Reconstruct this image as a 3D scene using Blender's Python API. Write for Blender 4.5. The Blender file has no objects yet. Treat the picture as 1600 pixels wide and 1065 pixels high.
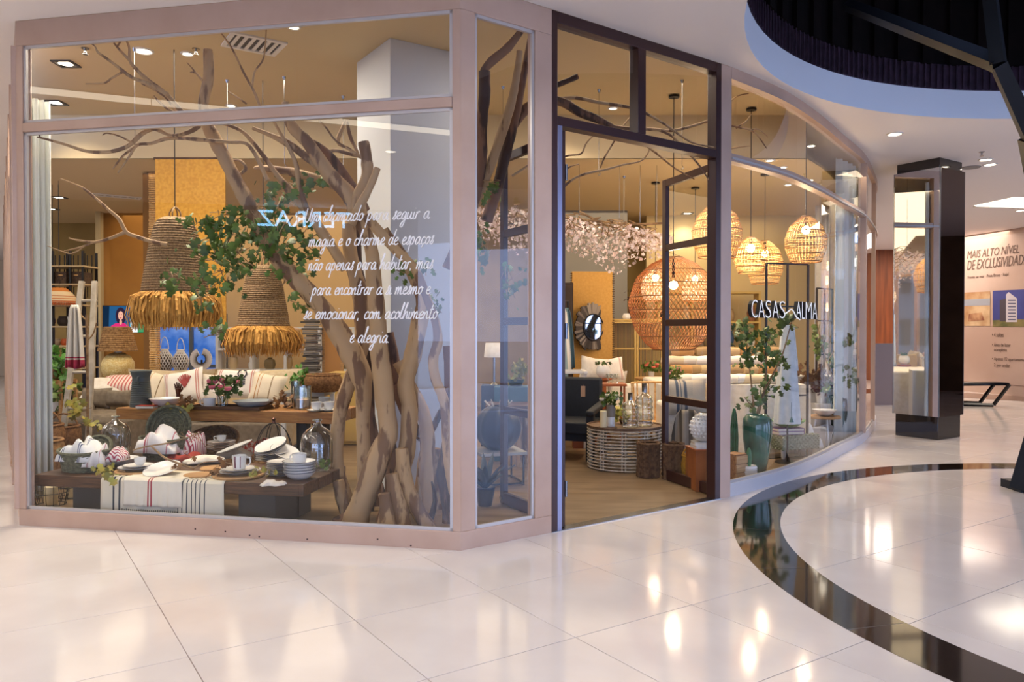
import bpy, math, random
from mathutils import Vector, Matrix, Euler
from mathutils.geometry import delaunay_2d_cdt
R = random.Random(7)
sc = bpy.context.scene
COL = sc.collection
pi = math.pi
# ---------------------------------------------------------------- camera, world, exposure, large lights
FPX, CXP, CYP, EYE = 1205.0, 800.0, 532.5, 1.5
PITCH = math.atan(15.5 / FPX)
cam_d = bpy.data.cameras.new('camera'); cam = bpy.data.objects.new('camera', cam_d); COL.objects.link(cam)
cam_d.sensor_width = 36; cam_d.lens = FPX * 36 / 1600; cam_d.clip_end = 300
cam.location = (0, 0, EYE); cam.rotation_euler = (pi/2 - PITCH, 0, 0)
sc.camera = cam
sc.view_settings.view_transform = 'Standard'; sc.view_settings.look = 'None'
sc.view_settings.gamma = 1; sc.view_settings.use_curve_mapping = False
sc.view_settings.exposure = 0.30
sc.cycles.max_bounces = 7; sc.cycles.diffuse_bounces = 3; sc.cycles.glossy_bounces = 4
sc.cycles.transmission_bounces = 4; sc.cycles.transparent_max_bounces = 20
sc.cycles.caustics_reflective = False; sc.cycles.caustics_refractive = False
sc.cycles.sample_clamp_indirect = 4.0
w = bpy.data.worlds.new('daylight'); sc.world = w; w.use_nodes = True
bg = w.node_tree.nodes['Background']; bg.inputs[0].default_value = (0.46, 0.60, 1.0, 1); bg.inputs[1].default_value = 4.6

def area(name, loc, size, power, col, rot=(0, 0, 0), sy=None, spread=None, parent=None):
    l = bpy.data.lights.new(name, 'AREA'); l.energy = power; l.color = col; l.size = size
    if sy: l.shape = 'RECTANGLE'; l.size_y = sy
    if spread: l.spread = spread
    o = bpy.data.objects.new(name, l); COL.objects.link(o); o.location = loc; o.rotation_euler = rot
    if parent: o.parent = parent; o.matrix_parent_inverse = Matrix.Translation(-Vector(parent.location))
    return o
def point(name, loc, power, col, r=.04, parent=None):
    l = bpy.data.lights.new(name, 'POINT'); l.energy = power; l.color = col; l.shadow_soft_size = r
    o = bpy.data.objects.new(name, l); COL.objects.link(o); o.location = loc
    if parent: o.parent = parent
    return o
def spot(name, loc, tgt, power, col, ang=70, blend=.7, r=.04, parent=None):
    l = bpy.data.lights.new(name, 'SPOT'); l.energy = power; l.color = col; l.shadow_soft_size = r
    l.spot_size = math.radians(ang); l.spot_blend = blend
    o = bpy.data.objects.new(name, l); COL.objects.link(o); o.location = loc
    d = Vector(tgt) - Vector(loc); o.rotation_euler = d.to_track_quat('-Z', 'Y').to_euler()
    if parent: o.parent = parent; o.matrix_parent_inverse = Matrix.Translation(-Vector(parent.location))
    return o
WARM = (1.0, .78, .52); WARM2 = (1.0, .86, .68); NEUT = (1.0, .93, .88); COOL = (.42, .58, 1.0)
# soft warm fill added under the shop ceiling, besides the many downlights
area('shop_fill_light', (-3.3, 7.5, 4.12), 2.2, 80, WARM2, sy=1.4)
area('shop_fill_light', (1.0, 7.6, 4.12), 1.8, 40, WARM2, sy=1.2)
area('shop_fill_light', (-4.0, 12.2, 3.58), 6.0, 110, WARM, sy=4.0)
area('shop_fill_light', (1.8, 12.0, 3.58), 6.0, 110, WARM, sy=4.0)
# blue light added inside the closed void to brighten the fascia
area('void_blue_fill', (5.42, 4.85, 6.1), 4.5, 40, (.42, .55, 1.0))
# fill lights added under the mall ceiling, without fittings
area('mall_fill_light', (-9.5, 6.0, 3.84), 3.0, 200, NEUT, sy=5.0)
area('mall_fill_light', (-15.0, 15.0, 3.84), 4.0, 260, NEUT, sy=6.0)
area('mall_fill_light', (10.5, 19.5, 3.84), 5.0, 260, (1, .84, .70), sy=3.0)

# ---------------------------------------------------------------- geometry of the photograph (offline survey helpers)
def ray(px, py):
    x = (px - CXP) / FPX; u = (CYP - py) / FPX
    return Vector((x, math.cos(PITCH) + u*math.sin(PITCH), -math.sin(PITCH) + u*math.cos(PITCH)))
def P(px, py, D):
    r = ray(px, py); t = D / r.y; return Vector((r.x*t, D, EYE + r.z*t))
def Z(px, py, z=0.0):
    r = ray(px, py); t = (z - EYE) / r.z; return Vector((r.x*t, r.y*t, z))
# ---------------------------------------------------------------- materials
def lin(c):
    if isinstance(c, str):
        c = c.lstrip('#'); c = [int(c[i:i+2], 16)/255 for i in (0, 2, 4)]
        c = [x/12.92 if x <= .04045 else ((x+.055)/1.055)**2.4 for x in c]
    return (c[0], c[1], c[2], 1)
MATS = {}
def mat(key, col, rough=.6, metal=0, col2=None, scale=8, bump=0, spec=.5, stretch=None, emit=None, es=0, sss=0, coat=0, rnd=0, detail=4, trans=0, contrast=(.35, .65)):
    if key in MATS: return MATS[key]
    m = bpy.data.materials.new(key); m.use_nodes = True; nt = m.node_tree; N = nt.nodes; L = nt.links
    b = N['Principled BSDF']; b.inputs['Base Color'].default_value = lin(col); b.inputs['Roughness'].default_value = rough
    b.inputs['Metallic'].default_value = metal; b.inputs['Specular IOR Level'].default_value = spec
    if coat: b.inputs['Coat Weight'].default_value = coat; b.inputs['Coat Roughness'].default_value = .05
    if emit is not None: b.inputs['Emission Color'].default_value = lin(emit); b.inputs['Emission Strength'].default_value = es
    if trans: b.inputs['Transmission Weight'].default_value = trans
    if col2 is not None or bump:
        tc = N.new('ShaderNodeTexCoord'); mp = N.new('ShaderNodeMapping'); L.new(tc.outputs['Object'], mp.inputs[0])
        if stretch: mp.inputs['Scale'].default_value = stretch
        no = N.new('ShaderNodeTexNoise'); no.inputs['Scale'].default_value = scale; no.inputs['Detail'].default_value = detail
        L.new(mp.outputs[0], no.inputs['Vector'])
        if col2 is not None:
            r = N.new('ShaderNodeValToRGB'); e = r.color_ramp.elements
            e[0].position = contrast[0]; e[1].position = contrast[1]
            e[0].color = lin(col); e[1].color = lin(col2)
            L.new(no.outputs[0], r.inputs[0]); L.new(r.outputs[0], b.inputs['Base Color'])
            last = r.outputs[0]
        if bump:
            bu = N.new('ShaderNodeBump'); bu.inputs['Strength'].default_value = bump; bu.inputs['Distance'].default_value = .01
            L.new(no.outputs[0], bu.inputs['Height']); L.new(bu.outputs[0], b.inputs['Normal'])
    if rnd:
        oi = N.new('ShaderNodeObjectInfo'); hs = N.new('ShaderNodeHueSaturation'); mr = N.new('ShaderNodeMapRange')
        mr.inputs['To Min'].default_value = 1 - rnd; mr.inputs['To Max'].default_value = 1 + rnd
        L.new(oi.outputs['Random'], mr.inputs[0]); L.new(mr.outputs[0], hs.inputs['Value'])
        if b.inputs['Base Color'].links: L.new(b.inputs['Base Color'].links[0].from_socket, hs.inputs['Color'])
        else: hs.inputs['Color'].default_value = lin(col)
        L.new(hs.outputs[0], b.inputs['Base Color'])
    MATS[key] = m; return m
def emis(key, col, s):
    if key in MATS: return MATS[key]
    m = bpy.data.materials.new(key); m.use_nodes = True; N = m.node_tree.nodes; N.clear()
    e = N.new('ShaderNodeEmission'); o = N.new('ShaderNodeOutputMaterial'); e.inputs[0].default_value = lin(col); e.inputs[1].default_value = s
    m.node_tree.links.new(e.outputs[0], o.inputs[0]); MATS[key] = m; return m
def glassy(key, tint=(1, 1, 1), base=.04, gain=1.6, edge=0.0, rough=0.0, edgecol=(.8, .85, .85)):
    """thin glass: transparent with Fresnel mirror reflections"""
    if key in MATS: return MATS[key]
    m = bpy.data.materials.new(key); m.use_nodes = True; nt = m.node_tree; N = nt.nodes; L = nt.links; N.clear()
    o = N.new('ShaderNodeOutputMaterial'); t = N.new('ShaderNodeBsdfTransparent'); g = N.new('ShaderNodeBsdfGlossy'); mx = N.new('ShaderNodeMixShader')
    ge = N.new('ShaderNodeNewGeometry'); vd = N.new('ShaderNodeVectorMath'); vd.operation = 'DOT_PRODUCT'
    L.new(ge.outputs['Incoming'], vd.inputs[0]); L.new(ge.outputs['Normal'], vd.inputs[1])
    def M_(op, a, b_=None, clamp=False):
        n_ = N.new('ShaderNodeMath'); n_.operation = op; n_.use_clamp = clamp
        for i_, q_ in enumerate((a, b_)):
            if q_ is None: continue
            if isinstance(q_, (int, float)): n_.inputs[i_].default_value = q_
            else: L.new(q_, n_.inputs[i_])
        return n_.outputs[0]
    c_ = M_('ABSOLUTE', vd.outputs['Value']); k_ = M_('POWER', M_('SUBTRACT', 1.0, c_), 5.0)
    L.new(M_('MULTIPLY', M_('ADD', M_('MULTIPLY', k_, .96), .04), gain, True), mx.inputs[0])
    t.inputs[0].default_value = (*tint, 1); g.inputs[0].default_value = (1, 1, 1, 1); g.inputs[1].default_value = rough
    src = t.outputs[0]
    if edge:
        lw = N.new('ShaderNodeLayerWeight'); lw.inputs[0].default_value = .35
        r = N.new('ShaderNodeMath'); r.operation = 'MULTIPLY'; r.inputs[1].default_value = edge; L.new(lw.outputs['Facing'], r.inputs[0])
        t2 = N.new('ShaderNodeBsdfTransparent'); t2.inputs[0].default_value = (*[c*.35 for c in edgecol], 1)
        mx2 = N.new('ShaderNodeMixShader'); L.new(r.outputs[0], mx2.inputs[0]); L.new(t.outputs[0], mx2.inputs[1]); L.new(t2.outputs[0], mx2.inputs[2]); src = mx2.outputs[0]
    L.new(src, mx.inputs[1]); L.new(g.outputs[0], mx.inputs[2]); L.new(mx.outputs[0], o.inputs[0])
    MATS[key] = m; return m
def stripes(key, base, bands, axis=0, rough=.9, coord='Generated'):
    """woven cloth: base colour with coloured bands [(start,end,colour)] along a generated axis"""
    if key in MATS: return MATS[key]
    m = bpy.data.materials.new(key); m.use_nodes = True; nt = m.node_tree; N = nt.nodes; L = nt.links
    b = N['Principled BSDF']; b.inputs['Roughness'].default_value = rough; b.inputs['Specular IOR Level'].default_value = .2
    tc = N.new('ShaderNodeTexCoord'); sp = N.new('ShaderNodeSeparateXYZ'); L.new(tc.outputs[coord], sp.inputs[0])
    r = N.new('ShaderNodeValToRGB'); r.color_ramp.interpolation = 'CONSTANT'; cr = r.color_ramp
    cr.elements[0].position = 0; cr.elements[0].color = lin(base)
    cr.elements[1].position = 1; cr.elements[1].color = lin(base)
    for a, z, c in bands[:14]:
        e = cr.elements.new(a); e.color = lin(c); e = cr.elements.new(z); e.color = lin(base)
    L.new(sp.outputs[axis], r.inputs[0]); L.new(r.outputs[0], b.inputs['Base Color'])
    no = N.new('ShaderNodeTexNoise'); no.inputs['Scale'].default_value = 25; bu = N.new('ShaderNodeBump'); bu.inputs['Strength'].default_value = .25; bu.inputs['Distance'].default_value = .01
    L.new(tc.outputs['Object'], no.inputs['Vector']); L.new(no.outputs[0], bu.inputs['Height']); L.new(bu.outputs[0], b.inputs['Normal'])
    MATS[key] = m; return m
def cloth(key, col, col2=None): return mat(key, col, .9, spec=.2, col2=col2, scale=20, bump=.3)
PAINT = mat('taupe_frame_paint', '#c6a895', .4, .12, col2='#bd9e8a', scale=3)
BEAD = mat('pale_bead_paint', '#c3bebc', .3, .3)
BROWN = mat('dark_brown_frame_paint', '#3a1f1c', .35, .1)
GLASS = glassy('shop_glass', (.98, .99, .985), gain=1.25)
DGLASS = glassy('door_glass', (.97, .985, .98), gain=1.25)
BOTTLE = glassy('clear_bottle_glass', (.88, .92, .90), gain=4.0, edge=.95)
WHITE = mat('white_plaster', '#dcd6d0', .85, spec=.2)
CERAM = mat('white_glazed_ceramic', '#e4e3e0', .18, coat=.3)
CERAMB = mat('blue_rim_ceramic', '#2b3f5a', .2, coat=.3)
NAVY = mat('navy_lacquer', '#131c2c', .35)
BLACKM = mat('black_metal', '#16161a', .4, .4)
STEEL = mat('brushed_steel', '#9a9da2', .25, 1)
WOODD = mat('dark_stained_wood', '#5f3f26', .5, col2='#3a2416', scale=5, stretch=(1, 12, 12), bump=.25)
WOODM = mat('warm_wood', '#a8763c', .5, col2='#865628', scale=5, stretch=(1, 10, 10), bump=.2)
WOODL = mat('light_board_wood', '#c49a66', .5, col2='#a87c4c', scale=6, stretch=(1, 10, 10), bump=.1)
RATTAN = mat('honey_rattan', '#eac384', .6, col2='#cf9a55', scale=30)
RATTANP = mat('pale_rattan', '#d8cdbb', .6, col2='#b9a98f', scale=30)
WICKG = mat('grey_green_wicker', '#6d6e58', .8, col2='#4a4b3a', scale=40, bump=.5)
WICKB = mat('brown_wicker', '#9a6f42', .75, col2='#6b4522', scale=40, bump=.5)
ROPE = mat('seagrass_rope', '#a08562', .85, col2='#6f5739', scale=60, bump=.8)
RAFF = mat('raffia_fringe', '#d9a350', .8, col2='#b37a2c', scale=12, stretch=(6, 6, 1))
BARK = mat('pale_peeling_bark', '#b0906a', .75, col2='#74563f', scale=9, stretch=(1, 1, .28), bump=.7, contrast=(.52, .57), detail=5)
BARKD = mat('dark_red_bark', '#7d5a44', .8, col2='#42302a', scale=9, stretch=(1, 1, .25), bump=.8, contrast=(.46, .54), detail=5)
TWIG = mat('brown_twig', '#6f563f', .8, col2='#a3855f', scale=14)
LEAFD = mat('dark_green_leaf', '#5f7a2c', .5, col2='#3a5020', scale=4, rnd=.35)
LEAFY = mat('yellow_green_leaf', '#7d8230', .5, col2='#a08a30', scale=8, rnd=.3)
LEAFB = mat('brown_autumn_leaf', '#80531f', .6, col2='#5e3a18', scale=8, rnd=.3)
TEALG = mat('teal_green_glaze', '#2f6f5c', .12, col2='#1c4a3e', scale=6, coat=.6)
TEALD = mat('deep_teal_glaze', '#12453f', .1, col2='#0a2a2a', scale=4, coat=.6)
LINEN = cloth('white_linen', '#e6dfd4', '#dcd3c5')
BEIGE = cloth('beige_linen', '#d5bf9c', '#c4ab86')
GREYL = cloth('taupe_grey_linen', '#85796a', '#73685a')
CANDLE = mat('cream_candle_wax', '#e8d6a8', .5, sss=.2)
CURTAIN = cloth('white_sheer_curtain', '#dfe2dc')
EMW = emis('lamp_glow_white', '#fff2dc', 14)
EMB = emis('bulb_glow_warm', '#ffd9a0', 30)

# ---------------------------------------------------------------- mesh builder
class MB:
    def __init__(s): s.v = []; s.f = []; s.m = []
    def add(s, vs, fs, mi=0, M=None):
        o = len(s.v)
        s.v += [tuple(M @ Vector(p)) if M is not None else tuple(p) for p in vs]
        s.f += [tuple(i + o for i in q) for q in fs]; s.m += [mi]*len(fs); return s
    def box(s, c, size, rz=0, mi=0, M=None, taper=1):
        x, y, z = [q/2 for q in size]; T = Matrix.Translation(c) @ Matrix.Rotation(rz, 4, 'Z')
        if M is not None: T = M @ T
        vs = [(i*x*(taper if k > 0 else 1), j*y*(taper if k > 0 else 1), k*z) for k in (-1, 1) for j in (-1, 1) for i in (-1, 1)]
        return s.add(vs, [(0, 2, 3, 1), (4, 5, 7, 6), (0, 1, 5, 4), (2, 6, 7, 3), (0, 4, 6, 2), (1, 3, 7, 5)], mi, T)
    def bar(s, p, q, z0, z1, th, off=0, mi=0):
        """upright slab from ground point p to q, thickness th to the left of p->q"""
        p = Vector(p[:2]); q = Vector(q[:2]); d = (q - p).normalized(); n = Vector((-d.y, d.x))
        a = p + n*off; b = q + n*off; c = b + n*th; e = a + n*th
        vs = [(*k, z0) for k in (a, b, c, e)] + [(*k, z1) for k in (a, b, c, e)]
        return s.add(vs, [(3, 2, 1, 0), (4, 5, 6, 7), (0, 1, 5, 4), (1, 2, 6, 5), (2, 3, 7, 6), (3, 0, 4, 7)], mi)
    def tube(s, pts, r, n=6, mi=0, closed=False, cap=True):
        pts = [Vector(p) for p in pts]; k = len(pts)
        rr = r if isinstance(r, (list, tuple)) else [r]*k
        tg = []
        for i in range(k):
            a = pts[(i-1) % k] if (closed or i > 0) else pts[i]; b = pts[(i+1) % k] if (closed or i < k-1) else pts[i]
            t = b - a; tg.append(t.normalized() if t.length > 1e-9 else Vector((0, 0, 1)))
        up = Vector((0, 0, 1)) if abs(tg[0].z) < .9 else Vector((1, 0, 0))
        u = tg[0].cross(up).normalized(); vs = []
        for i in range(k):
            u = (u - tg[i]*u.dot(tg[i])); u = u.normalized() if u.length > 1e-6 else tg[i].orthogonal().normalized()
            w_ = tg[i].cross(u)
            for j in range(n):
                a = 2*pi*j/n; vs.append(pts[i] + (u*math.cos(a) + w_*math.sin(a))*rr[i])
        fs = []
        for i in range(k if closed else k-1):
            for j in range(n):
                a = i*n + j; b = i*n + (j+1) % n; i2 = (i+1) % k
                fs.append((a, b, i2*n + (j+1) % n, i2*n + j))
        if cap and not closed: fs += [tuple(range(n))[::-1], tuple((k-1)*n + j for j in range(n))]
        return s.add(vs, fs, mi)
    def lathe(s, prof, n=24, c=(0, 0, 0), mi=0, M=None, wob=0):
        vs = []; k = len(prof)
        for (r, z) in prof:
            for j in range(n):
                a = 2*pi*j/n; q = r*(1 + (wob*math.sin(a*3 + z*9) if wob else 0)); vs.append((c[0] + q*math.cos(a), c[1] + q*math.sin(a), c[2] + z))
        fs = [(i*n + j, i*n + (j+1) % n, (i+1)*n + (j+1) % n, (i+1)*n + j) for i in range(k-1) for j in range(n)]
        if prof[0][0] > 1e-4: fs.append(tuple(range(n))[::-1])
        if prof[-1][0] > 1e-4 and prof[-1][1] != prof[0][1] and s.capt: fs.append(tuple((k-1)*n + j for j in range(n)))
        return s.add(vs, fs, mi, M)
    capt = False
    def ring(s, c, r, z, tr, n=28, m=5, mi=0, sx=1, sy=1):
        return s.tube([(c[0] + r*sx*math.cos(2*pi*i/n), c[1] + r*sy*math.sin(2*pi*i/n), z) for i in range(n)], tr, m, mi, closed=True)
    def sphere(s, c, r, nu=12, nv=8, sc_=(1, 1, 1), mi=0, M=None, no=0):
        prof = [(math.sin(pi*i/nv), -math.cos(pi*i/nv)) for i in range(nv+1)]; vs = []; 
        for (q, z) in prof:
            for j in range(nu):
                a = 2*pi*j/nu; k = 1 + (no*math.sin(3*a + 4*z)) 
                vs.append((c[0] + r*q*math.cos(a)*sc_[0]*k, c[1] + r*q*math.sin(a)*sc_[1]*k, c[2] + r*z*sc_[2]))
        fs = [(i*nu + j, i*nu + (j+1) % nu, (i+1)*nu + (j+1) % nu, (i+1)*nu + j) for i in range(nv) for j in range(nu)]
        return s.add(vs, fs, mi, M)
    def grid(s, fn, nu, nv, mi=0, M=None):
        vs = [fn(i/nu, j/nv) for j in range(nv+1) for i in range(nu+1)]
        fs = [(j*(nu+1)+i, j*(nu+1)+i+1, (j+1)*(nu+1)+i+1, (j+1)*(nu+1)+i) for j in range(nv) for i in range(nu)]
        return s.add(vs, fs, mi, M)
    def cushion(s, w_, h, t, M=None, mi=0, n=10):
        def f(sg):
            def g(a, b):
                x = 2*a - 1; z = 2*b - 1
                k = max(0, (1 - abs(x)**3.2))**.55*max(0, (1 - abs(z)**3.2))**.55
                pin = 1 - .10*(1 - abs(z))*abs(x)**2; pin2 = 1 - .10*(1 - abs(x))*abs(z)**2
                return (x*w_/2*pin, sg*t/2*k, z*h/2*pin2)
            return g
        s.grid(f(1), n, n, mi, M); s.grid(f(-1), n, n, mi, M); return s
    def build(s, name, mats, parent=None, world=False, bevel=0, solid=0, sub=0, smooth=True, kind=None, label=None, loc=None, rz=0, ang=40):
        me = bpy.data.meshes.new(name)
        vs = s.v
        if world and parent is not None:
            mi = Matrix.Translation(parent.location) @ Matrix.Rotation(parent.rotation_euler.z, 4, 'Z'); mi = mi.inverted()
            vs = [tuple(mi @ Vector(p)) for p in s.v]
        elif world and loc is not None:
            vs = [tuple(Vector(p) - Vector(loc)) for p in s.v]
        me.from_pydata(vs, [], s.f); 
        for m in (mats if isinstance(mats, (list, tuple)) else [mats]): me.materials.append(m)
        me.polygons.foreach_set('material_index', s.m)
        if smooth:
            me.polygons.foreach_set('use_smooth', [True]*len(me.polygons)); me.set_sharp_from_angle(angle=math.radians(ang))
        me.update()
        o = bpy.data.objects.new(name, me); COL.objects.link(o)
        if parent is not None: o.parent = parent
        elif loc is not None: o.location = loc; o.rotation_euler.z = rz
        if solid:
            md = o.modifiers.new('t', 'SOLIDIFY'); md.thickness = solid; md.offset = 0
        if bevel:
            md = o.modifiers.new('b', 'BEVEL'); md.width = bevel; md.segments = 2; md.limit_method = 'ANGLE'
        if sub:
            md = o.modifiers.new('s', 'SUBSURF'); md.levels = sub; md.render_levels = sub
        if kind: o['kind'] = kind
        if label: o['label'] = label
        return o
def thing(name, label, cat, loc=(0, 0, 0), rz=0, group=None):
    o = bpy.data.objects.new(name, None); COL.objects.link(o); o.location = loc; o.rotation_euler.z = rz
    o.empty_display_size = .05; o['label'] = label; o['category'] = cat
    if group: o['group'] = group
    return o
def tag(o, label, cat, group=None, kind=None):
    o['label'] = label; o['category'] = cat
    if group: o['group'] = group
    if kind: o['kind'] = kind
    return o
def struct(o): o['kind'] = 'structure'; return o
CH = {}
def copy_tree(o, loc=None, rz=None, label=None, scale=None, parent=None, group=None):
    c = o.copy(); COL.objects.link(c)
    if parent is not None: c.parent = parent
    if loc is not None: c.location = loc
    if rz is not None: c.rotation_euler.z = rz
    if scale is not None: c.scale = (scale,)*3 if not isinstance(scale, tuple) else scale
    if label: c['label'] = label
    if group: c['group'] = group
    for ch in list(o.children): copy_tree(ch, parent=c)
    return c
def crom(pts, k=5):
    """Catmull-Rom resampling of tuples of any length"""
    out = []; n = len(pts)
    for i in range(n-1):
        a = pts[max(i-1, 0)]; b = pts[i]; c = pts[i+1]; d = pts[min(i+2, n-1)]
        for j in range(k):
            t = j/k
            out.append(tuple(.5*((2*b[q]) + (c[q]-a[q])*t + (2*a[q]-5*b[q]+4*c[q]-d[q])*t*t + (-a[q]+3*b[q]-3*c[q]+d[q])*t**3) for q in range(len(b))))
    out.append(tuple(pts[-1])); return out
# ================================================================ SETTING
A = Vector((-3.80, 5.93)); B = Vector((-.348, 5.24)); dBD = Vector((.804, .594)); dBD.normalize()
dAB = (B - A).normalized(); nAB = Vector((-dAB.y, dAB.x)); nBD = Vector((-dBD.y, dBD.x))
def tAB(t): return A + dAB*t
def tBD(t): return B + dBD*t
LAB = (B - A).length
E = tBD(2.888)
CURVE = [tuple(p) for p in crom([tuple(E), (2.69, 7.63), (3.36, 8.45), (4.01, 9.35), (4.69, 10.30), (5.3, 11.35), (5.95, 12.6), (6.4, 14.0), (6.6, 15.2)], 6)]
dL = Vector((-.555, .832)); BACKY = 15.2
Lend = A + dL*((BACKY - A.y)/dL.y)
SHOP = [tuple(A), tuple(B)] + CURVE + [tuple(Lend)]
HC = 3.87; HS = 4.15; HB = 3.62
CC = (5.42, 4.85); CR = 3.80
def inpoly(p, poly):
    x, y = p; r = False; n = len(poly)
    for i in range(n):
        x1, y1 = poly[i]; x2, y2 = poly[(i+1) % n]
        if (y1 > y) != (y2 > y) and x < (x2-x1)*(y-y1)/(y2-y1) + x1: r = not r
    return r
def cdt(outer, holes, keep):
    vs = []; es = []
    for loop in [outer] + holes:
        o = len(vs); vs += [Vector(p) for p in loop]; es += [(o+i, o+(i+1) % len(loop)) for i in range(len(loop))]
    r = delaunay_2d_cdt(vs, es, [], 0, 1e-5); v, f = r[0], r[2]
    fs = [t for t in f if keep(tuple((v[t[0]] + v[t[1]] + v[t[2]])/3))]
    return [(p.x, p.y) for p in v], fs
def slab(name, v, f, z0, z1, m, kind='structure'):
    mb = MB(); mb.add([(x, y, z0) for x, y in v], [tuple(q)[::-1] for q in f]); mb.add([(x, y, z1) for x, y in v], [tuple(q) for q in f])
    o = mb.build(name, m, smooth=False); o['kind'] = kind; return o
circ = [(CC[0] + CR*math.cos(2*pi*i/96), CC[1] + CR*math.sin(2*pi*i/96)) for i in range(96)]
OUT = [(-26, -8.5), (16, -8.5), (16, 26), (-26, 26)]
v, f = cdt(OUT, [SHOP, circ], lambda p: not inpoly(p, SHOP) and not inpoly(p, circ))
CEILM = mat('mall_ceiling_paint', '#efe9e6', .85, spec=.2)
slab('ceiling', v, f, HC, HC + .05, CEILM)
# shop ceiling, dropped rear bulkhead
v, f = cdt(SHOP, [], lambda p: inpoly(p, SHOP))
SCEIL = mat('shop_ceiling_paint', '#c9b48d', .85, spec=.2)
slab('ceiling.001', v, f, HS, HS + .05, SCEIL)
def clipx(y0, inset=.0):
    xl = A.x + dL.x*(y0 - A.y)/dL.y; xr = None
    for i in range(len(CURVE)-1):
        if CURVE[i][1] <= y0 <= CURVE[i+1][1]:
            t = (y0 - CURVE[i][1])/(CURVE[i+1][1]-CURVE[i][1]); xr = CURVE[i][0] + t*(CURVE[i+1][0]-CURVE[i][0])
    return xl + inset, (xr if xr else 6.6) - inset
y0 = 9.5; xl, xr = clipx(y0); drop = [(xl, y0), (xr - .5, y0)] + [(x - .5, y) for x, y in CURVE if y > y0] + [tuple(Lend)]
v, f = cdt(drop, [], lambda p: inpoly(p, drop))
slab('ceiling.002', v, f, HB, HB + .04, SCEIL)
mb = MB(); mb.bar((xl, y0), (xr - .5, y0), HB, HS, .03); struct(mb.build('ceiling_bulkhead', SCEIL, smooth=False))
mb = MB()
for i in range(len(CURVE)-1): mb.bar(CURVE[i], CURVE[i+1], HC, HS + .05, .03)
mb.bar(A, B, HC, HS + .05, .03); mb.bar(B, E, HC, HS + .05, .03)
struct(mb.build('ceiling_upstand', SCEIL, smooth=False))
# floor bed, tiles, ring, shop floor
BED = mat('grey_pink_grout', '#a08c84', .9)
mb = MB(); mb.box((-5, 8.75, -.052), (42, 34.5, .1)); floor = struct(mb.build('floor', BED, smooth=False))
TILE = mat('polished_cream_porcelain', '#e4dcd7', .10, col2='#ddd4cf', scale=2.2, spec=.42, rnd=.015)
a1 = math.radians(33.7); e1 = Vector((math.cos(a1), math.sin(a1))); e2 = Vector((-e1.y, e1.x)); TS = .81
def tile_mesh():
    mb = MB(); mb.box((0, 0, -.0005), (TS - .004, TS - .004, .007)); return mb
first = None; rest = MB(); nt_ = 0
cands = []
for i in range(-30, 40):
    for j in range(-30, 45):
        c = e1*(.72 + TS*(i + .5)) + e2*(2.95 + TS*(j + .5))
        if not (-25 < c.x < 15.4 and -8 < c.y < 25.4): continue
        cs = [c + e1*sx*TS/2 + e2*sy*TS/2 for sx in (-1, 1) for sy in (-1, 1)]
        if all(inpoly(tuple(q), SHOP) for q in cs) and c.y > 6.5: continue
        cands.append(c)
vis = sorted([c for c in cands if c.y > 2.6 and abs(c.x/c.y) < .78 and not (c.x < 5 and c.y > 13 and c.x > -5)], key=lambda c: c.y)[:280]
vs_ = set((round(c.x, 3), round(c.y, 3)) for c in vis)
for c in cands:
    if (round(c.x, 3), round(c.y, 3)) in vs_:
        if first is None:
            first = tile_mesh().build('floor_tile', TILE, parent=floor, bevel=.0012); first.location = (c.x, c.y, 0); first.rotation_euler.z = a1
        else:
            o = first.copy(); COL.objects.link(o); o.location = (c.x, c.y, 0)
    else: rest.box((c.x, c.y, -.0005), (TS - .004, TS - .004, .007), rz=a1)
rest.build('floor_tile_field', TILE, parent=floor, kind='stuff', smooth=False)
GRAN = mat('polished_black_granite', '#17120f', .06, col2='#241c18', scale=60, spec=.6, coat=.3)
for k in range(24):     # curved granite pieces of the ring
    mb = MB(); n = 6; r0, r1 = 3.52, 3.87; vs = []; g = .0006
    for z in (-.002, .0045):
        for i in range(n+1):
            a = 2*pi*(k + i/n)/24*(1) ; a = 2*pi*k/24 + g + (2*pi/24 - 2*g)*i/n
            vs += [(CC[0] + r0*math.cos(a), CC[1] + r0*math.sin(a), z), (CC[0] + r1*math.cos(a), CC[1] + r1*math.sin(a), z)]
    m_ = 2*(n+1); fs = []
    for i in range(n):
        a = 2*i; fs += [(m_+a, m_+a+1, m_+a+3, m_+a+2), (a, m_+a, m_+a+2, a+2), (a+1, a+3, m_+a+3, m_+a+1)]
    mb.add(vs, fs); mb.build('ring_stone', GRAN, parent=floor, smooth=False)
BAND = mat('brown_marble_band', '#5a3526', .1, col2='#3c2118', scale=5, coat=.4)
mb = MB(); p0 = Z(1350, 612); p1 = Z(1600, 627); d = (p1 - p0).normalized(); p0 = p0 - d*4; p1 = p1 + d*6
mb.bar(p0, p1, -.002, .005, 1.5); mb.build('marble_band', BAND, parent=floor, smooth=False)
v, f = cdt(SHOP, [], lambda p: inpoly(p, SHOP))
SFLOOR = mat('shop_plank_floor', '#8a7358', .35, col2='#6d583f', scale=1.6, stretch=(1, 5, 1), bump=.05)
o = slab('floor.001', v, f, -.004, .006, SFLOOR); o['kind'] = 'structure'
mb = MB(); mb.bar(tBD(.8), tBD(2.74), 0, .009, .10, off=-.01); struct(mb.build('trim_1', STEEL, smooth=False))
mb = MB(); mb.box((0, 8, -.2), (220, 220, .1)); struct(mb.build('floor.002', mat('street_ground', '#b9bdc0', .9), smooth=False))

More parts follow.
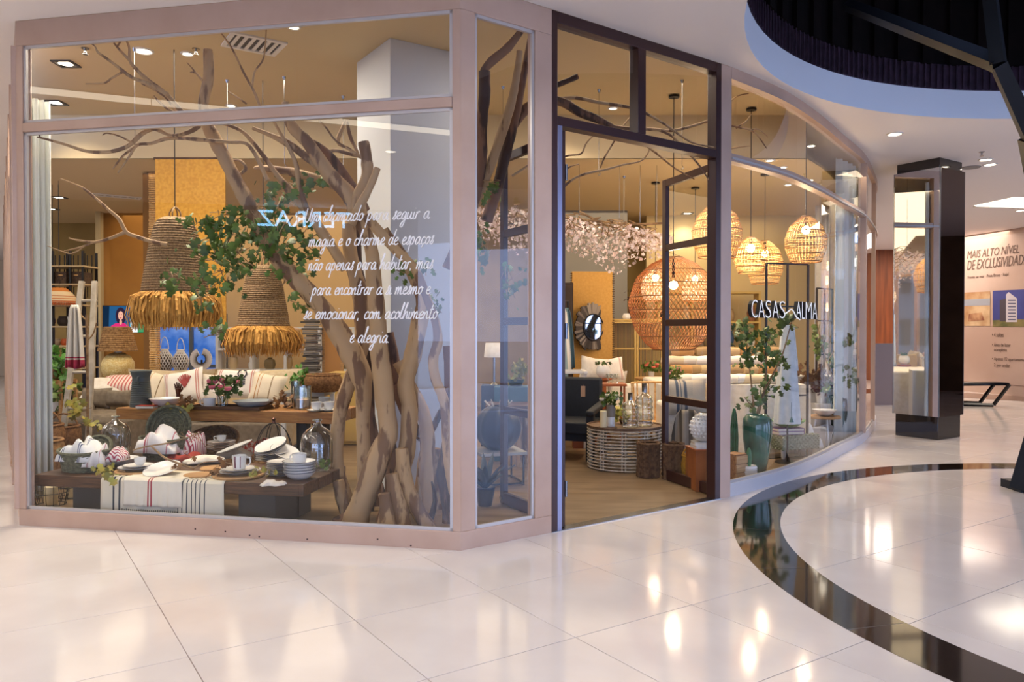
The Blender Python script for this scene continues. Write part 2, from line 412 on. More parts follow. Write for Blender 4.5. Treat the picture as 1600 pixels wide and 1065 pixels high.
# ---------------- left shop window (A-B)
def pane(name, p, q, z0, z1, parent, m=GLASS, th=.008, off=.03):
    mb = MB(); p = Vector(p); q = Vector(q); d = (q-p).normalized(); n = Vector((-d.y, d.x)); a = p + n*off; b = q + n*off
    mb.add([(*a, z0), (*b, z0), (*b, z1), (*a, z1)], [(0, 1, 2, 3)])
    return mb.build(name, m, parent=parent, smooth=False)
z0g, zT0, zT1, zTop = .13, 3.02, 3.09, 3.68
W1 = MB(); W1.bar(tAB(0), tAB(LAB), 0, z0g, .09); W1.bar(tAB(0), tAB(LAB), zTop, HC, .09)
W1.bar(tAB(0), tAB(.06), z0g, zTop, .09); W1.bar(tAB(3.462), tAB(LAB), z0g, zTop, .09)
win1 = struct(W1.build('window_1', PAINT, bevel=.004))
mb = MB(); mb.bar(tAB(.06), tAB(3.462), zT0, zT1, .10, off=-.01); mb.build('transom', PAINT, parent=win1, bevel=.006)
def beads(segs, parent, m=BEAD):
    for (p, q, a, b) in segs:
        mb = MB(); p = Vector(p); q = Vector(q); d = (q-p).normalized(); w_ = .022
        mb.bar(p, q, a, a + w_, .02, off=.012); mb.bar(p, q, b - w_, b, .02, off=.012)
        mb.bar(p, p + d*w_, a, b, .02, off=.012); mb.bar(q - d*w_, q, a, b, .02, off=.012)
        mb.build('glazing_bead', m, parent=parent, smooth=False)
beads([(tAB(.06), tAB(3.462), z0g, zT0), (tAB(.06), tAB(3.462), zT1, zTop)], win1)
js = [.07, 1.145, 2.31, 3.455]
for i in range(3):
    g = .0025
    pane('pane', tAB(js[i] + g), tAB(js[i+1] - g), z0g + .01, zT0 - .01, win1); pane('pane', tAB(js[i] + g), tAB(js[i+1] - g), zT1 + .01, zTop - .01, win1)
# small screws in the sill
for px, py in ((305, 826), (352, 830), (390, 836), (405, 838), (480, 842), (590, 842), (642, 852)):
    r = ray(px, py); o_ = A - nAB*.001; t_ = (o_.x*nAB.x + o_.y*nAB.y)/(r.x*nAB.x + r.y*nAB.y); mb = MB(); mb.sphere((r.x*t_, r.y*t_, EYE + r.z*t_), .007, 8, 5, (1, .5, .8)); mb.build('screw_hole', BROWN, parent=win1)
# ---------------- narrow side light and corner post
W2 = MB(); W2.bar(tBD(0), tBD(.80), 0, z0g, .09); W2.bar(tBD(0), tBD(.80), zTop, HC, .09); W2.bar(tBD(0), tBD(.12), z0g, zTop, .09); W2.bar(tBD(.642), tBD(.80), z0g, zTop, .09)
win2 = struct(W2.build('window_2', PAINT, bevel=.004))
beads([(tBD(.12), tBD(.642), z0g, zTop)], win2)
pane('pane', tBD(.13), tBD(.632), z0g + .01, zTop - .01, win2)
# ---------------- entrance
t0, t1 = .80, 2.745
W3 = MB(); W3.bar(tBD(t0), tBD(t0 + .055), 0, HC, .10); W3.bar(tBD(t1 - .07), tBD(t1), 0, HC, .10); W3.bar(tBD(t0 + .055), tBD(t1 - .07), 3.785, HC, .10)
W3.bar(tBD(t0 + .055), tBD(t1 - .07), 3.03, 3.10, .10); W3.bar(tBD(1.70), tBD(1.79), 3.10, 3.785, .10)
dfr = struct(W3.build('door_1', BROWN, bevel=.004))
pane('pane', tBD(t0 + .055), tBD(1.70), 3.10, 3.785, dfr, DGLASS); pane('pane', tBD(1.79), tBD(t1 - .07), 3.10, 3.785, dfr, DGLASS)
LILAC = mat('pale_jamb_lining', '#8f93b5', .25, .5)
mb = MB(); mb.bar(tBD(t0 + .056), tBD(t0 + .10), 0.006, 3.03, .04); mb.build('jamb_lining', LILAC, parent=dfr, bevel=.002)
def leaf_door(name, hinge, free, label):
    hinge = Vector(hinge); free = Vector(free); d = (free - hinge).normalized(); Lh = (free - hinge).length
    t = thing(name, label, 'door', (hinge.x, hinge.y, 0), math.atan2(d.y, d.x))
    z0, z1, st, th = .012, 3.015, .065, .045
    for x_ in (st/2, Lh - st/2): mb = MB(); mb.box((x_, 0, (z0+z1)/2), (st, th, z1 - z0)); mb.build('stile', BROWN, parent=t, bevel=.003)
    zs = [z0, .80, 1.56, 2.30, z1]; 
    for i, (a, b) in enumerate(((z0, z0 + .10), (.79, .855), (1.55, 1.615), (2.30, 2.365), (z1 - .07, z1))):
        mb = MB(); mb.box((Lh/2, 0, (a+b)/2), (Lh - 2*st, th*.9, b - a)); mb.build('rail', BROWN, parent=t, bevel=.003)
    for a, b in ((z0 + .10, .79), (.855, 1.55), (1.615, 2.30), (2.365, z1 - .07)):
        mb = MB(); mb.add([(st, 0, a), (Lh - st, 0, a), (Lh - st, 0, b), (st, 0, b)], [(0, 1, 2, 3)]); mb.build('pane', DGLASS, parent=t, smooth=False)
    for s_ in (-1, 1):
        mb = MB(); mb.lathe([(0, 0), (.018, 0), (.018, .012), (0, .012)], 16, M=Matrix.Translation((Lh - .03, s_*th/2, .06)) @ Matrix.Rotation(-s_*pi/2, 4, 'X')); mb.build('floor_lock', STEEL, parent=t)
    for z in (.3, 1.5, 2.7): mb = MB(); mb.tube([(0, -.03, z - .06), (0, -.03, z + .06)], .012, 8); mb.build('hinge', STEEL, parent=t)
    return t
leaf_door('door_leaf', (.385, 5.84), (-.085, 6.68), 'brown framed glass door leaf folded inward behind the narrow window')
leaf_door('door_leaf', (1.835, 6.93), (1.535, 7.80), 'brown framed four-pane glass door leaf standing open at right of doorway')
# ---------------- curved window
def strip(poly, z0, z1, th, off=0, cap=True):
    mb = MB(); n = len(poly); pts = [Vector(p) for p in poly]; nn = []
    for i in range(n):
        d = (pts[min(i+1, n-1)] - pts[max(i-1, 0)]).normalized(); nn.append(Vector((-d.y, d.x)))
    o_ = [pts[i] + nn[i]*off for i in range(n)]; i_ = [pts[i] + nn[i]*(off + th) for i in range(n)]
    vs = [(*p, z0) for p in o_] + [(*p, z1) for p in o_] + [(*p, z1) for p in i_] + [(*p, z0) for p in i_]
    fs = []
    for i in range(n-1):
        for k in range(4): a = k*n + i; b = ((k+1) % 4)*n + i; fs.append((a, a+1, b+1, b))
    fs += [(0, n, 2*n, 3*n), (n-1, 4*n-1, 3*n-1, 2*n-1)]
    mb.add(vs, fs); return mb
win3 = struct(strip([tuple(tBD(t1)), tuple(E)] , 0, HC, .09).build('window_3', PAINT, bevel=.004))
BASEW = mat('white_sill_paint', '#cfcdd0', .35, .1)
strip(CURVE, 0, .12, .10).build('sill', BASEW, parent=win3)
strip(CURVE, 3.765, HC, .10).build('head', PAINT, parent=win3)
strip(CURVE, 3.03, 3.10, .09).build('transom', PAINT, parent=win3)
strip(CURVE, 3.045, 3.065, .03, off=-.012).build('glazing_bead', BEAD, parent=win3)
strip(CURVE, .12, .145, .02, off=.02).build('glazing_bead', BEAD, parent=win3)
def along(poly, s):
    for i in range(len(poly)-1):
        a = Vector(poly[i]); b = Vector(poly[i+1]); L_ = (b-a).length
        if s <= L_: return a + (b-a)*(s/L_), (b-a).normalized()
        s -= L_
    return Vector(poly[-1]), (Vector(poly[-1]) - Vector(poly[-2])).normalized()
def near_s(pxr):
    best = (9, 0)
    for k in range(0, 460):
        s = k*.01; p, _ = along(CURVE, s); best = min(best, (abs(p.x/p.y - pxr), s))
    return best[1]
def sub(poly, s0, s1, n=8): return [tuple(along(poly, s0 + (s1-s0)*i/n)[0]) for i in range(n+1)]
sP = near_s(.458)
cuts = [0, near_s((1248-800)/1205), near_s((1300-800)/1205), sP - .04]
for i in range(3):
    for a, b in ((.125, 3.03), (3.10, 3.765)):
        g = .002; mb = strip(sub(CURVE, cuts[i] + g, cuts[i+1] - g), a, b, .001, off=.03); mb2 = MB(); n = 9
        mb2.add(mb.v[:2*n], [(k, k+1, n+k+1, n+k) for k in range(n-1)]); mb2.build('pane', GLASS, parent=win3)
for a, b in ((.125, 3.03), (3.10, 3.765)):
    pl = sub(CURVE, sP + .04, 8.3, 16); n = 17; mb = strip(pl, a, b, .001, off=.03); mb2 = MB(); mb2.add(mb.v[:2*n], [(k, k+1, n+k+1, n+k) for k in range(n-1)]); mb2.build('pane', GLASS, parent=win3)
strip(sub(CURVE, sP - .045, sP + .045, 2), .12, 3.765, .10, off=-.01).build('mullion', PAINT, parent=win3)
for k in range(3): strip(sub(CURVE, sP + 1.6 + 1.5*k, sP + 1.68 + 1.5*k, 2), .12, 3.765, .10).build('mullion', PAINT, parent=win3)
# ---------------- left return window
NP = 10; stepL = 1.12
W4 = MB(); pL0 = A; pL1 = A + dL*11.15
def barL(a, b, z0, z1, th=.09, off=0):   # thickness toward the shop (right of A->Lend)
    W4.bar(A + dL*a, A + dL*b, z0, z1, -th, off=off)
barL(0.0, 11.15, 0, z0g); barL(0, 11.15, zTop, HC); barL(0, 11.15, zT0, zT1)
for k in range(NP): barL(k*stepL, k*stepL + .09, z0g, zTop, .13, .03)
win4 = struct(W4.build('window_4', PAINT, bevel=.004))
for k in range(NP):
    for a, b in ((z0g, zT0), (zT1, zTop)):
        p = A + dL*(k*stepL + .09); q = A + dL*((k+1)*stepL); n = Vector((dL.y, -dL.x)); p += n*.03; q += n*.03
        mb = MB(); mb.add([(*p, a), (*q, a), (*q, b), (*p, b)], [(0, 1, 2, 3)]); mb.build('pane', GLASS, parent=win4, smooth=False)
# ---------------- shop rear walls
OLIVE = mat('olive_gold_wall', '#a8905a', .85, col2='#9a8250', scale=2)
OCHRE = mat('ochre_panel_wall', '#a8752e', .8, col2='#9c6a28', scale=2)
mb = MB(); mb.box(((Lend.x + 6.6)/2, BACKY + .05, 2), (6.6 - Lend.x, .1, 4.3)); wb = struct(mb.build('wall_back', OLIVE, smooth=False))
# ochre wing wall, pier, cream wall portions
def wall(name, px0, px1, D, z0, z1, m, th=.1, D1=None):
    p = P(px0, 517, D); q = P(px1, 517, D1 or D); mb = MB(); mb.bar(p, q, z0, z1, th); return struct(mb.build(name, m, smooth=False))
wall('wall_left', 158, 242, 13.9, 0, HB, OCHRE)
wall('wall_left.001', 150, 158, 13.7, 0, HB, mat('cream_corner_trim', '#b9a780', .8))
GREYW = mat('grey_bulkhead_paint', '#86837c', .85)
wall('wall_right', 868, 980, 13.6, 0, HB, GREYW)
wall('wall_right.001', 1010, 1300, 14.2, 0, HB, mat('cream_wall_paint', '#cdb582', .85))
wall('wall_back.001', 345, 620, 13.9, 0, HB, mat('warm_beige_wall', '#c2a477', .85))
# glazed rear opening, blue daylight painted as a glowing street view
wb2 = MB(); p = P(246, 517, 13.2); q = P(352, 517, 13.2)
fr = MB()
for a in (0, .5, 1.0):
    x = p.x + (q.x-p.x)*a; fr.box((x, 13.2, .9), (.06, .06, 1.8))
for z in (.03, .9, 1.78): fr.box(((p.x+q.x)/2, 13.2, z), (q.x - p.x, .05, .05))
fw = struct(fr.build('window_5', mat('blue_grey_frame', '#59636f', .4), smooth=False))
BLUEP = mat('blue_daylit_street', '#2c5fae', .3, col2='#9cc4ee', scale=3, emit='#2a66c8', es=.55)
mb = MB(); mb.box(((p.x+q.x)/2, 13.25, .9), (q.x - p.x - .05, .02, 1.75)); mb.build('pane', BLUEP, parent=fw)
# curtains
def curtain(name, p, q, z0, z1, folds, amp, label, m=CURTAIN, gather=0):
    p = Vector(p[:2]); q = Vector(q[:2]); d = (q-p); n = Vector((-d.y, d.x)).normalized()
    base = (p + q)/2
    def fn(u, v):
        k = 1 + gather*(v)*0
        w_ = p + d*u + n*amp*(math.sin(u*folds*2*pi) + .35*math.sin(u*folds*4.7*pi + 1 + v))*(1 - .25*v)
        return (w_.x - base.x, w_.y - base.y, z0 + (z1 - z0)*v)
    mb = MB(); mb.grid(fn, folds*12, 6); o = mb.build(name, m, loc=(base.x, base.y, 0), solid=.003)
    return tag(o, label, 'curtain')
cl0 = A + dL*.35 + Vector((.23, .12)); cl1 = A + dL*1.2 + Vector((.72, .12))
curtain('curtain', P(40, 500, 6.75), P(80, 500, 6.95), .02, 3.55, 4, .035, 'white floor-length curtain hanging inside the left end of the window')
curtain('curtain', P(1306, 500, 9.9), P(1341, 500, 10.6), .02, 3.72, 5, .04, 'pale blue-white curtain gathered at the right end of curved window')
curtain('curtain', P(1296, 500, 11.6), P(1316, 500, 11.9), .02, 3.58, 3, .04, 'cream curtain hanging behind the pale curtain by curved window', m=BEIGE)
curtain('curtain', P(1274, 500, 12.8), P(1296, 500, 13.0), .02, 3.58, 3, .04, 'cream wall curtain beside the small black grid frame', m=LINEN)
# interior square column behind the tree
ic = Vector((-1.10, 7.0)); d1 = Vector((-.555, .832)); d2 = Vector((.832, .555)); cc = ic + d1*.39 + d2*.39
mb = MB(); mb.box((0, 0, HS/2), (.78, .78, HS)); o = mb.build('column', mat('white_column_paint', '#c9cccf', .6), loc=(cc.x, cc.y, 0), rz=math.radians(33.7), bevel=.006); struct(o)
# hanging golden fabric panel behind bell lamps + rope-edged pier
GOLD = mat('gold_linen_panel', '#cf9b3e', .9, col2='#bd8730', scale=30, bump=.2)
t = thing('hanging_panel', 'golden fabric panel hanging behind the largest bell lamp', 'panel', (P(298, 517, 9.42).x, 9.42, 1.55))
q0 = P(243, 245, 9.42); q1 = P(352, 245, 9.42); mb = MB(); mb.box(((q0.x+q1.x)/2, 9.42, 2.57), (q1.x - q0.x, .02, 2.04)); mb.build('fabric', GOLD, parent=t, world=True)
mb = MB(); mb.tube([(q0.x - .02, 9.42, 3.60), (q1.x + .02, 9.42, 3.60)], .016, 8); mb.build('rail', WOODD, parent=t, world=True)
t = thing('pier', 'narrow brown pier bound with horizontal rope at its edge', 'column', (P(237, 517, 10.35).x, 10.35, 0))
mb = MB(); mb.box((-.035, 0, 1.8), (.10, .10, 3.6)); mb.build('core', mat('brown_pier', '#7a5526', .8), parent=t)
mb = MB(); 
for k in range(150): mb.box((.05, -.02, .02 + k*.024), (.10 + R.uniform(-.012, .012), .10, .016))
mb.build('rope_binding', RATTAN, parent=t, kind='stuff')

# ---------------- mall: opening in the ceiling
def cyl(r, z0, z1, m, name, n=96):
    mb = MB(); vs = [(CC[0] + r*math.cos(2*pi*i/n), CC[1] + r*math.sin(2*pi*i/n), z) for z in (z0, z1) for i in range(n)]
    mb.add(vs, [(i, n+i, n+(i+1) % n, (i+1) % n) for i in range(n)]); return mb.build(name, m)
rim = struct(cyl(CR, HC, 4.18, mat('white_fascia_paint', '#dfe2e6', .7), 'ceiling_fascia'))
SLATD = mat('dark_purple_slats', '#3a2734', .7, col2='#281a24', scale=10, spec=.2)
struct(cyl(CR + .01, 4.18, 4.46, SLATD, 'ceiling_slat_band'))
mb = MB(); n = 300     # recessed slats of the upper rim
for i in range(n):
    a = 2*pi*i/n; mb.box((CC[0] + (CR - .012)*math.cos(a), CC[1] + (CR - .012)*math.sin(a), 4.32), (.012, .02, .26), rz=a)
mb.build('rim_slats', SLATD, parent=rim, kind='stuff', smooth=False)
VOID = mat('dark_void_boards', '#0b0705', .9, col2='#120a07', scale=4, spec=.1)
struct(cyl(CR + .02, 4.46, 6.2, VOID, 'ceiling_void_wall'))
mb = MB(); mb.lathe([(0, 0), (CR + .05, 0)], 96, c=(CC[0], CC[1], 6.2)); struct(mb.build('ceiling_void', VOID))
mb = MB()
for i in range(70):
    a = 2*pi*i/70*1.0; mb.box((CC[0] + (CR - .01)*math.cos(a), CC[1] + (CR - .01)*math.sin(a), 5.3), (.05, .14, 1.7), rz=a)
mb.build('void_boards', VOID, parent=rim, kind='stuff', smooth=False)
# far mall walls
wall('wall_right.002', 1340, 1530, 22.5, 0, HC, mat('orange_wood_panelling', '#8f4c24', .5, col2='#6c3616', scale=2, stretch=(6, 1, .4)))
wall('wall_right.003', 1352, 1420, 15.6, 0, 1.25, mat('bronze_metal_clad', '#6b5446', .3, .5))
pw0 = P(1490, 517, 19.6); pw1 = P(1680, 517, 16.4)
POSTW = mat('beige_poster_wall', '#cbb0a0', .8, col2='#bfa08e', scale=.8)
mb = MB(); mb.bar(pw0, pw1, 0, HC, .1); pwall = struct(mb.build('wall_right.004', POSTW, smooth=False))
mb = MB(); mb.box((-25, 9, 2), (.1, 34, 4)); struct(mb.build('wall_left.002', mat('cream_far_wall', '#d9c7ae', .8), smooth=False))
mb = MB(); mb.box((-8, 25.9, 2), (36, .1, 4)); struct(mb.build('wall_back.002', mat('cream_far_wall', '#d9c7ae', .8), smooth=False))
mb = MB(); mb.box((16, 17, 2), (.2, 18, 4)); struct(mb.build('wall_right.005', mat('added_warm_wall', '#7d6552', .7, col2='#4a382c', scale=.6), smooth=False))  # unseen wall added to keep sky out of the curved window's reflections
# opposite shopfront behind the camera
mb = MB(); mb.bar((-5.6, -3.4), (-16, 4.0), 0, HC, .2); struct(mb.build('wall_opposite', mat('dark_brown_front', '#3b2a20', .6), smooth=False))
# ================================================================ LETTERING
def text_mb(s, width, height, extrude=.0, shear=0, offset=0):
    cu = bpy.data.curves.new('t', 'FONT'); cu.body = s; cu.extrude = extrude; cu.shear = shear; cu.offset = offset; cu.resolution_u = 3
    ob = bpy.data.objects.new('t', cu); COL.objects.link(ob); me = bpy.data.meshes.new_from_object(ob.evaluated_get(bpy.context.evaluated_depsgraph_get()))
    xs = [v.co.x for v in me.vertices]; ys = [v.co.y for v in me.vertices]
    x0, x1, y0, y1 = min(xs), max(xs), min(ys), max(ys)
    sx = width/(x1-x0); sy = height/(y1-y0) if height else sx
    mb = MB(); mb.add([((v.co.x-x0)*sx, -v.co.z, (v.co.y-y0)*sy) for v in me.vertices], [tuple(p.vertices) for p in me.polygons])
    bpy.data.objects.remove(ob); bpy.data.curves.remove(cu); bpy.data.meshes.remove(me)
    return mb
def text_obj(name, s, origin, xdir, width, height, m, extrude=.001, parent=None, shear=0, offset=0):
    mb = text_mb(s, width, height, extrude, shear, offset); xd = Vector((*Vector(xdir)[:2], 0)).normalized(); nd = Vector((-xd.y, xd.x, 0))
    M = Matrix(((xd.x, nd.x, 0, origin[0]), (xd.y, nd.y, 0, origin[1]), (0, 0, 1, origin[2]), (0, 0, 0, 1)))
    mb.v = [tuple(M @ Vector(p)) for p in mb.v]
    return mb.build(name, m, parent=parent, world=True, smooth=False)
G = {}
def g(ch, adv, *st): G[ch] = (adv, st)
g('a', .95, [(.72, .8), (.5, 1), (.15, .75), (.05, .3), (.22, .0), (.5, .2), (.74, .95)], [(.74, .95), (.66, .3), (.76, .0), (.98, .15)])
g('b', .8, [(.0, .2), (.12, 1.2), (.3, 2.1), (.14, 1.4), (.06, .1), (.3, .0), (.6, .4), (.58, .85), (.35, .95), (.15, .6)])
g('c', .72, [(.62, .8), (.42, 1), (.12, .7), (.08, .2), (.34, .0), (.7, .2)])
g('ç', .72, [(.62, .8), (.42, 1), (.12, .7), (.08, .2), (.34, .0), (.7, .2)], [(.36, .0), (.42, -.2), (.25, -.4)])
g('d', .95, [(.62, .8), (.4, 1), (.1, .65), (.08, .2), (.28, .0), (.55, .3), (.8, 1.3), (.95, 2.1), (.78, 1.2), (.66, .2), (.95, .12)])
g('e', .72, [(.08, .42), (.4, .52), (.58, .8), (.4, 1), (.12, .7), (.1, .2), (.34, .0), (.72, .2)])
g('g', .9, [(.68, .8), (.45, 1), (.12, .7), (.08, .25), (.28, .02), (.5, .3), (.7, .9), (.6, -.3), (.38, -1.0), (.1, -.95), (.2, -.5), (.9, .15)])
g('h', .9, [(.0, .1), (.2, 1.2), (.42, 2.05), (.3, 2.1), (.1, .8), (.04, .0), (.2, .6), (.5, 1), (.62, .75), (.58, .1), (.9, .12)])
g('i', .42, [(.1, .95), (.06, .3), (.14, .0), (.42, .15)], [(.2, 1.4), (.21, 1.46)])
g('l', .5, [(.0, .2), (.22, 1.2), (.4, 2.0), (.28, 2.15), (.12, 1.0), (.1, .1), (.5, .12)])
g('m', 1.25, [(.02, .95), (.06, .5), (.0, .0), (.14, .6), (.36, 1), (.44, .6), (.4, .0), (.54, .6), (.78, 1), (.86, .6), (.86, .05), (1.25, .15)])
g('n', .85, [(.02, .95), (.06, .5), (.0, .0), (.14, .6), (.42, 1), (.52, .7), (.5, .05), (.85, .15)])
g('o', .75, [(.4, 1), (.1, .75), (.06, .2), (.3, .0), (.58, .35), (.56, .85), (.38, 1), (.5, .8), (.78, .85)])
g('p', .85, [(.1, .95), (.06, .2), (-.06, -1.0)], [(.04, .4), (.3, 1), (.58, .8), (.55, .25), (.28, .0), (.08, .25)])
g('r', .62, [(.02, .8), (.1, .95), (.06, .5), (.02, .0)], [(.05, .5), (.28, .95), (.56, .9)])
g('s', .62, [(.0, .1), (.28, .5), (.5, 1.1), (.3, 1.0), (.34, .7), (.5, .35), (.34, .0), (.0, .12)])
g('t', .62, [(.32, 1.9), (.2, 1.0), (.12, .2), (.28, .0), (.6, .15)], [(.0, 1.2), (.55, 1.3)])
g('u', .9, [(.06, .95), (.02, .3), (.18, .0), (.42, .25), (.6, .95), (.54, .25), (.66, .0), (.9, .15)])
g('j', .45, [(.2, .95), (.1, -.6), (-.2, -.9)])
g('ã', .95, *G['a'][1], [(.2, 1.35), (.4, 1.5), (.55, 1.38), (.75, 1.52)])
g('U', 1.05, [(.1, 1.9), (.02, .6), (.25, .0), (.6, .3), (.85, 1.9), (.78, .5), (.95, .0)])
g(',', .45, [(.1, .1), (.06, -.25)]); g('.', .4, [(.1, .0), (.12, .05)]); g(' ', .62)
LETT = mat('white_window_vinyl_film', '#f4f4f4', .6, emit='#ffffff', es=0.0)
wl = thing('window_lettering', 'white handwritten lettering applied to the large left window', 'lettering', (*tAB(2.6), 1.0))
def script_line(s, pxl, pxr, pyb, pxc):
    """a line from image x pxl to pxr with baseline near pyb"""
    def onpane(px, py):
        r = ray(px, py); o = A + nAB*.025; t = (o.x*nAB.x + o.y*nAB.y)/(r.x*nAB.x + r.y*nAB.y); return Vector((r.x*t, r.y*t, EYE + r.z*t))
    a = onpane(pxl, pyb); b = onpane(pxr, pyb); Wd = (b - a).length
    tot = sum(G[c][0] for c in s); k = Wd/tot; xh = .051
    mb = MB(); x = 0; d = (b-a); d.z = 0; d.normalize(); z0 = (a.z + b.z)/2
    for c in s:
        for st in G[c][1]:
            pts = crom([(p[0], p[1]) for p in st], 4) if len(st) > 2 else st
            mb.tube([a + d*((x + p[0])*k + p[1]*xh*.22) + Vector((0, 0, z0 - a.z + p[1]*xh)) for p in pts], 0.0041, 4)
        x += G[c][0]
    mb.build('text_line', LETT, parent=wl, world=True)
script_line('Um chamado para seguir a', 476, 671, 344, 0)
script_line('magia e o charme de espaços', 482, 677, 383, 0)
script_line('não apenas para habitar, mas', 481, 676, 421, 0)
script_line('para encontrar a si mesmo e', 487, 672, 460, 0)
script_line('se emocionar, com acolhimento', 474, 683, 498, 0)
script_line('e alegria.', 546, 609, 535, 0)
# sign on the curved window
sgn = thing('shop_sign', 'white-faced black-sided raised letters on the curved window', 'sign', (*along(CURVE, .6)[0], 1.6))
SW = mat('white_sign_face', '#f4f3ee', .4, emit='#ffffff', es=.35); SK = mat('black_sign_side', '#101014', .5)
sA = near_s((1167-800)/1205); sB = near_s((1273-800)/1205)
def sign_word(word, px0, px1, z0, h):
    n = len(word); wd = [1, 1.05, .95, 1.05, .95][:n] if word == 'CASAS' else [1.05, .7, 1.3, 1.05]
    tot = sum(wd); x = 0
    for i, c in enumerate(word):
        pa = px0 + (px1-px0)*x/tot; x += wd[i]; pb = px0 + (px1-px0)*(x - .16)/tot
        p, dd = along(CURVE, near_s((pa-800)/1205)); q, _ = along(CURVE, near_s((pb-800)/1205)); Lc = (q-p).length; dd = (q-p).normalized(); n_ = Vector((dd.y, -dd.x))
        o_ = p + n_*.02
        mb = text_mb(c, Lc, h, .02, offset=-.012); 
        M = Matrix(((dd.x, -n_.x, 0, o_.x), (dd.y, -n_.y, 0, o_.y), (0, 0, 1, z0), (0, 0, 0, 1))); mb.v = [tuple(M @ Vector(k)) for k in mb.v]
        mb.build('letter', SK, parent=sgn, world=True, smooth=False, label='black side of the raised letter')
        o_ = p + n_*.0415
        mb = text_mb(c, Lc, h, .001, offset=-.022); M = Matrix(((dd.x, -n_.x, 0, o_.x), (dd.y, -n_.y, 0, o_.y), (0, 0, 1, z0), (0, 0, 0, 1))); mb.v = [tuple(M @ Vector(k)) for k in mb.v]
        mb.build('letter_face', SW, parent=sgn, world=True, smooth=False, label='white face of the raised letter')
sign_word('CASAS', 1168, 1222, 1.625, .165); sign_word('ALMA', 1238, 1272, 1.625, .175)
p, dd = along(CURVE, near_s((1222-800)/1205)); q, _ = along(CURVE, near_s((1240-800)/1205)); n_ = Vector((dd.y, -dd.x))
mb = MB(); L_ = (q-p).length
mb.tube([(*(p + dd*L_*t + n_*.04), 1.665 + h) for t, h in crom([(-.1, .0), (.2, .03), (.4, .05), (.6, .03), (.8, -.02), (1.1, -.05)], 4)], .006, 5)
mb.build('swash', SW, parent=sgn, world=True)
# opposite shop sign (seen mirrored in the left window)
osg = thing('opposite_sign', 'glowing blue-white block letters of the shop opposite', 'sign', (-6.9, -2.4, 3.3))
def vpx(p):   # mirror image column of a point in window_1
    d_ = (Vector(p[:2]) - A).dot(nAB); v_ = Vector(p[:2]) - nAB*2*d_; return 800 + 1205*v_.x/v_.y, v_.y
wo = Vector((-5.6, -3.4)); wd_ = Vector((-16, 4.0)) - wo; wd_.normalize(); wn = Vector((-wd_.y, wd_.x))
if wn.dot(Vector((0, 5)) - wo) < 0: wn = -wn
tt = [(abs(vpx(wo + wd_*t*.02)[0] - 546), t*.02) for t in range(0, 500)]; ta = min(tt)[1]
tt = [(abs(vpx(wo + wd_*t*.02)[0] - 402), t*.02) for t in range(0, 500)]; tb = min(tt)[1]
o_ = wo + wd_*ta + wn*.06; vy = vpx(o_)[1]; z_ = EYE + (517-356)*vy/1205
SE = emis('blue_white_letter_glow', '#8fd0ff', 14)
text_obj('letters', 'TERRAZ', (o_.x, o_.y, z_), wd_, tb - ta, 24*vy/1205, SE, .03, parent=osg, offset=.0)
print('sign', ta, tb, vy, z_, o_)
# ================================================================ TREE
tree = thing('display_tree', 'tall bare peeling tree with leafy boughs filling the left window', 'tree', (-1.0, 6.1, 0.006))
def limb(name, pts, m=BARK, n=10, k=4, D=None, knots=True):
    """pts: (px, py, radius px[, depth])"""
    q = []
    for i, p in enumerate(pts):
        Dp = p[3] if len(p) > 3 else D
        w_ = P(p[0], p[1], Dp); q.append((w_.x, w_.y, w_.z, p[2]*Dp/FPX))
    q = crom(q, k)
    mb = MB(); jit = [1 + R.uniform(-.06, .06) for _ in q]
    mb.tube([c[:3] for c in q], [max(c[3]*j, .002) for c, j in zip(q, jit)], n)
    return mb.build(name, m, parent=tree, world=True)
T = lambda *a, **k: limb('trunk', a, **k)
BR = lambda *a, **k: limb('branch', tuple((*p[:2], p[2]*(.72 if p[2] < 7 else .9), *p[3:]) for p in a), **k)
T((552, 826, 24), (560, 800, 19), (578, 752, 18), (597, 700, 17), (607, 676, 15), (602, 630, 15), (598, 590, 15), (592, 540, 15), (590, 490, 13), (584, 440, 12), (582, 400, 11), (574, 370, 10), (560, 335, 10), D=5.95, n=12)
T((570, 780, 12), (569, 720, 11), (567, 660, 11), (568, 610, 13), (562, 580, 18), (545, 545, 18), (522, 508, 16), (495, 470, 14), (466, 440, 14), (440, 412, 13), (420, 385, 12), (404, 352, 12), (388, 318, 12), (370, 285, 11), (350, 245, 11), (334, 215, 11), (322, 190, 9), (318, 160, 8), (326, 120, 8), (325, 78, 7), D=6.15, n=12)
T((548, 800, 12), (530, 745, 11), (526, 700, 10), (532, 640, 11), (545, 600, 12), (560, 560, 12), (566, 520, 12), (562, 460, 12), (548, 400, 11), (545, 350, 11), D=6.35)
T((640, 800, 16), (628, 752, 13), (636, 700, 14), (640, 640, 13), (634, 600, 13), (645, 555, 14), (655, 505, 13), (662, 470, 12), (650, 440, 10), (630, 400, 8), (600, 360, 8), D=6.05)
T((672, 828, 12), (650, 792, 12), (634, 752, 12), (628, 700, 11), D=5.9)
T((706, 770, 5), (700, 730, 6), (697, 690, 7), (696, 640, 8), (690, 615, 8), (680, 590, 8), (677, 560, 8), (684, 535, 8), (681, 505, 7), (668, 468, 7), (648, 420, 7), (620, 392, 8), (596, 366, 8), (572, 338, 8), D=5.75)
T((610, 800, 10), (612, 740, 11), (610, 690, 9), (606, 640, 9), (618, 585, 9), (606, 520, 9), D=6.5, m=BARKD)
T((662, 800, 14), (664, 740, 14), (668, 690, 12), (660, 640, 10), (640, 600, 9), (622, 565, 9), D=6.35)
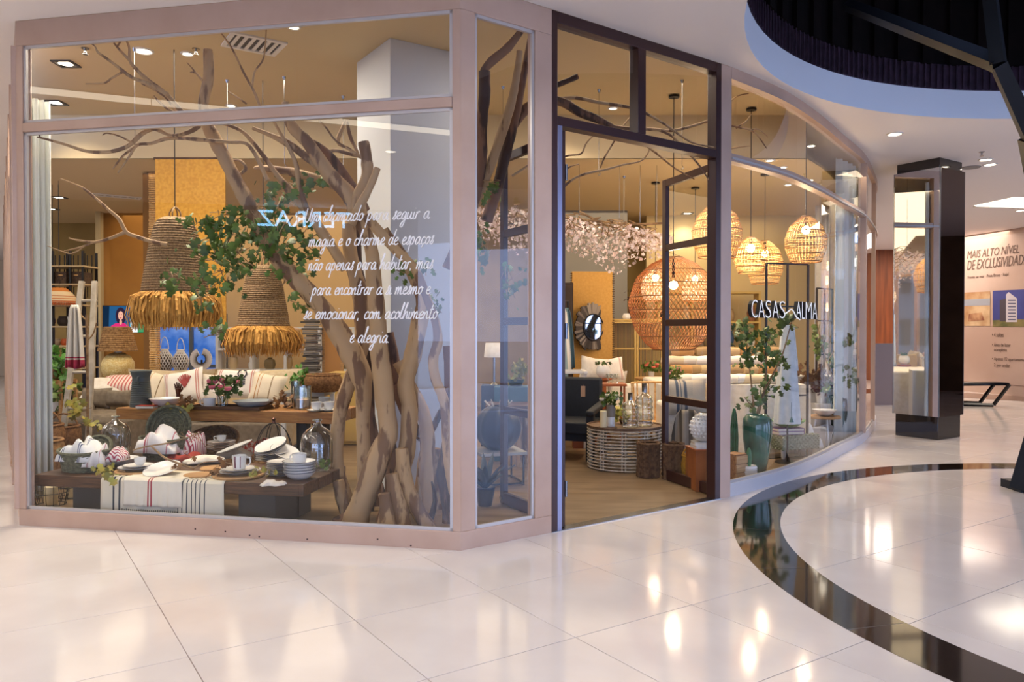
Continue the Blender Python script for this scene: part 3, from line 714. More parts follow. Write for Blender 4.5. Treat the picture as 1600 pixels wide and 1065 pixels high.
T((592, 820, 12), (588, 770, 9), (590, 720, 9), (578, 660, 10), (574, 610, 11), (580, 550, 11), (570, 480, 11), (556, 420, 11), (552, 350, 12), D=6.6, m=BARKD)
T((700, 828, 10), (698, 790, 8), (690, 740, 9), (700, 680, 8), (702, 600, 8), (700, 540, 8), D=6.0, m=BARKD)
T((690, 826, 18), (684, 795, 13), (676, 745, 12), (680, 700, 10), D=6.5)
T((628, 824, 16), (624, 795, 14), (618, 770, 12), (612, 740, 10), D=5.85)
T((605, 822, 18), (604, 795, 11), (600, 770, 9), D=5.8, m=BARK)
T((526, 820, 13), (540, 812, 11), (556, 806, 12), D=6.0, m=BARKD)
T((545, 810, 10), (536, 785, 10), (528, 750, 9), D=6.2)
T((620, 600, 12), (640, 655, 9), (664, 685, 6), (690, 640, 5), D=6.45, m=BARKD)
# upper limbs
T((558, 345, 16), (556, 320, 15), (540, 298, 13), (516, 274, 12), (498, 248, 11), (480, 222, 10), (462, 205, 9), (450, 185, 8), (446, 160, 6), D=6.0)
T((562, 340, 12), (560, 310, 11), (573, 280, 10), (573, 250, 9), (568, 222, 9), D=5.95)
T((548, 350, 8), (562, 322, 7), (578, 292, 6), (590, 262, 5), D=5.85)
T((570, 330, 10), (552, 300, 10), (530, 262, 8), (508, 236, 6), (488, 222, 5), D=6.15, m=BARKD)
BR((500, 262, 7), (472, 240, 7), (450, 224, 7), (420, 210, 5), (395, 200, 4), D=6.05)
BR((545, 300, 9), (510, 284, 8), (470, 272, 8), (440, 266, 7), (405, 262, 5), (398, 264, 4), D=6.3)
BR((540, 420, 9), (510, 372, 9), (480, 330, 9), (455, 300, 8), (435, 276, 6), (415, 248, 5), (395, 222, 5), (375, 203, 4), (340, 190, 3), D=6.1)
BR((480, 330, 6), (468, 290, 6), (462, 255, 5), (448, 225, 4), (428, 190, 3), D=6.0)
BR((505, 245, 4), (520, 235, 4), (545, 240, 4), (565, 246, 3), D=6.2)
BR((566, 246, 3), (545, 232, 3), (528, 222, 4), (536, 198, 4), (540, 188, 3), D=6.3)
BR((560, 240, 3), (548, 215, 4), (542, 190, 3), D=6.35)
BR((555, 240, 2), (525, 220, 2), (510, 200, 2), (498, 188, 2), D=5.8)
BR((418, 282, 5), (390, 228, 4), (360, 222, 4), (320, 219, 4), (290, 216, 4), (262, 216, 4), (236, 224, 3.5), (214, 227, 3), (200, 248, 2.5), (184, 270, 1.5), D=6.0)
BR((214, 227, 2.5), (196, 240, 2.5), (185, 252, 2), (176, 264, 1), D=6.0)
BR((214, 228, 2), (190, 214, 2), (168, 208, 1.5), (160, 211, 1.2), D=5.9)
BR((312, 196, 5), (296, 206, 4.5), (270, 212, 4), (252, 205, 4.5), (238, 201, 5), (220, 210, 5), (200, 228, 4.5), (170, 237, 4), (135, 236, 3.5), (100, 225, 3), (75, 218, 2.5), (58, 214, 1.5), D=5.95)
BR((66, 217, 1.5), (58, 208, 1), (54, 204, .8), D=5.95)
BR((290, 182, 5), (270, 158, 5), (255, 143, 5), (232, 126, 4.5), (215, 110, 4), (203, 95, 3.5), (202, 75, 2.5), (197, 62, 2), D=5.95)
BR((203, 95, 3), (186, 77, 2.5), (178, 67, 2), D=5.95); BR((183, 73, 2), (190, 62, 1.6), D=5.95)
BR((262, 148, 5), (235, 132, 4.5), (208, 122, 4), (186, 106, 3.5), (166, 91, 3), (153, 82, 2.5), (148, 72, 1.8), (140, 67, 1.3), D=5.85)
BR((192, 112, 2.5), (175, 122, 2.3), (162, 130, 2), (134, 131, 1.3), D=5.85)
BR((288, 185, 4), (262, 170, 3), (248, 158, 2.5), (240, 150, 2), D=6.1)
BR((300, 190, 4), (280, 178, 4), (258, 150, 4), (222, 130, 3), D=6.15)
BR((316, 126, 2.6), (306, 114, 2.2), (297, 113, 1.4), D=6.1); BR((306, 114, 2), (298, 104, 1.5), (292, 98, 1), D=6.1)
BR((408, 172, 3), (398, 145, 2.8), (380, 112, 2.4), (362, 75, 2), (344, 50, 1.6), D=6.2)
BR((394, 138, 2.4), (398, 112, 2), (412, 90, 1.8), (416, 45, 1.4), D=6.2)
BR((385, 162, 2.2), (368, 150, 1.8), (356, 143, 1.3), D=6.2)
BR((352, 258, 3), (372, 250, 3), (384, 262, 4), (376, 272, 4), (366, 284, 3), D=6.2)
# far lower-left bough
BR((262, 382, 5), (240, 378, 5), (212, 369, 4.5), (197, 362, 4.5), (186, 342, 4), (170, 328, 3.5), (150, 310, 3), (130, 294, 2.5), (112, 286, 2), (95, 279, 1.3), D=6.5)
BR((197, 362, 4), (172, 372, 3.5), (148, 378, 3), (120, 375, 2), (108, 372, 1.2), D=6.5)
BR((150, 377, 2), (132, 384, 1.8), (118, 388, 1.5), (100, 392, 1), D=6.5); BR((132, 384, 1.6), (112, 396, 1.4), (90, 390, 1), (74, 384, .8), D=6.5)
# limbs seen in the narrow window and the doorway
T((700, 420, 10), (735, 330, 10), (752, 250, 9), (752, 200, 9), (757, 150, 9), (757, 112, 10), D=6.1, m=BARKD)
T((754, 112, 5), (768, 96, 7), (790, 78, 7), (804, 62, 6), (815, 47, 5), D=6.15, m=BARKD)
T((735, 330, 9), (765, 262, 8), (785, 205, 8), (799, 160, 7), (807, 120, 6), (812, 80, 5), D=6.15)
T((760, 345, 10), (778, 290, 9), (790, 240, 9), (804, 185, 8), (816, 130, 6), (829, 62, 5), D=6.35, m=BARKD)
T((800, 200, 7), (822, 170, 8), (850, 156, 7), (880, 160, 7), (905, 175, 7), (935, 187, 6), (958, 200, 5), D=6.6, m=BARKD)
BR((862, 156, 5), (900, 153, 4), (935, 160, 4), (975, 166, 3.5), (1003, 174, 3), (1040, 195, 2.5), (1080, 222, 2), (1118, 230, 1.2), D=6.8)
BR((955, 198, 5), (985, 201, 4), (1020, 202, 3.5), (1050, 204, 3), (1085, 196, 3), (1120, 184, 2), D=7.0)
BR((1030, 203, 3), (1052, 214, 2.5), (1070, 235, 2), (1090, 255, 2), (1115, 292, 1.5), D=6.9)
BR((980, 210, 3), (1005, 224, 2.8), (1030, 243, 2.2), (1055, 263, 1.8), (1085, 280, 1.2), D=7.2)
BR((994, 174, 2), (975, 195, 2), (960, 220, 2), (945, 245, 2), (938, 262, 1.5), D=7.1)
BR((866, 305, 4), (895, 280, 3), (920, 270, 3), (945, 265, 2.5), (975, 257, 2), (1000, 252, 1.8), (1012, 240, 1.4), (1015, 228, 1), D=7.0)
BR((866, 250, 2.5), (888, 243, 2.2), (908, 240, 2), (915, 225, 1.8), (925, 214, 1.5), (937, 206, 1), D=7.0)
BR((866, 290, 2), (885, 264, 1.8), (905, 256, 1.2), D=7.0)
BR((866, 134, 6), (885, 127, 6), (903, 119, 6), D=6.9, m=BARKD)
BR((1085, 196, 2.5), (1110, 190, 2.2), (1150, 198, 2), (1172, 203, 2), (1184, 212, 1.6), (1198, 232, 1), D=7.7)
BR((1150, 200, 2), (1165, 190, 1.6), (1174, 178, 1), D=7.7); BR((1172, 203, 1.6), (1185, 202, 1.4), (1200, 214, 1), D=7.7)
BR((1140, 160, 2), (1152, 150, 1.6), (1170, 146, 1), D=7.7); BR((1142, 232, 2), (1160, 229, 1.5), (1172, 228, 1), D=7.7)
BR((800, 275, 3), (820, 262, 2.5), (838, 250, 2), D=6.6)
# small roots and shards at the base
for px, py, h, D_ in ((541, 815, 50, 6.1), (600, 815, 60, 5.9), (655, 815, 70, 6.2), (680, 812, 60, 6.1), (615, 812, 80, 6.3), (585, 805, 90, 6.4), (700, 815, 70, 6.2), (640, 815, 60, 6.4)):
    BR((px - 8, py, 7), (px, py - h*.5, 6), (px + R.uniform(-6, 6), py - h, 2), D=D_, m=R.choice((BARK, BARKD)), n=6, k=2)
# leaves
def leaf_mesh(sz):
    mb = MB(); o = [(0, -.42), (.22, -.50), (.30, -.20), (.58, -.12), (.24, .10), (.40, .40), (0, .62), (-.40, .40), (-.24, .10), (-.58, -.12), (-.30, -.20), (-.22, -.50)]
    vs = [(0, 0, .08*sz)] + [(x*sz, y*sz, -.1*sz*abs(x)) for x, y in o]; mb.add(vs, [(0, 1+i, 1+(i+1) % 12) for i in range(12)]); return mb
protoD = leaf_mesh(.075).build('leaf', LEAFD, parent=tree); protoD.location = (0, 0, 3)
def leaf_at(p, parent, proto, s=1):
    o = proto.copy(); COL.objects.link(o); o.parent = parent
    o.location = Vector(p) - Vector(parent.location); o.rotation_euler = (R.uniform(.6, 2.3), R.uniform(-.8, .8), R.uniform(-1.2, 1.2)); o.scale = (s,)*3; return o
clusters = [(310, 350, 26, 16, 7), (345, 345, 26, 20, 14), (320, 390, 24, 24, 12), (355, 375, 26, 22, 20), (395, 350, 32, 30, 30), (430, 372, 34, 34, 34), (375, 410, 26, 26, 16), (440, 310, 24, 26, 14), (470, 290, 24, 22, 12),
            (455, 420, 26, 28, 14), (480, 380, 26, 30, 12), (270, 440, 20, 18, 7), (330, 440, 34, 22, 16), (320, 468, 20, 20, 8), (365, 400, 24, 22, 10), (470, 470, 26, 18, 5), (640, 425, 28, 18, 10), (670, 470, 22, 24, 6), (500, 280, 18, 14, 7), (755, 385, 16, 26, 9), (770, 300, 18, 22, 6), (800, 440, 22, 26, 9), (340, 515, 22, 14, 8)]
nl = 0
for cx, cy, rx, ry, n in clusters:
    for _ in range(n):
        if nl >= 290: break
        a = R.uniform(0, 2*pi); q = R.uniform(0, 1)**.5
        leaf_at(P(cx + rx*q*math.cos(a), cy + ry*q*math.sin(a), R.uniform(5.85, 6.45)), tree, protoD, R.uniform(.6, 1.25)); nl += 1
bpy.data.objects.remove(protoD)
mb = MB()
for cx, cy, rx, ry, n in clusters:
    for _ in range(max(2, n//3)):
        a = [P(cx + R.uniform(-rx, rx), cy + R.uniform(-ry, ry), R.uniform(5.95, 6.4)) for _ in range(3)]
        mb.tube([tuple(p) for p in a], .0035, 4)
mb.build('vine_twigs', TWIG, parent=tree, world=True, kind='stuff')
# extra small leaves of the dense middle bough
mb = MB(); lm = leaf_mesh(.06)
for _ in range(330):
    cx, cy, rx, ry, n = R.choices(clusters, weights=[c[4] for c in clusters])[0]
    p = P(cx + R.gauss(0, rx*.7), cy + R.gauss(0, ry*.7), R.uniform(5.9, 6.6)); M = Matrix.Translation(p) @ Euler((R.uniform(.5, 2.4), R.uniform(-.9, .9), R.uniform(-1.4, 1.4))).to_matrix().to_4x4() @ Matrix.Scale(R.uniform(.5, 1.1), 4)
    mb.add(lm.v, lm.f, 0, M)
mb.build('small_leaves', LEAFD, parent=tree, world=True, kind='stuff')
# ================================================================ BELL LAMPS
def bell_lamp(name, label, px, D, ytop, yb, rtop, rbot, yfr, rfr, ycord, col=ROPE):
    s = D/FPX; c = P(px, yb, D); t = thing(name, label, 'lamp', (c.x, c.y, P(px, yfr, D).z)); z0 = t.location.z
    zt = P(px, ytop, D).z - z0; zb = c.z - z0; H = zt - zb; n = 30; prof = []
    for i in range(n*2 + 1):
        u = i/(2*n); r = rbot + (rtop - rbot)*(u**1.15) if u < .8 else None
        tab = ((0, 1), (.22, .92), (.5, .80), (.7, .72), (.9, .58), (.96, .5), (1, .34))
        for (ua, ra), (ub, rb) in zip(tab, tab[1:]):
            if ua <= u <= ub + 1e-9: base = (ra + (rb-ra)*(u-ua)/(ub-ua))*rbot*s; break
        prof.append((base + (.006 if i % 2 else -.002), zb + H*u))
    mb = MB(); mb.lathe(prof, 36); mb.build('shade', col, parent=t)
    mb = MB()
    for a in (0, pi/2):
        mb.tube(crom([(.05*math.cos(a), .05*math.sin(a), zt - .01), (.05*math.cos(a), .05*math.sin(a), zt + .05), (0, 0, zt + .10), (-.05*math.cos(a), -.05*math.sin(a), zt + .05), (-.05*math.cos(a), -.05*math.sin(a), zt - .01)], 4), .008, 5)
    mb.build('hanging_loop', TWIG, parent=t)
    mb = MB(); top = P(px, ycord, D).z; top = HS
    mb.tube([(0, 0, zt + .09), (0, 0, top - z0)], .005, 5); mb.build('cord', BLACKM, parent=t)
    mb = MB(); R2 = random.Random(3)
    for lay in range(4):
        for k in range(130):
            a = 2*pi*k/130 + R2.uniform(-.03, .03); r0 = (rbot + 1)*s - lay*.012; L_ = zb*R2.uniform(.75, 1.05); rr = rfr*s*R2.uniform(.85, 1.03) - lay*.02; wd = R2.uniform(.004, .010)
            tx, ty = -math.sin(a), math.cos(a); pts = [(r0, zb + .02), ((r0+rr)/2 + R2.uniform(.01, .045), zb*R2.uniform(.75, .95)), (rr + R2.uniform(-.015, .02), zb - L_*.6), (rr*R2.uniform(.88, 1.0), zb - L_)]
            vs = []
            for i, (r, z) in enumerate(pts):
                ww = wd*(1, 1.4, 1.3, .3)[i]; tw = R2.uniform(-.008, .008)
                vs += [(r*math.cos(a) - tx*ww, r*math.sin(a) - ty*ww, z), ((r + tw)*math.cos(a) + tx*ww, (r + tw)*math.sin(a) + ty*ww, z)]
            mb.add(vs, [(2*i, 2*i+1, 2*i+3, 2*i+2) for i in range(3)])
    mb.build('fringe', RAFF, parent=t, kind='stuff', smooth=False)
    mb = MB(); mb.sphere((0, 0, zb + H*.35), .045); mb.build('bulb', EMB, parent=t)
    point('bulb_light', (0, 0, zb + H*.35 - .07), 16, WARM, .05, parent=t)
    return t
bell_lamp('pendant_lamp', 'large bell-shaped woven rope pendant lamp with raffia fringe at left', 274, 7.3, 340, 460, 19, 50, 514, 70, 100)
bell_lamp('pendant_lamp', 'smaller bell-shaped woven rope pendant lamp with raffia fringe behind foliage', 412, 8.2, 415, 512, 17, 40, 556, 61, 165)
# ================================================================ RATTAN PENDANTS
def basket_lamp(label, px, D, ytop, ybot, rmax, prof, name='pendant_lamp', rings=6, dense=44, m=RATTAN, cross=False, power=14, group=None, ymax=None):
    s = D/FPX; z0 = P(px, ybot, D).z; H = P(px, ytop, D).z - z0; c = P(px, ybot, D)
    t = thing(name, label, 'lamp', (c.x, c.y, z0), group=group)
    def rad(u):
        for (a, ra), (b, rb) in zip(prof, prof[1:]):
            if a <= u <= b: k = (u-a)/(b-a); k = k*k*(3-2*k)*.5 + k*.5; return (ra + (rb-ra)*k)*rmax*s
        return prof[-1][1]*rmax*s
    mb = MB(); N_ = 14
    for k in range(dense):
        for sg in ((1, -1) if cross else (0,)):
            a0 = 2*pi*k/dense
            mb.tube([(rad(i/N_)*math.cos(a0 + sg*i/N_*1.5), rad(i/N_)*math.sin(a0 + sg*i/N_*1.5), H*i/N_) for i in range(N_+1)], .0042 if not cross else .003, 3, cap=False)
    if not cross:
        for i in range(1, 26):
            if i % 3: mb.ring((0, 0), rad(i/26) + .002, H*i/26, .0026, 24, 3)
    mb.build('weave', m, parent=t, kind='stuff')
    mb = MB()
    for i in range(rings + 1): u = i/rings; mb.ring((0, 0), rad(u) + .004, H*u, .007 if i in (0, rings) else .0045, 28, 5)
    mb.build('hoops', mat('dark_rattan_hoop', '#8a5c30', .6), parent=t)
    mb = MB(); zz = HS if c.y < 9.5 else HB
    mb.tube([(0, 0, H), (0, 0, zz - z0)], .005, 5); mb.build('cord', BLACKM, parent=t)
    mb = MB(); mb.lathe([(0, 0), (.06, 0), (.06, .02), (0, .03)], 20, c=(0, 0, zz - z0 - .03)); mb.build('ceiling_rose', BLACKM, parent=t)
    mb = MB(); mb.lathe([(.018, H*.78), (.018, H), (.03, H), (0, H+.01)], 12); mb.build('socket', BLACKM, parent=t)
    mb = MB(); mb.sphere((0, 0, H*.70), .05); mb.build('bulb', EMB, parent=t)
    point('bulb_light', (0, 0, H*.70 - .08), power, WARM, .05, parent=t)
    return t
BALL = [(0, .45), (.1, .68), (.25, .88), (.5, 1), (.75, .86), (.9, .6), (1, .2)]
HIVE = [(0, .72), (.1, .82), (.3, .98), (.5, 1), (.75, .82), (.9, .5), (1, .2)]
DOME = [(0, .85), (.05, .9), (.3, 1), (.55, .9), (.8, .62), (1, .22)]
basket_lamp('giant round open-weave rattan pendant lamp behind the right door leaf', 1052, 8.7, 402, 546, 70, BALL, dense=60, cross=True, m=mat('amber_rattan', '#c9854a', .6, col2='#a5652f', scale=20), power=24, rings=7)
basket_lamp('highest hive-shaped rattan pendant lamp above the giant round lamp', 1120, 9.0, 318, 402, 38, HIVE)
basket_lamp('small hive-shaped rattan pendant lamp hanging left of the right window pair', 1173, 9.2, 371, 426, 25, HIVE, dense=30)
basket_lamp('hive-shaped rattan pendant lamp partly behind the small left one', 1195, 10.4, 376, 443, 27, HIVE, dense=30)
basket_lamp('beehive rattan pendant lamp hanging alone at right of curved window', 1259, 9.2, 338, 409, 31, HIVE, dense=36)
basket_lamp('pale rattan pendant lamp behind the giant round lamp', 1024, 11.0, 418, 470, 22, HIVE, dense=30, m=RATTANP)
basket_lamp('rattan pendant lamp glowing behind the door leaf upper right', 1086, 11.4, 420, 470, 20, DOME, dense=30, m=RATTANP)
# ================================================================ DOWNLIGHTS, VENTS, SPRINKLERS
def downlight(px, py, zc, label, sq, power=18, tgt=None, mall=False, col=WARM2):
    c = Z(px, py, zc); t = thing('downlight', label, 'ceiling light', (c.x, c.y, zc))
    mb = MB()
    if sq:
        for s_ in (-1, 1): mb.box((s_*.085, 0, -.006), (.03, .20, .014)); mb.box((0, s_*.085, -.006), (.14, .03, .014))
        mb.build('trim_ring', BLACKM, parent=t, smooth=False)
    else: mb.lathe([(.07, -.001), (.075, -.012), (.09, -.012), (.095, 0)], 24); mb.build('trim_ring', WHITE, parent=t)
    mb = MB(); mb.lathe([(0, -.004), (.066, -.004)], 20); mb.build('lens', EMW, parent=t)
    if power: spot('downlight_beam', (c.x, c.y, zc - .03), tgt or (c.x, c.y + .3, 0), power*2.6, col, 120, .9, .05, parent=t)
    return t
DL = [(103, 99, 1, 'black square downlight nearest the top left window corner'), (87, 160, 1, 'black square downlight under the first, beside the left curtain'), (192, 226, 1, 'black square downlight above the long bare bough'), (120, 261, 1, 'black square downlight left of the long bough, further back'), (303, 240, 1, 'black square downlight left of the thick rising limb'),
      (224, 79, 0, 'round white downlight near the top left boughs'), (157, 211, 0, 'round white downlight just under the window transom at left'), (412, 239, 0, 'round white downlight among the limbs in the middle'), (402, 252, 1, 'black square downlight among the limbs in the middle')]
for i, (px, py, sq, lb) in enumerate(DL): downlight(px, py, HS if py < 262 else HB, lb, sq, 26 if i % 2 == 0 else 20, tgt=None)
for px, py, lb in ((963, 256, 'black square downlight behind bare twig in the doorway'), (1030, 243, 'black square downlight right of the twig in the doorway'), (877, 158, 'downlight at upper left of the doorway transom')): downlight(px, py, HS, lb, 1, 26)
for px, py, lb in ((1074, 333, 'rear downlight above the highest hive lamp'), (1157, 345, 'rear downlight left of small hive lamp'), (1192, 348, 'rear downlight right of small hive lamp'), (1222, 345, 'rear downlight left of the lone beehive lamp'), (80, 326, 'rear downlight by hanging rack, lower'), (92, 308, 'rear downlight by hanging rack, upper'), (1308, 307, 'downlight beside curved window curtains')): downlight(px, py, HB, lb, 1, 16)
def vent(px, py, z, label, sx=.5, sy=.4):
    c = Z(px, py, z); t = thing('air_vent', label, 'vent', (c.x, c.y, z), a1)
    mb = MB()
    for s_ in (-1, 1): mb.box((s_*(sx/2 - .02), 0, -.008), (.04, sy, .016)); mb.box((0, s_*(sy/2 - .02), -.008), (sx - .08, .04, .016))
    mb.build('frame', WHITE, parent=t, smooth=False)
    for k in range(6): mb = MB(); mb.box((-sx/2 + .08 + k*(sx - .16)/5, 0, -.006), (.03, sy - .08, .012)); mb.build('slat', WHITE, parent=t, smooth=False)
    mb = MB(); mb.box((0, 0, -.001), (sx - .06, sy - .06, .002)); mb.build('duct', BLACKM, parent=t, smooth=False)
vent(397, 68, HS, 'square white ceiling vent at top of the left window'); vent(990, 268, HS, 'square white ceiling vent seen through the doorway', .6, .5)
vent(1210, 300, HS - .0, 'square white ceiling vent seen over the hive lamps')
vent(182, 306, HB, 'slim white ceiling vent above the ochre wall', .7, .2)
def sprinkler(px, py, z, label, m=STEEL):
    c = Z(px, py, z); t = thing('sprinkler', label, 'sprinkler', (c.x, c.y, z))
    mb = MB(); mb.lathe([(0, 0), (.035, 0), (.035, -.008), (.012, -.012), (.012, -.04), (0, -.04)], 14); mb.build('body', m, parent=t)
    mb = MB(); mb.lathe([(0, -.055), (.025, -.057), (.025, -.06), (0, -.06)], 14); mb.build('deflector', m, parent=t)
    mb = MB(); 
    for s_ in (-1, 1): mb.tube([(s_*.011, 0, -.035), (s_*.014, 0, -.05), (0, 0, -.058)], .0025, 4)
    mb.build('frame_arms', m, parent=t)
sprinkler(306, 76, HS, 'ceiling sprinkler beside the thick cut limb'); sprinkler(133, 75, HS, 'ceiling sprinkler near the top left window corner'); sprinkler(206, 212, HS, 'ceiling sprinkler between two downlights at left'); sprinkler(1239, 197, HS, 'ceiling sprinkler in the curved window')
sprinkler(1534, 237, HC, 'ceiling sprinkler in the mall beside the mirrored column')
downlight(1540, 249, HC, 'round mall downlight behind the mirrored column', 0, 30)
mb = MB(); c = Z(1517, 261, HC); mb.lathe([(0, -.012), (.12, -.012), (.13, 0)], 28); tag(mb.build('ceiling_speaker', mat('grey_speaker_grille', '#8f8a86', .7), loc=(c.x, c.y, HC)), 'flat round grey ceiling speaker by the mirrored column', 'speaker')
# hanging hooks and wires
HK = [(355, 125), (444, 120), (536, 150), (210, 75), (786, 135), (936, 140), (1066, 125), (975, 275), (1259, 220)]
for i, (px, py) in enumerate(HK):
    c = Z(px, py, HS) if py < 270 else Z(px, py, HB); mb = MB(); mb.lathe([(0, 0), (.02, 0), (.012, -.03), (0, -.03)], 10); L_ = .9
    mb.tube([(0, 0, -.02), (0, 0, -L_)], .0025, 4); mb.tube(crom([(0, 0, -L_), (.015, 0, -L_-.02), (0, 0, -L_-.04), (-.012, 0, -L_-.03)], 3), .003, 4)
    tag(mb.build('ceiling_hook_wire', STEEL, loc=tuple(c)), 'thin steel wire with a hook hanging free, ' + ('above the first left limb', 'above the middle limbs', 'left of the white column', 'at far left over the boughs', 'in the narrow window', 'left in the doorway transom', 'right in the doorway transom', 'low in the doorway', 'in the curved window')[i], 'hook')
# mall light trough (over the floor, mirrored in the window)
tr0 = Vector((-5.6, 5.15)); tr1 = Vector((-1.7, 1.25)); 
for nm, a, b, lb in (('trough_light', tr0, tr1, 'long recessed light trough in mall ceiling mirrored in left window'),):
    t = thing(nm, lb, 'ceiling light', (*((a+b)/2), HC))
    mb = MB(); mb.bar(a, b, HC - .006, HC - .002, .26, off=-.13); mb.build('diffuser', emis('trough_glow', '#fff0d8', 6), parent=t, world=True)
    mb = MB(); mb.bar(a, b, HC - .012, HC, .03, off=.13); mb.bar(a, b, HC - .012, HC, .03, off=-.16); mb.build('edge_trim', WHITE, parent=t, world=True)
p, q = Z(1572, 318, HC), Z(1660, 318, HC)
t = thing('trough_light', 'recessed light slot glowing in mall ceiling above the poster wall', 'ceiling light', (p.x, p.y, HC))
mb = MB(); mb.box((.9, 0, -.004), (2.6, .9, .006), rz=a1*.3); mb.build('diffuser', emis('trough_glow', '#fff0d8', 6), parent=t)
mb = MB(); mb.box((.9, .5, -.01), (2.7, .08, .02), rz=a1*.3); mb.build('edge_trim', WHITE, parent=t)
MD = (((-3.4, 1.2), 'nearest the light trough, left of camera'), ((-1.2, 3.4), 'before the narrow side window'), ((.9, 1.4), 'straight above the camera, ahead'), ((-5.6, 3.6), 'left of the light trough'), ((1.2, 4.6), 'in front of the doorway'), ((4.6, 9.3), 'right of the curved window head'), ((10.2, 8.0), 'far right beyond the ceiling opening'), ((7.4, 13.5), 'behind the mirrored column'), ((8.3, 16.6), 'nearest the poster wall, left'), ((10.0, 15.2), 'lighting the poster wall, right'), ((8.6, 19.5), 'added to brighten the orange panelling'), ((6.8, 11.0), 'between curved window and mirrored column'))  # the one at the orange panelling is added to brighten that wall
for (x, y), lb in MD:
    t = thing('downlight', 'round white mall ceiling downlight ' + lb, 'ceiling light', (x, y, HC))
    mb = MB(); mb.lathe([(.07, -.001), (.075, -.012), (.09, -.012), (.095, 0)], 24); mb.build('trim_ring', WHITE, parent=t)
    mb = MB(); mb.lathe([(0, -.004), (.066, -.004)], 20); mb.build('lens', EMW, parent=t)
    spot('downlight_beam', (x, y, HC - .03), (x + (.3 if y > 12 else 0), y + (1.2 if y > 15 else 0), 0), 95 if y < 7 else 90, (1, .93, .86) if y < 9 else (1, .84, .70), 150 if y < 7 else 110, 1, .06, parent=t)

# extra spots added to brighten goods near the shop windows
for (x, y), (tx, ty, tz), lb, pw_ in (((-3.1, 7.4), (-2.7, 6.3, .4), 'added round white fill spotlight above the low table, left', 110), ((-2.5, 6.5), (-1.9, 6.3, .4), 'added round white fill spotlight above the low table, right', 110), ((-3.3, 9.1), (-2.9, 7.6, .8), 'added round white fill spotlight above the dining table', 90), ((-1.9, 6.75), (-1.0, 6.0, .5), 'added round white fill spotlight aimed at the tree foot', 80), ((3.5, 10.0), (4.4, 10.3, 1.6), 'added round white fill spotlight washing the pale curtain', 120), ((2.4, 9.2), (2.7, 8.4, .3), 'added round white fill spotlight above the mottled green vase', 120), ((3.2, 9.6), (3.1, 8.8, .9), 'added round white fill spotlight above the white dress', 130), ((4.0, 11.2), (4.1, 10.2, .4), 'added round white fill spotlight above the dark teal vase', 110), ((1.2, 9.2), (1.3, 8.4, .4), 'added round white fill spotlight above the round coffee table', 90)):
    zz_ = HS if y < 9.5 else HB; t = thing('downlight', lb, 'ceiling light', (x, y, zz_)); mb = MB(); mb.lathe([(.04, -.001), (.045, -.012), (.06, -.012), (.065, 0)], 24); mb.build('trim_ring', WHITE, parent=t)
    mb = MB(); mb.lathe([(0, -.004), (.038, -.004)], 20); mb.build('lens', EMW, parent=t); spot('downlight_beam', (x, y, zz_ - .03), (tx, ty, tz), pw_, WARM2, 75, .9, .05, parent=t)
# ================================================================ FRONT BENCH AND ITS GOODS
ZB = .373
RZ = math.atan2(dAB.y, dAB.x)
f0 = Z(53, 741, ZB); f1 = Z(474, 757, ZB); dF = Vector(((f1-f0).x, (f1-f0).y)).normalized(); nF = Vector((-dF.y, dF.x)); LF = Vector(((f1-f0).x, (f1-f0).y)).length
rzF = math.atan2(dF.y, dF.x); cF = Vector((f0.x, f0.y)) + dF*LF/2 + nF*.40
t = thing('display_table', 'low dark wood plank table nearest the left window, laid with crockery', 'table', (cF.x, cF.y, .006), rzF)
for k, (a, b) in enumerate(((-.40, -.14), (-.135, .13), (.135, .40))):
    mb = MB(); mb.box((0, (a+b)/2, ZB - .006 - .045), (LF, b - a, .09)); mb.build('plank', WOODD, parent=t, bevel=.006)
for sx in (-1, 1):
    mb = MB(); mb.box((sx*(LF/2 - .42), 0, .14), (.30, .62, .28)); mb.build('leg', mat('grey_block_plinth', '#4a443e', .7), parent=t, bevel=.004)
def onF(u, v): p = f0.xy + dF*u + nF*v; return p
def at(px, py, z): p = Z(px, py, z); return (p.x, p.y, z)
def cloth_run(name, label, pxa, pxb, ztop, drop, back, m, out=.012, group=None, th=.004, ze=None):
    ua = (Z(pxa, 750, ztop).xy - f0.xy).dot(dF); ub = (Z(pxb, 752, ztop).xy - f0.xy).dot(dF); Lc = ub - ua; c = onF((ua+ub)/2, 0)
    def fn(a, b):
        s_ = b*(drop + back); wv = .010*math.sin(a*17) + .006*math.sin(a*31 + 2)
        x = (a - .5)*Lc
        if s_ < back: y = back - s_; z = ztop + .001*out/.012 + .002 + .001*math.sin(a*13)
        else: k = s_ - back; y = -out - abs(wv)*min(1, k*5); z = ztop + .002 - k; x *= (1 + .02*k)
        return (x, y, z)
    mb = MB(); mb.grid(fn, 40, 24); o = mb.build(name, m, loc=(c.x, c.y, 0), rz=rzF, solid=th)
    return tag(o, label, 'cloth', group)
dk = '#3a4049'
RUN = stripes('cream_runner_dark_stripes', '#d9d0bb', [(.10, .115, dk), (.15, .165, dk), (.63, .638, dk), (.665, .673, dk), (.70, .708, dk), (.735, .743, dk), (.77, .778, dk), (.805, .813, dk), (.84, .848, dk)])
TOW = stripes('cream_towel_red_stripe', '#ddd5c4', [(.42, .445, '#a03a42'), (.465, .49, '#a03a42')])
cloth_run('table_runner', 'cream table runner with dark stripes hanging over the low table edge', 141, 352, ZB, .325, .34, RUN)
cloth_run('tea_towel', 'cream tea towel with twin red stripe hanging over the runner', 181, 278, ZB + .004, .21, .25, TOW, out=.026)
mb = MB()
for k in range(27): mb.box((-.23 + k*.0178, -.03, .115), (.004, .004, .055 + R.uniform(0, .01)))
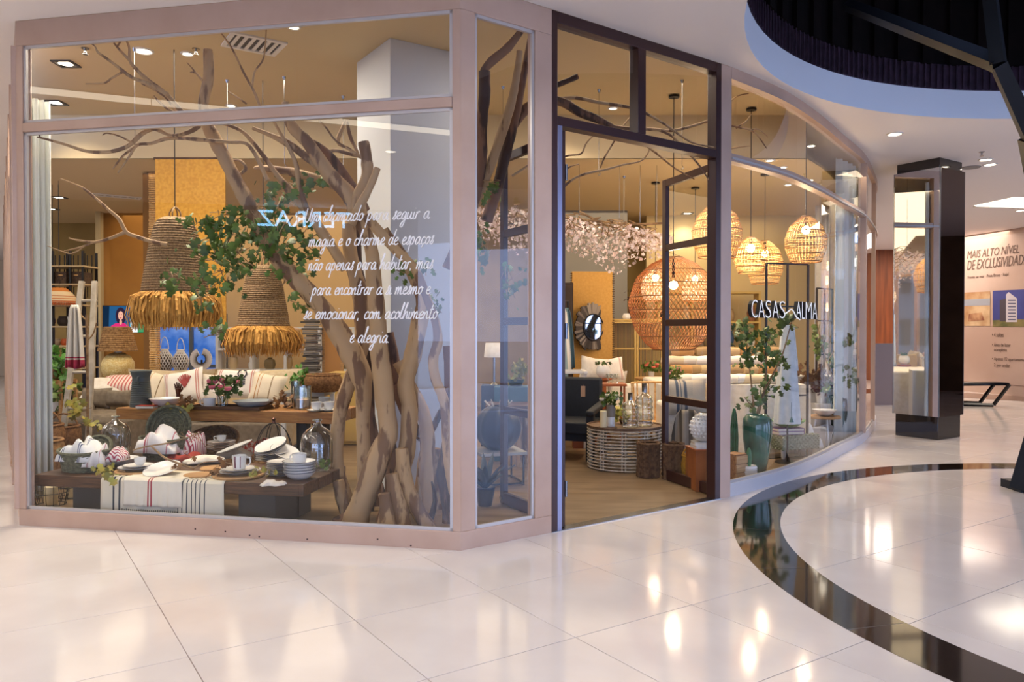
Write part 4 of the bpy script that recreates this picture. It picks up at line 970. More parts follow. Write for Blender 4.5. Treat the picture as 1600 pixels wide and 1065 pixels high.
c = onF((Z(230, 750, ZB).xy - f0.xy).dot(dF), 0); o = mb.build('towel_fringe', mat('dark_thread', '#4a4a4c', .9), loc=(c.x, c.y, 0), rz=rzF, kind='stuff'); tag(o, 'dark fringe band across the runner below the red-striped towel', 'fringe')
# crockery prototypes
PLATE_P = [(0, .006), (.05, .004), (.055, 0), (.062, .003), (.09, .012), (.115, .018), (.117, .021), (.10, .018), (.062, .009), (0, .009)]
def plate(loc, r=.12, label='', group=None, m=CERAM, tilt=None, bowl=False, cat='plate', rimm=CERAMB):
    k = r/.117; mb = MB(); prof = PLATE_P if not bowl else [(0, .004), (.04, .0), (.06, .004), (.095, .03), (.117, .055), (.114, .057), (.09, .034), (.05, .012), (0, .010)]
    mb.lathe([(a*k, b*(k if not bowl else k)) for a, b in prof], 32)
    t = thing('bowl' if bowl else 'plate', label, 'bowl' if bowl else cat, loc, group=group); mb.build('body', m, parent=t)
    mb = MB(); z = (.0195 if not bowl else .0565)*k; mb.ring((0, 0), .1165*k, z, .0022, 32, 5); mb.build('rim', rimm, parent=t, label='dark blue rim')
    if tilt: t.rotation_euler = tilt
    return t
def cup(loc, r=.042, h=.065, label='', m=CERAM, rz=0, stripe=None, tall=False, name='cup'):
    t = thing(name, label, 'cup' if name == 'cup' else 'mug', loc, rz); mb = MB()
    if tall: prof = [(0, .0), (r*.86, 0), (r*.9, .01), (r*1.0, h*.6), (r*1.05, h), (r*.99, h), (r*.9, h*.5), (r*.8, .012), (0, .01)]
    else: prof = [(0, 0), (r*.5, 0), (r*.6, .006), (r*.92, h*.35), (r*1.0, h), (r*.94, h), (r*.82, h*.4), (r*.5, .012), (0, .012)]
    mb.lathe(prof, 28); mb.build('body', m, parent=t)
    mb = MB(); mb.tube(crom([(r*.93, 0, h*.85), (r*1.45, 0, h*.82), (r*1.6, 0, h*.5), (r*1.3, 0, h*.25), (r*.88, 0, h*.25)], 4), .0055, 6); mb.build('handle', m, parent=t)
    if stripe:
        for a in stripe[1]:
            mb = MB(); mb.tube([((r*(.9 + .15*z/h) + .0012)*math.cos(a), (r*(.9 + .15*z/h) + .0012)*math.sin(a), z) for z in (.012, h*.3, h*.6, h*.97)] if tall else [((r*(.75 + .27*min(1, z/h)) + .001)*math.cos(a), (r*(.75 + .27*min(1, z/h)) + .001)*math.sin(a), z) for z in (.02, h*.4, h*.7, h*.97)], .003, 4); mb.build('stripe', mat('cup_stripe_' + stripe[0], stripe[0], .4), parent=t)
    return t
ORD = ['lowest', 'second', 'third', 'fourth', 'fifth', 'sixth', 'seventh', 'eighth']
def stack(px, py, z, n, r, dz, what, m=CERAM, bowl=False, rimm=CERAMB):
    x, y, _ = at(px, py, z)
    for i in range(n): plate((x + R.uniform(-.003, .003), y + R.uniform(-.003, .003), z + i*dz), r, '%s %s' % ('topmost' if i == n-1 else ORD[i], what), m=m, bowl=bowl, group=what, rimm=rimm)
    return x, y, z + n*dz
zt = ZB + .001
# oval baskets with linen
def oval_basket(px, py, z, L_, W_, H_, label, m=WICKG, rz=0, parts=True):
    x, y, _ = at(px, py, z); t = thing('basket', label, 'basket', (x, y, z), rz)
    mb = MB(); n = 40; prof = []
    rows = 12
    vs = []; 
    for i in range(rows*2 + 1):
        u = i/(rows*2); k = .82 + .18*u + (.012 if i % 2 else -.008); 
        for j in range(n):
            a = 2*pi*j/n; ww = 1 + .015*math.cos(j*pi)*(1 if (i//2) % 2 else -1); vs.append((L_/2*k*ww*math.cos(a), W_/2*k*ww*math.sin(a), H_*u + .02*abs(math.cos(a))**3*u))
    fs = [(i*n+j, i*n+(j+1) % n, (i+1)*n+(j+1) % n, (i+1)*n+j) for i in range(rows*2) for j in range(n)] + [tuple(range(n))[::-1]]
    mb.add(vs, fs); mb.build('weave', m, parent=t)
    mb = MB(); mb.tube([(L_/2*math.cos(2*pi*j/n), W_/2*math.sin(2*pi*j/n), H_ + .02*abs(math.cos(2*pi*j/n))**3) for j in range(n)], .011, 6, closed=True); mb.build('rim', m, parent=t)
    return t
oval_basket(131, 735, zt, .42, .28, .15, 'oval grey-green wicker basket of linen at left end of low table', rz=rzF)
oval_basket(258, 716, zt, .46, .30, .17, 'oval grey wicker basket of red-striped linen behind the plates', rz=rzF)
def bundle(name, label, p, size, m, seed, rz=0, drape=None):
    """a soft crumpled folded cloth"""
    R3 = random.Random(seed); ph = [R3.uniform(0, 6) for _ in range(6)]
    def fn(a, b):
        x = 2*a - 1; y = 2*b - 1; e = max(0, 1 - abs(x)**4)*max(0, 1 - abs(y)**4)
        z = e**.5*(.72 + .18*math.sin(x*4 + ph[0]) + .14*math.sin(y*5 + ph[1] + x*2) + .08*math.sin(x*9 + y*7 + ph[2]))
        z += .05*abs(math.sin(x*7 + ph[3]))*e
        return (x*size[0]/2*(1 - .1*abs(y)) + .01*math.sin(y*6 + ph[4]), y*size[1]/2*(1 - .08*abs(x)) + .01*math.sin(x*5 + ph[5]), z*size[2])
    mb = MB(); mb.grid(fn, 26, 22); o = mb.build(name, m, loc=p, rz=rz, solid=.004); return tag(o, label, 'linen')
WB = stripes('white_linen_blue_stripes', '#e6e6e4', [(.16, .18, '#39466b'), (.21, .225, '#39466b'), (.62, .64, '#39466b'), (.66, .675, '#39466b')])
WR = stripes('white_linen_red_stripes', '#e8e4e0', [(.30, .33, '#b0505c'), (.36, .375, '#b0505c'), (.80, .82, '#c07a80')])
WRR = stripes('white_red_fine_stripes', '#e6dcd8', [(i/14 + .02, i/14 + .05, '#a8485c') for i in range(14)], axis=1)
REDL = cloth('brick_red_linen', '#a8483c', '#983c34')
x, y, _ = at(131, 735, zt)
bundle('linen_bundle', 'white linen with blue stripes heaped in the left wicker basket', (x, y, zt + .09), (.36, .25, .17), WB, 1, rzF)
bundle('linen_bundle', 'white napkin with thin red stripe spilling from the left wicker basket', (x + .13, y - .04, zt + .05), (.16, .20, .16), WR, 2, rzF + .2)
bundle('linen_bundle', 'red and white pinstriped linen beside the white bowl', (x + .24, y + .05, zt + .08), (.16, .2, .10), WRR, 3, rzF + .3)
x, y, _ = at(258, 716, zt)
bundle('linen_bundle', 'white linen with red bars heaped over the middle wicker basket', (x - .01, y - .03, zt + .07), (.42, .30, .22), WR, 4, rzF)
bundle('linen_bundle', 'red pinstriped linen at right of the middle wicker basket', (x + .25, y + .03, zt + .03), (.13, .24, .22), WRR, 5, rzF)
bundle('linen_bundle', 'brick red folded linen under the pinstriped linen', (x + .21, y - .10, zt + .0), (.28, .22, .08), REDL, 6, rzF)
# bowl, cups, plates left to right
x, y, _ = at(190, 727, zt); plate((x, y, zt), .135, 'deep white bowl with grey stripes right of left wicker basket', bowl=True, rimm=STEEL)
x, y, _ = at(216, 737, zt)
mb = MB(); mb.lathe([(0, 0), (.17, 0), (.175, .012), (.17, .02), (0, .02)], 36); tag(mb.build('serving_board', WOODL, loc=(x, y, zt)), 'round light wooden board under the small left place setting', 'board')
plate((x, y, zt + .02), .15, 'large blue-rimmed dinner plate of small left place setting'); plate((x, y, zt + .038), .115, 'white side plate of the small left place setting')
cup((x + .02, y - .01, zt + .056), .045, .062, 'white cup with black stripe on the small left place setting', stripe=('#2a2f3a', (-1.2, -1.9)), rz=2.6)
x, y, _ = at(254, 741, zt); plate((x, y, zt + .03), .14, 'white plate leaning face-up between two place settings', tilt=(math.radians(16), math.radians(-6), 0), rimm=CERAM)
x, y, _ = at(288, 718, zt); plate((x, y, zt), .15, 'blue-rimmed plate under the small middle cup'); plate((x, y, zt + .016), .12, 'white saucer plate under the small middle cup')
cup((x, y, zt + .034), .040, .055, 'small white cup on plates in the middle of the low table', rz=3.0)
x, y, _ = at(325, 722, zt); plate((x, y, zt), .14, 'blue-rimmed plate under the crumpled white napkin')
bundle('napkin', 'crumpled white napkin lying over the middle plates', (x - .02, y - .03, zt + .01), (.34, .18, .05), LINEN, 8, .5)
x, y, _ = at(346, 704, zt); zz = zt
x, y, zz = stack(346, 703, zt, 5, .13, .016, 'plate of the brown-edged stack under the footed cup', rimm=mat('brown_rim', '#8a6248', .5))
cup((x, y, zz + .004), .045, .055, 'white cup standing on the brown-edged plate stack', rz=3.1)
mb = MB(); mb.lathe([(0, .008), (.10, .0), (.165, .02), (.17, .024), (.10, .012), (0, .014)], 36); mb.v = [(a, b*.55, c) for a, b, c in mb.v]; x, y, _ = at(368, 712, zt)
o = mb.build('platter', CERAM, loc=(x, y, zt + .065)); o.rotation_euler = (math.radians(8), math.radians(-20), 0); tag(o, 'large white platter propped up at an angle behind the striped mug', 'platter')
for px, py, rz_, sx, lb in ((311, 743, .1, .20, 'round-ended olive wood board under autumn leaves'), (336, 735, -.2, .22, 'small wood board behind the olive wood board')):
    x, y, _ = at(px, py, zt); mb = MB(); mb.lathe([(0, 0), (.11, 0), (.115, .008), (.11, .014), (0, .014)], 28); mb.box((.16, 0, .007), (.14, .035, .013)); o = mb.build('serving_board', WOODL, loc=(x, y, zt + (.0 if rz_ > 0 else .014)), rz=rz_); tag(o, lb, 'board')
x, y, _ = at(373, 744, zt)
mb = MB(); mb.lathe([(0, 0), (.19, 0), (.195, .012), (.19, .022), (0, .022)], 36); tag(mb.build('serving_board', WOODL, loc=(x, y, zt)), 'round light wooden board under the striped mug setting', 'board')
plate((x, y, zt + .022), .165, 'large blue-rimmed plate under the striped mug', m=CERAM); plate((x, y, zt + .042), .135, 'white plate directly under the striped mug')
cup((x + .005, y, zt + .060), .052, .105, 'white mug with red and black stripes on the stacked plates', tall=True, stripe=('#7a3a4a', (-1.9, -2.05, -1.2)), rz=0.1, name='mug')
# right hand stacks
x, y, _ = at(424, 720, zt)
for i in range(4): plate((x, y, zt + i*.017), .135, '%s plate under the tilted garland plates' % ORD[i], group='stack under tilted plates')
plate((x, y, zt + .10), .14, 'white plate with green garland tilted on the back stack', tilt=(math.radians(18), math.radians(-14), 0))
plate((x, y, zt + .125), .14, 'upper tilted white plate of the back stack with leaf wreath', tilt=(math.radians(18), math.radians(-14), 0))
plate((x + .12, y - .01, zt + .07), .13, 'white plate leaning right of the tilted garland plates', tilt=(math.radians(14), math.radians(22), 0))
x2, y2, zz = stack(440, 742, zt, 7, .115, .0155, 'plate of the middle right blue-rimmed stack')
x3, y3, zz = stack(468, 748, zt, 5, .125, .020, 'bowl of the front right stack', bowl=True)
cup((x3, y3, zz + .020), .052, .075, 'white cup with red stripe on the front bowl stack', tall=True, stripe=('#8a3a4a', (-2.0, -2.15)), rz=2.8)
bundle('napkin', 'folded white napkin in front of the right plate stacks', at(427, 757, zt), (.17, .10, .035), LINEN, 9, .1)
# demijohns
def demijohn(px, py, z, r, h, label, neck=.10, cat='glass jar'):
    x, y, _ = at(px, py, z); t = thing('demijohn', label, cat, (x, y, z)); hb = h*(1 - neck*1.6)
    mb = MB(); mb.lathe([(0, .004), (r*.8, 0), (r*.95, .02), (r, hb*.2), (r*1.0, hb*.6), (r*.9, hb*.82), (r*.62, hb*.95), (r*.3, hb*1.03), (r*.2, hb*1.1), (r*.19, h*.96), (r*.26, h*.97), (r*.26, h), (r*.18, h)], 36); mb.build('glass_body', BOTTLE, parent=t)
    mb = MB(); mb.ring((0, 0), r*.24, h*.985, .007, 20, 6); mb.build('lip', BOTTLE, parent=t)
    return t
demijohn(496, 733, zt, .135, .41, 'large clear glass demijohn at right end of low table')
demijohn(181, 706, zt, .125, .34, 'rounded clear glass demijohn behind the left wicker basket')
# branch and leaves on low table
mb = MB()
def W(px, py, D): return tuple(P(px, py, D))
pts = [(212, 705, 6.15), (238, 696, 6.15), (262, 722, 6.05), (285, 727, 6.0), (302, 732, 5.95)]
t = thing('dry_branch', 'forked dry branch lying across the crockery on the low table', 'branch', at(250, 725, zt))
mb.tube([W(*p) for p in crom([(208, 703, 6.1), (230, 697, 6.1), (262, 692, 6.1), (290, 684, 6.1), (315, 674, 6.15)], 4)], [.007]*9 + [.004]*8, 6); mb.tube([W(*p) for p in crom([(236, 696, 6.1), (255, 713, 6.0), (275, 722, 5.98), (303, 732, 5.95)], 4)], .008, 6)
for q in ((290, 684), (300, 680), (308, 677)):
    for k in range(3): mb.tube([W(q[0], q[1], 6.1), W(q[0] + R.uniform(-18, 14), q[1] + R.uniform(-12, 24), 6.1)], .0025, 4)
mb.build('stem', TWIG, parent=t, world=True)
mb = MB(); mb.tube([W(*p) for p in crom([(304, 731, 5.95), (318, 722, 5.95), (345, 720, 5.95), (362, 716, 6.0)], 4)], .004, 5); mb.build('side_stem', TWIG, parent=t, world=True)
def sprig(name, label, spots, m, D, n, sz, cat='foliage', spread=(9, 6), grapes=None, loc=None):
    c = W(*spots[0], D); t = thing(name, label, cat, loc or c)
    pr = leaf_mesh(sz).build('leaf', m, parent=t); base = pr; k = 0
    for i in range(n):
        px, py = R.choice(spots); p = P(px + R.uniform(-spread[0], spread[0]), py + R.uniform(-spread[1], spread[1]), D + R.uniform(-.07, .07))
        if k == 0: o = base
        else: o = base.copy(); COL.objects.link(o)
        k += 1
        o.location = p - Vector(t.location); o.rotation_euler = (R.uniform(.3, 1.8), R.uniform(-.7, .7), R.uniform(-1, 1)); o.scale = (R.uniform(.7, 1.3),)*3
    mb = MB()
    for i in range(len(spots)): 
        a = W(*spots[i], D); b = W(spots[i][0] + R.uniform(-14, 14), spots[i][1] + R.uniform(-8, 8), D); mb.tube([a, b], .003, 4)
    mb.build('stem', TWIG, parent=t, world=True)
    return t
sprig('vine_sprig', 'yellow-green vine leaves drooping over the runner at left', [(153, 732), (165, 738), (172, 748), (182, 733)], LEAFY, 5.92, 16, .055)
sprig('vine_sprig', 'brown autumn leaves lying between the plates', [(268, 728), (275, 732), (297, 712)], LEAFB, 5.9, 8, .05)
sprig('vine_sprig', 'brown star-shaped leaf on the napkin behind the mug', [(352, 722), (350, 728)], LEAFB, 5.85, 6, .05)
sprig('vine_sprig', 'brown leaves on the olive wood board', [(330, 738), (341, 745)], LEAFB, 5.85, 6, .045)
sprig('vine_sprig', 'green and red leaves before the right plate stacks', [(406, 735), (416, 738), (424, 733), (400, 740)], LEAFY, 5.78, 12, .04)
sprig('vine_sprig', 'green leaves around the foot of the large demijohn', [(495, 730), (508, 726), (485, 726)], LEAFD, 6.15, 14, .04)
# wire lantern baskets on floor
def wire_basket(px, py, r, h, label):
    x, y, _ = at(px, py, .008); t = thing('wire_basket', label, 'basket', (x, y, .008)); mb = MB()
    for i, k in ((0, .8), (.5, .95), (1, 1.0)): mb.ring((0, 0), r*k, h*i + .004, .004, 24, 4)
    for j in range(14): a = 2*pi*j/14; mb.tube([(r*.8*math.cos(a), r*.8*math.sin(a), 0.004), (r*.95*math.cos(a), r*.95*math.sin(a), h*.5), (r*math.cos(a), r*math.sin(a), h)], .0028, 4)
    mb.build('wire_frame', BLACKM, parent=t); 
    mb = MB(); mb.lathe([(0, .0), (.05, 0), (.052, .01), (.052, h*.72), (.045, h*.75), (0, h*.73)], 20); o = mb.build('candle', CANDLE, loc=(x, y, .012)); tag(o, 'cream pillar candle inside the ' + ('front' if px < 90 else 'rear') + ' wire basket under low table', 'candle')
wire_basket(80, 788, .14, .21, 'black wire basket lantern on floor at left corner, front'); wire_basket(112, 776, .13, .20, 'black wire basket lantern on floor behind the corner one')
# woven baskets at left
def round_basket(px, py, r, h, label, m=WICKB, z=.008, handle=False, flare=1.05, loc=None, open_=True, twist=False):
    x, y = (at(px, py, z)[:2] if loc is None else loc[:2]); z = z if loc is None else loc[2]; t = thing('basket', label, 'basket', (x, y, z)); n = 36; rows = 14; mb = MB(); vs = []
    for i in range(rows*2+1):
        u = i/(rows*2); k = (.85 + .22*math.sin(u*pi*.9))*(1 if not flare else 1 + (flare-1)*u)
        for j in range(n):
            a = 2*pi*j/n; k2 = k*(1 + .02*math.cos(j*pi)*(1 if (i//2) % 2 else -1)); vs.append((r*k2*math.cos(a), r*k2*math.sin(a), h*u))
    mb.add(vs, [(i*n+j, i*n+(j+1) % n, (i+1)*n+(j+1) % n, (i+1)*n+j) for i in range(rows*2) for j in range(n)] + [tuple(range(n))[::-1]]); mb.build('weave', m, parent=t)
    rr = r*(.85 + .22*math.sin(pi*.9))*flare; mb = MB(); mb.ring((0, 0), rr, h, .014, 28, 6); mb.build('rim', m, parent=t)
    if handle: mb = MB(); mb.tube([(rr*math.cos(a), 0, h + rr*.9*math.sin(a)) for a in [pi*k/10 for k in range(11)]], .010, 6); mb.build('handle', m, parent=t)
    return t
WL = mat('light_palm_wicker', '#b98d5a', .75, col2='#7f5a32', scale=26, bump=.6)
round_basket(62, 764, .20, .46, 'tall bulging palm basket by the left window corner', WL, z=.008)
round_basket(94, 728, .17, .40, 'palm basket just behind the tall corner basket', WL, z=.008)
round_basket(70, 708, .17, .30, 'low hooped-handle basket above the corner basket', WICKB, handle=True, loc=(*Z(70, 702, .30).xy, .25)); tg = thing('stool', 'low wooden block under the hooped-handle basket', 'stool', (*Z(70, 702, .30).xy, .008))
mb = MB(); mb.box((0, 0, .12), (.3, .3, .24)); mb.build('body', WOODM, parent=tg, bevel=.008)
round_basket(100, 702, .15, .26, 'second hooped-handle basket right of the first', WICKB, handle=True, loc=(*Z(100, 700, .28).xy, .25)); tg = thing('stool', 'low wooden block under the second hooped-handle basket', 'stool', (*Z(100, 700, .28).xy, .008))
mb = MB(); mb.box((0, 0, .12), (.26, .26, .24)); mb.build('body', WOODM, parent=tg, bevel=.008)
# round wicker tray standing
def disc_tray(px, py, D, r, label, lean=.25, m=WICKG):
    c = P(px, py, D); t = thing('wicker_tray', label, 'tray', tuple(c)); mb = MB()
    for k in range(9): mb.ring((0, 0), r*(k+1)/9.5, .004*math.cos(k*pi), .009, 30, 5)
    for j in range(22): a = 2*pi*j/22; mb.tube([(0, 0, 0), (r*math.cos(a), r*math.sin(a), 0)], .006, 4)
    mb.lathe([(0, -.004), (r*.97, -.004)], 30)
    mb.build('weave', m, parent=t); mb = MB(); mb.ring((0, 0), r, .012, .016, 30, 6); mb.build('rim', m, parent=t); t.rotation_euler = (pi/2 - lean, 0, 0); return t
disc_tray(264, 668, 7.15, .20, 'round grey wicker tray standing upright behind the middle basket'); disc_tray(150, 702, 6.7, .13, 'round grey wicker tray leaning behind the left wicker basket', .7)
# ================================================================ SECOND TABLE
ZT = .75
g0 = Z(181, 637, ZT); g1 = Z(522, 644, ZT); dG = (g1-g0).xy.normalized(); nG = Vector((-dG.y, dG.x)); LG = (g1-g0).xy.length; rzG = math.atan2(dG.y, dG.x); cG = g0.xy + dG*LG/2 + nG*.42
t = thing('dining_table', 'long thick-topped wooden dining table in front of the white sofa', 'table', (cG.x, cG.y, .006), rzG)
for a, b in ((-.42, -.22), (-.215, -.005), (.0, .20)):
    mb = MB(); mb.box((0, (a+b)/2, ZT - .006 - .055), (LG, b-a, .11)); mb.build('plank', WOODM, parent=t, bevel=.006)
for sx in (-1, 1):
    for sy in (-1, 1): mb = MB(); mb.box((sx*(LG/2 - .35), sy*.22 - .10, .317), (.10, .10, .634)); mb.build('leg', BLACKM, parent=t, bevel=.004)
zt = ZT + .001
def on(px, z=None): # point on the second table at image column px, v back from the front edge
    return None
def tp(px, v=.12):
    k = (px - 181)/(522 - 181); p = g0.xy + dG*LG*k + nG*v; s_ = p.y; X = (px-800)/1205*p.y; return (X, p.y)
x, y = tp(220, .18); t = thing('jug', 'dark grey ribbed metal jug on left end of dining table', 'jug', (x, y, zt)); mb = MB(); h = .35; pr = []
JG = mat('dark_grey_jug_glaze', '#4c5658', .45, .2)
for i in range(41): u = i/40; r = .105 - .03*u if u < .82 else .080 + (.018*((u-.82)/.18)); pr.append((r + (.003*math.cos(i*pi) if .08 < u < .75 else 0), h*u))
mb.lathe([(0, .0)] + pr + [(.088, h), (.06, h*.8), (0, h*.78)], 32); mb.build('body', JG, parent=t)
mb = MB(); mb.tube(crom([(.02, -.075, h*.86), (.02, -.11, h*.84), (.02, -.115, h*.72), (.02, -.09, h*.66)], 4), .008, 6); mb.build('handle', JG, parent=t)
mb = MB(); mb.lathe([(.094, h - .004), (.104, h), (.100, h + .008), (.088, h + .002)], 32); mb.build('rim', JG, parent=t)
x, y = tp(229, .04); t = thing('book', 'small cream and red book on the left edge of dining table', 'book', (x, y, zt)); mb = MB(); mb.box((0, 0, .011), (.17, .11, .022)); mb.build('pages', LINEN, parent=t); mb = MB(); mb.box((0, 0, .0245), (.175, .115, .005)); mb.build('cover', REDL, parent=t)
GREYC = mat('pale_grey_stoneware', '#9ca3a8', .4)
def big_bowl(px, v, r, h, label, m):
    x, y = tp(px, v); mb = MB(); mb.lathe([(0, 0), (r*.4, 0), (r*.7, h*.35), (r*.98, h*.95), (r, h), (r*.96, h), (r*.66, h*.42), (0, h*.15)], 36, wob=.01); return tag(mb.build('bowl', m, loc=(x, y, zt)), label, 'bowl')
big_bowl(259, .22, .16, .085, 'wide white stoneware bowl beside the ribbed jug', CERAM)
x, y = tp(278, .5); t = thing('hand_sculpture', 'small bronze open hand sculpture standing behind white bowl', 'sculpture', (x, y, zt)); BRZ = mat('bronze_brown', '#4f2a1c', .35, .5)
mb = MB(); mb.lathe([(0, 0), (.028, 0), (.024, .03), (.020, .10), (.026, .14), (.03, .16), (0, .17)], 14); mb.build('wrist', BRZ, parent=t)
for k, (dx, L_) in enumerate(((-.022, .05), (-.008, .065), (.006, .06), (.020, .045))): mb = MB(); mb.tube([(dx, 0, .15), (dx*1.4, 0, .16 + L_*.6), (dx*1.6, -.006, .16 + L_)], [.009, .008, .006], 6); mb.build('finger', BRZ, parent=t)
mb = MB(); mb.tube([(.022, 0, .13), (.045, -.005, .155), (.05, -.008, .18)], [.010, .009, .006], 6); mb.build('thumb', BRZ, parent=t)
sprig('autumn_leaves', 'brown and yellow leaves on the dining table between bowl and tray', [(268, 632), (284, 630), (292, 622), (300, 630), (275, 640)], LEAFB, 7.45, 16, .06)
sprig('autumn_leaves', 'yellow-green leaves hanging off the dining table front edge', [(262, 637), (277, 640), (292, 636), (272, 645)], LEAFY, 7.25, 14, .055)
x0, y_ = tp(302, .12); x1, y1_ = tp(416, .12); mb = MB(); cx = ((x0+x1)/2, (y_+y1_)/2); L_ = x1-x0
mb.box((0, 0, .006), (L_, .26, .012)); 
for sy in (-1, 1): mb.box((0, sy*.125, .02), (L_, .012, .028))
for sx in (-1, 1): mb.box((sx*(L_/2-.006), 0, .02), (.012, .238, .028))
tag(mb.build('tray', WOODD, loc=(*cx, zt), rz=rzG, bevel=.002), 'long dark wooden tray under the roses on dining table', 'tray')
x, y = tp(327, .13); cup((x, y, zt + .013), .058, .085, 'wide white cup with wire handle in the wooden tray', tall=True, rz=pi)
big_bowl(395, .14, .19, .07, 'large grey dish at right end of the wooden tray', GREYC).location.z += .014
def bouquet(loc, label, scale=1, nros=8, rosec='#d0687a', pot=None, seed=1, green=LEAFD, mname='rose_pink'):
    R4 = random.Random(seed); t = thing('flower_bouquet', label, 'flowers', loc); s_ = scale
    if pot: mb = MB(); mb.lathe([(0, 0), (.04*s_, 0), (.048*s_, .10*s_), (.044*s_, .10*s_), (0, .085*s_)], 20); mb.build('vase', pot, parent=t)
    mb = MB(); 
    lm_ = leaf_mesh(.05*s_)
    for _ in range(90):
        a = R4.uniform(0, 2*pi); q = R4.uniform(.03, .15)*s_; z = (.09 + R4.uniform(0, .16))*s_
        M = Matrix.Translation((q*math.cos(a), q*math.sin(a), z)) @ Euler((R4.uniform(0, 2), R4.uniform(-1, 1), a)).to_matrix().to_4x4(); mb.add(lm_.v, lm_.f, 0, M)
    for _ in range(16): a = R4.uniform(0, 2*pi); mb.tube([(0, 0, .03*s_), (.1*s_*math.cos(a), .1*s_*math.sin(a), .2*s_)], .0025, 4)
    mb.build('greenery', green, parent=t, kind='stuff')
    for k in range(nros):
        a = 2*pi*k/nros + R4.uniform(-.3, .3); q = R4.uniform(.05, .12)*s_; c = (q*math.cos(a), q*math.sin(a) - .02*s_, (.15 + R4.uniform(0, .08))*s_); mb = MB()
        for j, rr in enumerate((.032, .026, .018)): mb.lathe([(0, -.02*s_), (rr*.8*s_, -.01*s_), (rr*s_, .008*s_), (rr*.8*s_, .02*s_)], 9, c=c, wob=.15)
        mb.build('rose', mat(mname, rosec, .6), parent=t)
    return t
x, y = tp(348, .16); bouquet((x, y, zt + .013), 'bouquet of pink roses and greenery in the dining table tray', 1.15, 9, pot=BOTTLE, seed=4)
sprig('autumn_leaves', 'yellow and brown leaves right of the grey dish on dining table', [(425, 628), (440, 622), (452, 630), (460, 634), (432, 636), (447, 616)], LEAFB, 7.5, 26, .055)
def glass_cyl(px, v, r, h, label):
    x, y = tp(px, v); t = thing('candle_glass', label, 'candle holder', (x, y, zt)); mb = MB(); mb.lathe([(0, .003), (r, 0), (r, h), (r*.96, h), (r*.96, .01), (0, .01)], 28); mb.build('glass_body', BOTTLE, parent=t); mb = MB(); mb.lathe([(0, .012), (r*.8, .012), (r*.8, h*.42), (0, h*.41)], 20); o = mb.build('candle', mat('pink_candle_wax', '#d9a88a', .5), loc=(x, y, zt)); tag(o, 'pink pillar candle inside the ' + label, 'candle')
glass_cyl(472, .25, .085, .22, 'wide clear glass cylinder on dining table'); glass_cyl(462, .40, .05, .26, 'tall narrow glass cylinder on dining table')
for px, v, lb in ((494, .06, 'white cup and saucer at front right edge of dining table'), (514, .1, 'white cup nearest the tree on dining table')):
    x, y = tp(px, v); plate((x, y, zt), .09, 'saucer under the ' + lb, rimm=STEEL); cup((x, y, zt + .012), .05, .075, lb, rz=.5)
x, y = tp(506, .34); cup((x, y, zt), .05, .11, 'grey tall mug behind the right cups on dining table', m=GREYC, tall=True, name='mug')
# things on the shelf below the dining table
disc_tray(330, 690, 7.7, .26, 'large brown woven bowl under the dining table', 1.1, WICKB)
round_basket(0, 0, .26, .26, 'wide brown basket under the dining table, middle', WICKB, loc=(P(365, 700, 7.6).x, 7.6, .008))
bundle('linen_bundle', 'cream furry throw under the dining table', (P(395, 690, 7.6).x - .15, 7.55, .27), (.42, .3, .09), LINEN, 21)
bundle('linen_bundle', 'orange-red patterned cloth under the dining table', (P(400, 690, 7.6).x, 7.7, .30), (.36, .3, .13), mat('orange_red_pattern', '#c8412a', .9, col2='#e8d8c8', scale=30, contrast=(.5, .55)), 22)
round_basket(0, 0, .21, .30, 'tan basket with crumpled paper under the dining table, right', WL, loc=(P(430, 700, 7.4).x, 7.4, .008))
bundle('linen_bundle', 'pale crumpled wrapping in the tan basket', (P(430, 700, 7.4).x, 7.4, .27), (.34, .3, .14), BEIGE, 23)
t = thing('cloche_frame', 'dark wire cloche with finial behind the plate stacks', 'cloche', at(428, 712, ZB + .001)); mb = MB()
for k in range(4): a = pi*k/4; mb.tube([(.17*math.cos(b)*math.cos(a), .17*math.cos(b)*math.sin(a), .30*math.sin(b)) for b in [pi*i/14 for i in range(15)]], .004, 4)
mb.ring((0, 0), .17, .005, .005, 28, 5); mb.build('wire_dome', BLACKM, parent=t); mb = MB(); mb.lathe([(0, .29), (.02, .30), (.012, .32), (.02, .335), (0, .35)], 12); mb.build('finial', BRZ, parent=t)
# ================================================================ SOFA AND REAR LEFT
def X(px, D): return (px-800)/FPX*D
SOF = cloth('cream_sofa_linen', '#d6c6a8', '#cbb996')
sx0, sx1, sd = X(150, 9.2), X(442, 9.2), 9.2
t = thing('sofa', 'cream linen sofa with taupe front behind the dining table', 'sofa', ((sx0+sx1)/2, sd, .006)); Ls = sx1 - sx0
mb = MB(); mb.box((0, .45, .22), (Ls, .95, .36)); mb.build('base', GREYL, parent=t, bevel=.03)
for s_ in (-1, 1): mb = MB(); mb.cushion(Ls/2 - .06, .85, .24, Matrix.Translation((s_*Ls/4, .42, .47)) @ Matrix.Rotation(pi/2, 4, 'X')); mb.build('seat_cushion', SOF, parent=t)
mb = MB(); mb.box((0, .92, .5), (Ls, .2, .62)); mb.build('back_frame', SOF, parent=t, bevel=.05)
for i, (s_, wd) in enumerate(((-1, Ls/2 + .02), (1, Ls/2 + .02))): mb = MB(); mb.cushion(wd, .56, .24, Matrix.Translation((s_*Ls/4, .74, .73)) @ Matrix.Rotation(-.15, 4, 'X')); mb.build('back_cushion', SOF, parent=t)
for s_ in (-1, 1): mb = MB(); mb.box((s_*(Ls/2 + .02), .45, .38), (.18, .95, .56)); mb.build('arm', GREYL if s_ < 0 else SOF, parent=t, bevel=.05)
